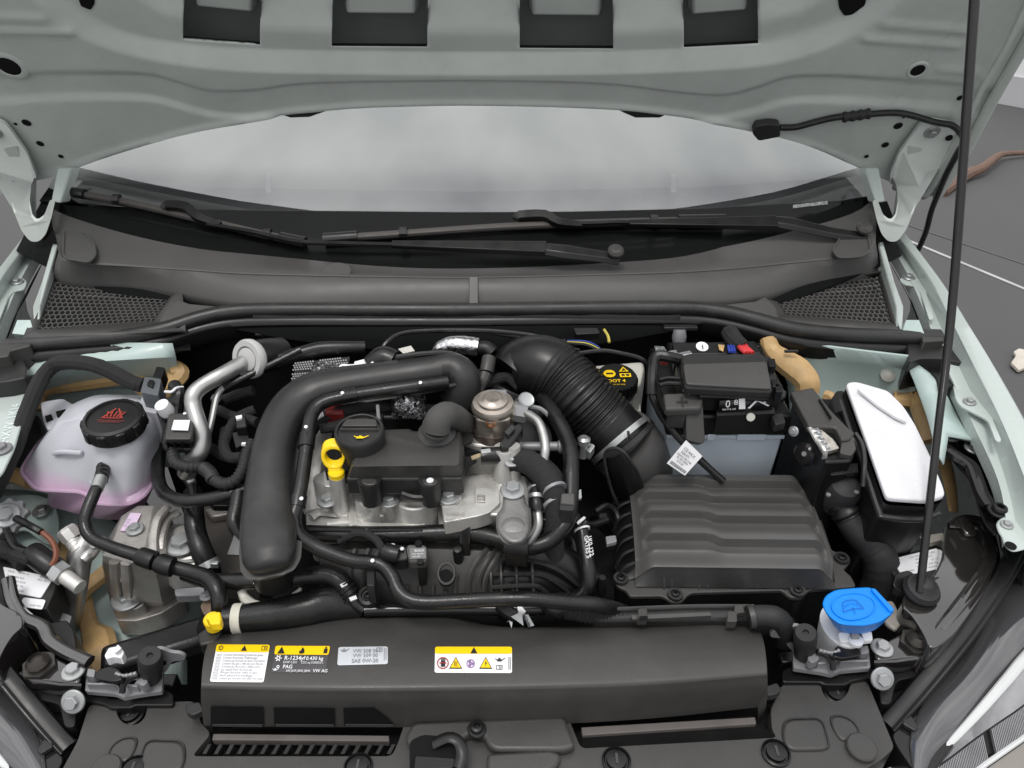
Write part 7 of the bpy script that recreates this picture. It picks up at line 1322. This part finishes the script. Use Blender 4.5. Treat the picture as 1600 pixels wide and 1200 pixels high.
# ================================================================ rear clutter between engine and bulkhead
hp_ = thing('heater_pipe', 'black pipe running level behind the pale round hub', 'pipe', P(500, 548, .92))
part('pipe', G().tube([P(405, 562, .915), P(440, 562, .92), P(470, 553, .925), P(500, 545, .928), P(540, 543, .928), P(570, 543, .925)], [.013, .012, .0105, .010, .009, .009], 12), RUB, hp_)
hs2 = thing('heat_shield', 'perforated dark heat shield behind the big air duct', 'heat shield', P(480, 575, .90))
HS = [P(455, 600, .90), P(540, 598, .90), P(545, 556, .925), P(460, 566, .925)]
part('shield', G().add([p+V((0, .004, -.004)) for p in HS], [(0, 1, 2, 3)]), PLASD, hs2)
g = G(); f_ = quadfn(*HS); random.seed(5)
for i in range(22):
    for j in range(10):
        a, b = (i+.5*(j % 2))/22, (j+.5)/10
        if .36 < a < .44 or b*.7+a*.3 > .92 or (.48 < b < .56 and a < .7): continue
        c_ = f_(a, b); r = .0013; g.add([c_+V((r*cos(k*pi/3), r*sin(k*pi/3)*.7, r*sin(k*pi/3)*.7)) for k in range(6)], [tuple(range(6))])
part('perforations', g, GREYP, hs2, kind='stuff', fixn=False)
def crumple(name, label, cat, c, rad, n, mat, seed, z, par=None):
    random.seed(seed); nu, nv_ = 22, 16; t = thing(name, label, cat, P(c[0], c[1], z))
    def fn(a, b):
        u, v = c[0]+(a-.5)*2*rad[0], c[1]+(b-.5)*2*rad[1]; e = max(0, 1-((a-.5)**2+(b-.5)**2)*4)
        return P(u+random.uniform(-2, 2), v+random.uniform(-2, 2), z+.03*e**.5+random.uniform(-.005, .005))
    part('sheet', G().sheet(fn, nu, nv_), mat, t, ang=8, fixn=False); return t
crumple('foil_wrap', 'crumpled silver foil heat wrap behind the oil separator cover', 'foil', (638, 634), (26, 20), 0, FOIL, 3, .915)
crumple('foil_sheet', 'crumpled silver foil sheet beside the perforated shield', 'foil', (508, 578), (22, 13), 0, FOIL, 8, .915)
fsv = thing('foil_sleeve', 'shiny foil sleeve on a hose at the back of the engine', 'sleeve', P(715, 545, .93))
part('sleeve', G().tube([P(676, 556, .925), P(688, 546, .935), P(705, 540, .94), P(725, 540, .94), P(747, 543, .938)], [.004, .011, .013, .0135, .0135], 16, 8, lump=.06), FOIL, fsv)
part('connector', G().tube([P(747, 544, .937), P(760, 545, .937), P(768, 552, .932)], [.010, .011, .012], 12), PLASD, fsv)
pc2 = thing('pressure_cable', 'grey-black cable plug hanging down beside the fuel pump', 'plug', P(755, 590, .92))
part('plug', G().tube([P(764, 560, .935), P(762, 572, .93), P(760, 582, .925)], .0098, 12, 3), PLASG, pc2)
part('lead', G().tube([P(759, 584, .924), P(755, 596, .918), P(752, 606, .912), P(747, 618, .905)], [.0085, .0075, .005, .003], 10), PLASG, pc2)
part('ring_pipe', G().tube([P(756, 618, .935), P(749, 628, .925), P(748, 640, .918), P(751, 650, .91)], .003, 8), STEEL, pc2)
wb = thing('white_harness', 'white wrapped harness with black clip above the big duct', 'harness', P(590, 565, .93))
part('band', G().prism(fil(PP([(552, 565, .945), (590, 555, .947), (592, 566, .943), (558, 572, .942)]), .003), .012), WHITE, wb, bev=.002)
part('ring', G().tube([P(583, 573, .935), P(598, 560, .945), P(616, 566, .942)], .0165, 16), RUB, wb)
part('white_lead', G().tube([P(528, 582, .935), P(534, 572, .94), P(548, 572, .942), P(566, 570, .945), P(574, 574, .943), P(584, 566, .948)], .0026, 6), WHITE, wb)
for q_ in ([(622, 545), (642, 540), (648, 548), (630, 552)], [(636, 554), (650, 550), (653, 555), (642, 558)]): part('label_flag', G().prism(PP(q_, .95), .001), CREAM, wb)
part('hose', G().tube([P(612, 560, .945), P(640, 566, .95), P(665, 560, .955), P(690, 552, .95)], .0075, 12, rib=(.008, .05)), RUB, wb)
rc = thing('ignition_coil', 'dark ignition wiring with a dark red connector behind the oil cap', 'wiring', P(520, 655, .90))
part('red_connector', G().box(P(526, 652, .90), (.024, .02, .03)), M('dark_red_plastic', (.16, .015, .015), .45), rc, bev=.003)
part('white_flag', G().prism(PP([(495, 648, .915), (504, 643, .915), (506, 648, .912), (496, 654, .912)]), .002), WHITE, rc)
part('loom', G().tube([P(488, 664, .90), P(510, 650, .905), P(545, 640, .91), P(580, 634, .91), P(612, 640, .90)], .008, 10, lump=.1), SLEEVE, rc)
part('loom', G().tube([P(500, 670, .90), P(530, 665, .90), P(560, 650, .90), P(600, 655, .90)], .007, 10, lump=.1), SLEEVE, rc)
part('lever', G().tube([P(590, 634, .93), P(592, 656, .93), P(596, 676, .927)], .0022, 8), GREYP, rc)
part('coil', G().box(P(605, 655, .89), (.05, .03, .03)), PLASD, rc, bev=.004)
part('coil', G().box(P(655, 655, .89), (.05, .03, .03)), PLASD, rc, bev=.004)
lo_ = thing('brake_lines', 'thin black lines looping across the dark bulkhead', 'lines', P(700, 530, .92))
for L_ in ([(590, 560, .93), (602, 538, .945), (625, 522, .95), (670, 517, .95), (760, 517, .95), (830, 524, .95), (870, 535, .945)], [(770, 520, .94), (830, 530, .94), (870, 540, .935), (905, 548, .93)], [(905, 552, .94), (940, 548, .945), (970, 552, .945), (1000, 560, .94), (1015, 572, .93)]):
    part('line', G().tube(PP(L_), .0032, 8), RUB, lo_)
wl = thing('connector_loom', 'black connectors with blue and yellow wires behind the intake hose', 'wiring', P(900, 530, .93))
part('connector', G().prism(fil(PP([(896, 512, .94), (934, 512, .94), (938, 520, .94), (900, 522, .94)]), .003), .012), PLASD, wl, bev=.002)
part('connector', G().prism(fil(PP([(868, 530, .945), (884, 528, .945), (888, 536, .945), (870, 538, .945)]), .003), .012), PLASD, wl, bev=.002)
for k, m_ in enumerate((BW, RUB, M('yellow_wire', (.5, .42, .08), .45), RUB)):
    part('wire', G().tube([P(886, 533+k, .948), P(915, 534+k*1.5, .948), P(932, 541+k*1.5, .945), P(941, 550, .94)], .0017, 6), m_, wl)
part('bare_lead', G().tube([P(944, 515, .945), P(950, 525, .943), P(952, 535, .94)], .002, 6), MATS['yellow_wire'], wl)
# dark bay hardware that fills the gaps beside the big parts
rf = thing('radiator', 'dark radiator and fan block deep behind the shroud', 'radiator', P(760, 960, .68))
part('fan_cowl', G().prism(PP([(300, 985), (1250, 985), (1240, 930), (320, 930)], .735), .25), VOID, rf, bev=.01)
part('cross_member', G().box(P(260, 1010, .71), (.14, .04, .03), Matrix.Rotation(.4, 3, 'Z')), RUB, rf, bev=.008)
random.seed(21)
hn = thing('side_harness', 'tangle of black sleeved cables between the thin pipe and the big duct', 'harness', P(380, 650, .86))
for L_ in ([(340, 640, .86), (362, 650, .868), (385, 655, .872), (402, 660, .872)], [(350, 690, .86), (362, 665, .87), (376, 650, .872), (398, 640, .876)], [(352, 672, .862), (350, 700, .858), (360, 715, .855), (378, 714, .858)], [(330, 700, .84), (350, 712, .845), (372, 716, .85)], [(396, 610, .89), (372, 616, .885), (350, 625, .88)]):
    part('cable', G().tube(PP(L_), .007, 10, lump=.12), SLEEVE, hn)
part('connector', G().prism(fil(PP([(366, 652, .885), (384, 648, .885), (386, 666, .88), (368, 668, .88)]), .003), .016), PLASD, hn, bev=.002)
part('white_tip', G().prism(fil(PP([(368, 650, .8875), (378, 648, .8875), (378, 653, .886), (369, 655, .886)]), .001), .004), WHITE, hn)
part('ribbed_block', G().prism(fil(PP([(362, 676, .868), (386, 670, .868), (390, 690, .862), (368, 700, .862)]), .003), .02), PLASD, hn, bev=.002)
part('hose_clip', G().prism(fil(PP([(366, 770, .85), (380, 764, .85), (382, 806, .84), (364, 800, .84)]), .003), .02), PLASD, hn, bev=.002)
part('drop_hose', G().tube([P(374, 770, .85), P(370, 795, .842), P(366, 815, .835), P(374, 832, .825)], .0095, 12), RUB, hn)
# small loose hardware at the back of the engine and in the dark gaps
bl2 = thing('bulkhead_pad', 'torn black insulation pad along the top of the bulkhead', 'insulation', P(520, 520, .91))
random.seed(31)
top_ = [PY(400+i*22, 510+random.uniform(-1, 1), .485) for i in range(31)]; low_ = [PY(400+i*22, (522 if i < 3 else 527 if i < 8 else 517)+random.uniform(-1.5, 2.5), .478) for i in range(31)]
part('pad', G().loft([[p+V((0, 0, .02)) for p in top_], top_, low_, [p+V((0, .03, .0)) for p in low_]]), SLEEVE, bl2, fixn=False, solid=.004)
part('pad_lip', G().tube(low_, .0018, 6, smooth=False), PLAS, bl2)
eh2 = thing('engine_harness', 'black taped engine harness crossing behind the fuel pump', 'harness', P(800, 585, .90))
for L_ in ([(560, 590, .90), (620, 575, .905), (700, 590, .90), (745, 600, .905), (790, 590, .91), (812, 605, .905)], [(735, 640, .89), (728, 618, .90), (735, 596, .905), (760, 580, .91)], [(700, 690, .88), (712, 680, .885), (730, 672, .89), (744, 660, .89)], [(826, 652, .89), (850, 640, .90), (862, 622, .90), (850, 606, .90)], [(824, 700, .87), (842, 712, .872), (860, 735, .87), (872, 752, .862)]):
    part('taped_run', G().tube(PP(L_), .0075, 10, lump=.1), SLEEVE, eh2)
for u, v, z in ((728, 630, .905), (858, 612, .905), (712, 668, .895)): part('connector', G().prism(fil(PP([(u-8, v-6), (u+9, v-8), (u+10, v+5), (u-7, v+7)], z), .002), .016), PLASD, eh2, bev=.002)
vl = thing('vacuum_line', 'thin grey vacuum line dropping past the intake hose', 'line', P(860, 690, .90))
part('line', G().tube([P(828, 636, .915), P(846, 640, .912), P(866, 660, .90), P(880, 690, .89), P(886, 720, .875), P(884, 760, .86)], .0032, 8), GREYP, vl)
part('line_clip', G().box(P(880, 690, .892), (.012, .008, .008)), PLASD, vl, bev=.001)
sr = thing('starter_wiring', 'clipped black wires and a zinc bracket low beside the intake manifold', 'wiring', P(890, 800, .82))
for L_ in ([(880, 830, .80), (892, 845, .80), (896, 870, .79), (890, 900, .78)], [(896, 800, .82), (905, 815, .815), (925, 820, .80), (948, 812, .79)], [(930, 800, .79), (948, 790, .79), (962, 800, .78), (968, 820, .77)]):
    part('wire', G().tube(PP(L_), .0045, 8, lump=.05), RUB, sr)
part('zinc_bracket', G().prism(fil(PP([(902, 768, .86), (908, 764, .86), (909, 778, .855), (903, 780, .855)]), .001), .003), STEEL, sr, bev=.0006)
for u, v, z in ((942, 806, .795), (900, 806, .82), (955, 846, .785)): part('clip', G().prism(fil(PP([(u-6, v-4), (u+6, v-5), (u+7, v+4), (u-5, v+5)], z), .002), .01), PLAS, sr, bev=.0015)
gs_ = thing('gear_selector', 'black gear cable bracket beneath the looping hose beside the big duct', 'bracket', P(330, 820, .74))
part('plate', G().prism(fil(PP([(318, 770, .80), (372, 776, .80), (372, 790, .80), (330, 790, .80)]), .004), .01), PLASD, gs_, bev=.002)
part('cable', G().tube([P(290, 745, .82), P(300, 760, .815), P(304, 780, .81)], .006, 8), RUB, gs_)
for u, v in ((300, 756), (352, 780)): part('lug', G().lathe([(0, 0), (.006, 0), (.006, .008), (.004, .010), (0, .010)], P(u, v, .815), n=12), STEEL, gs_)
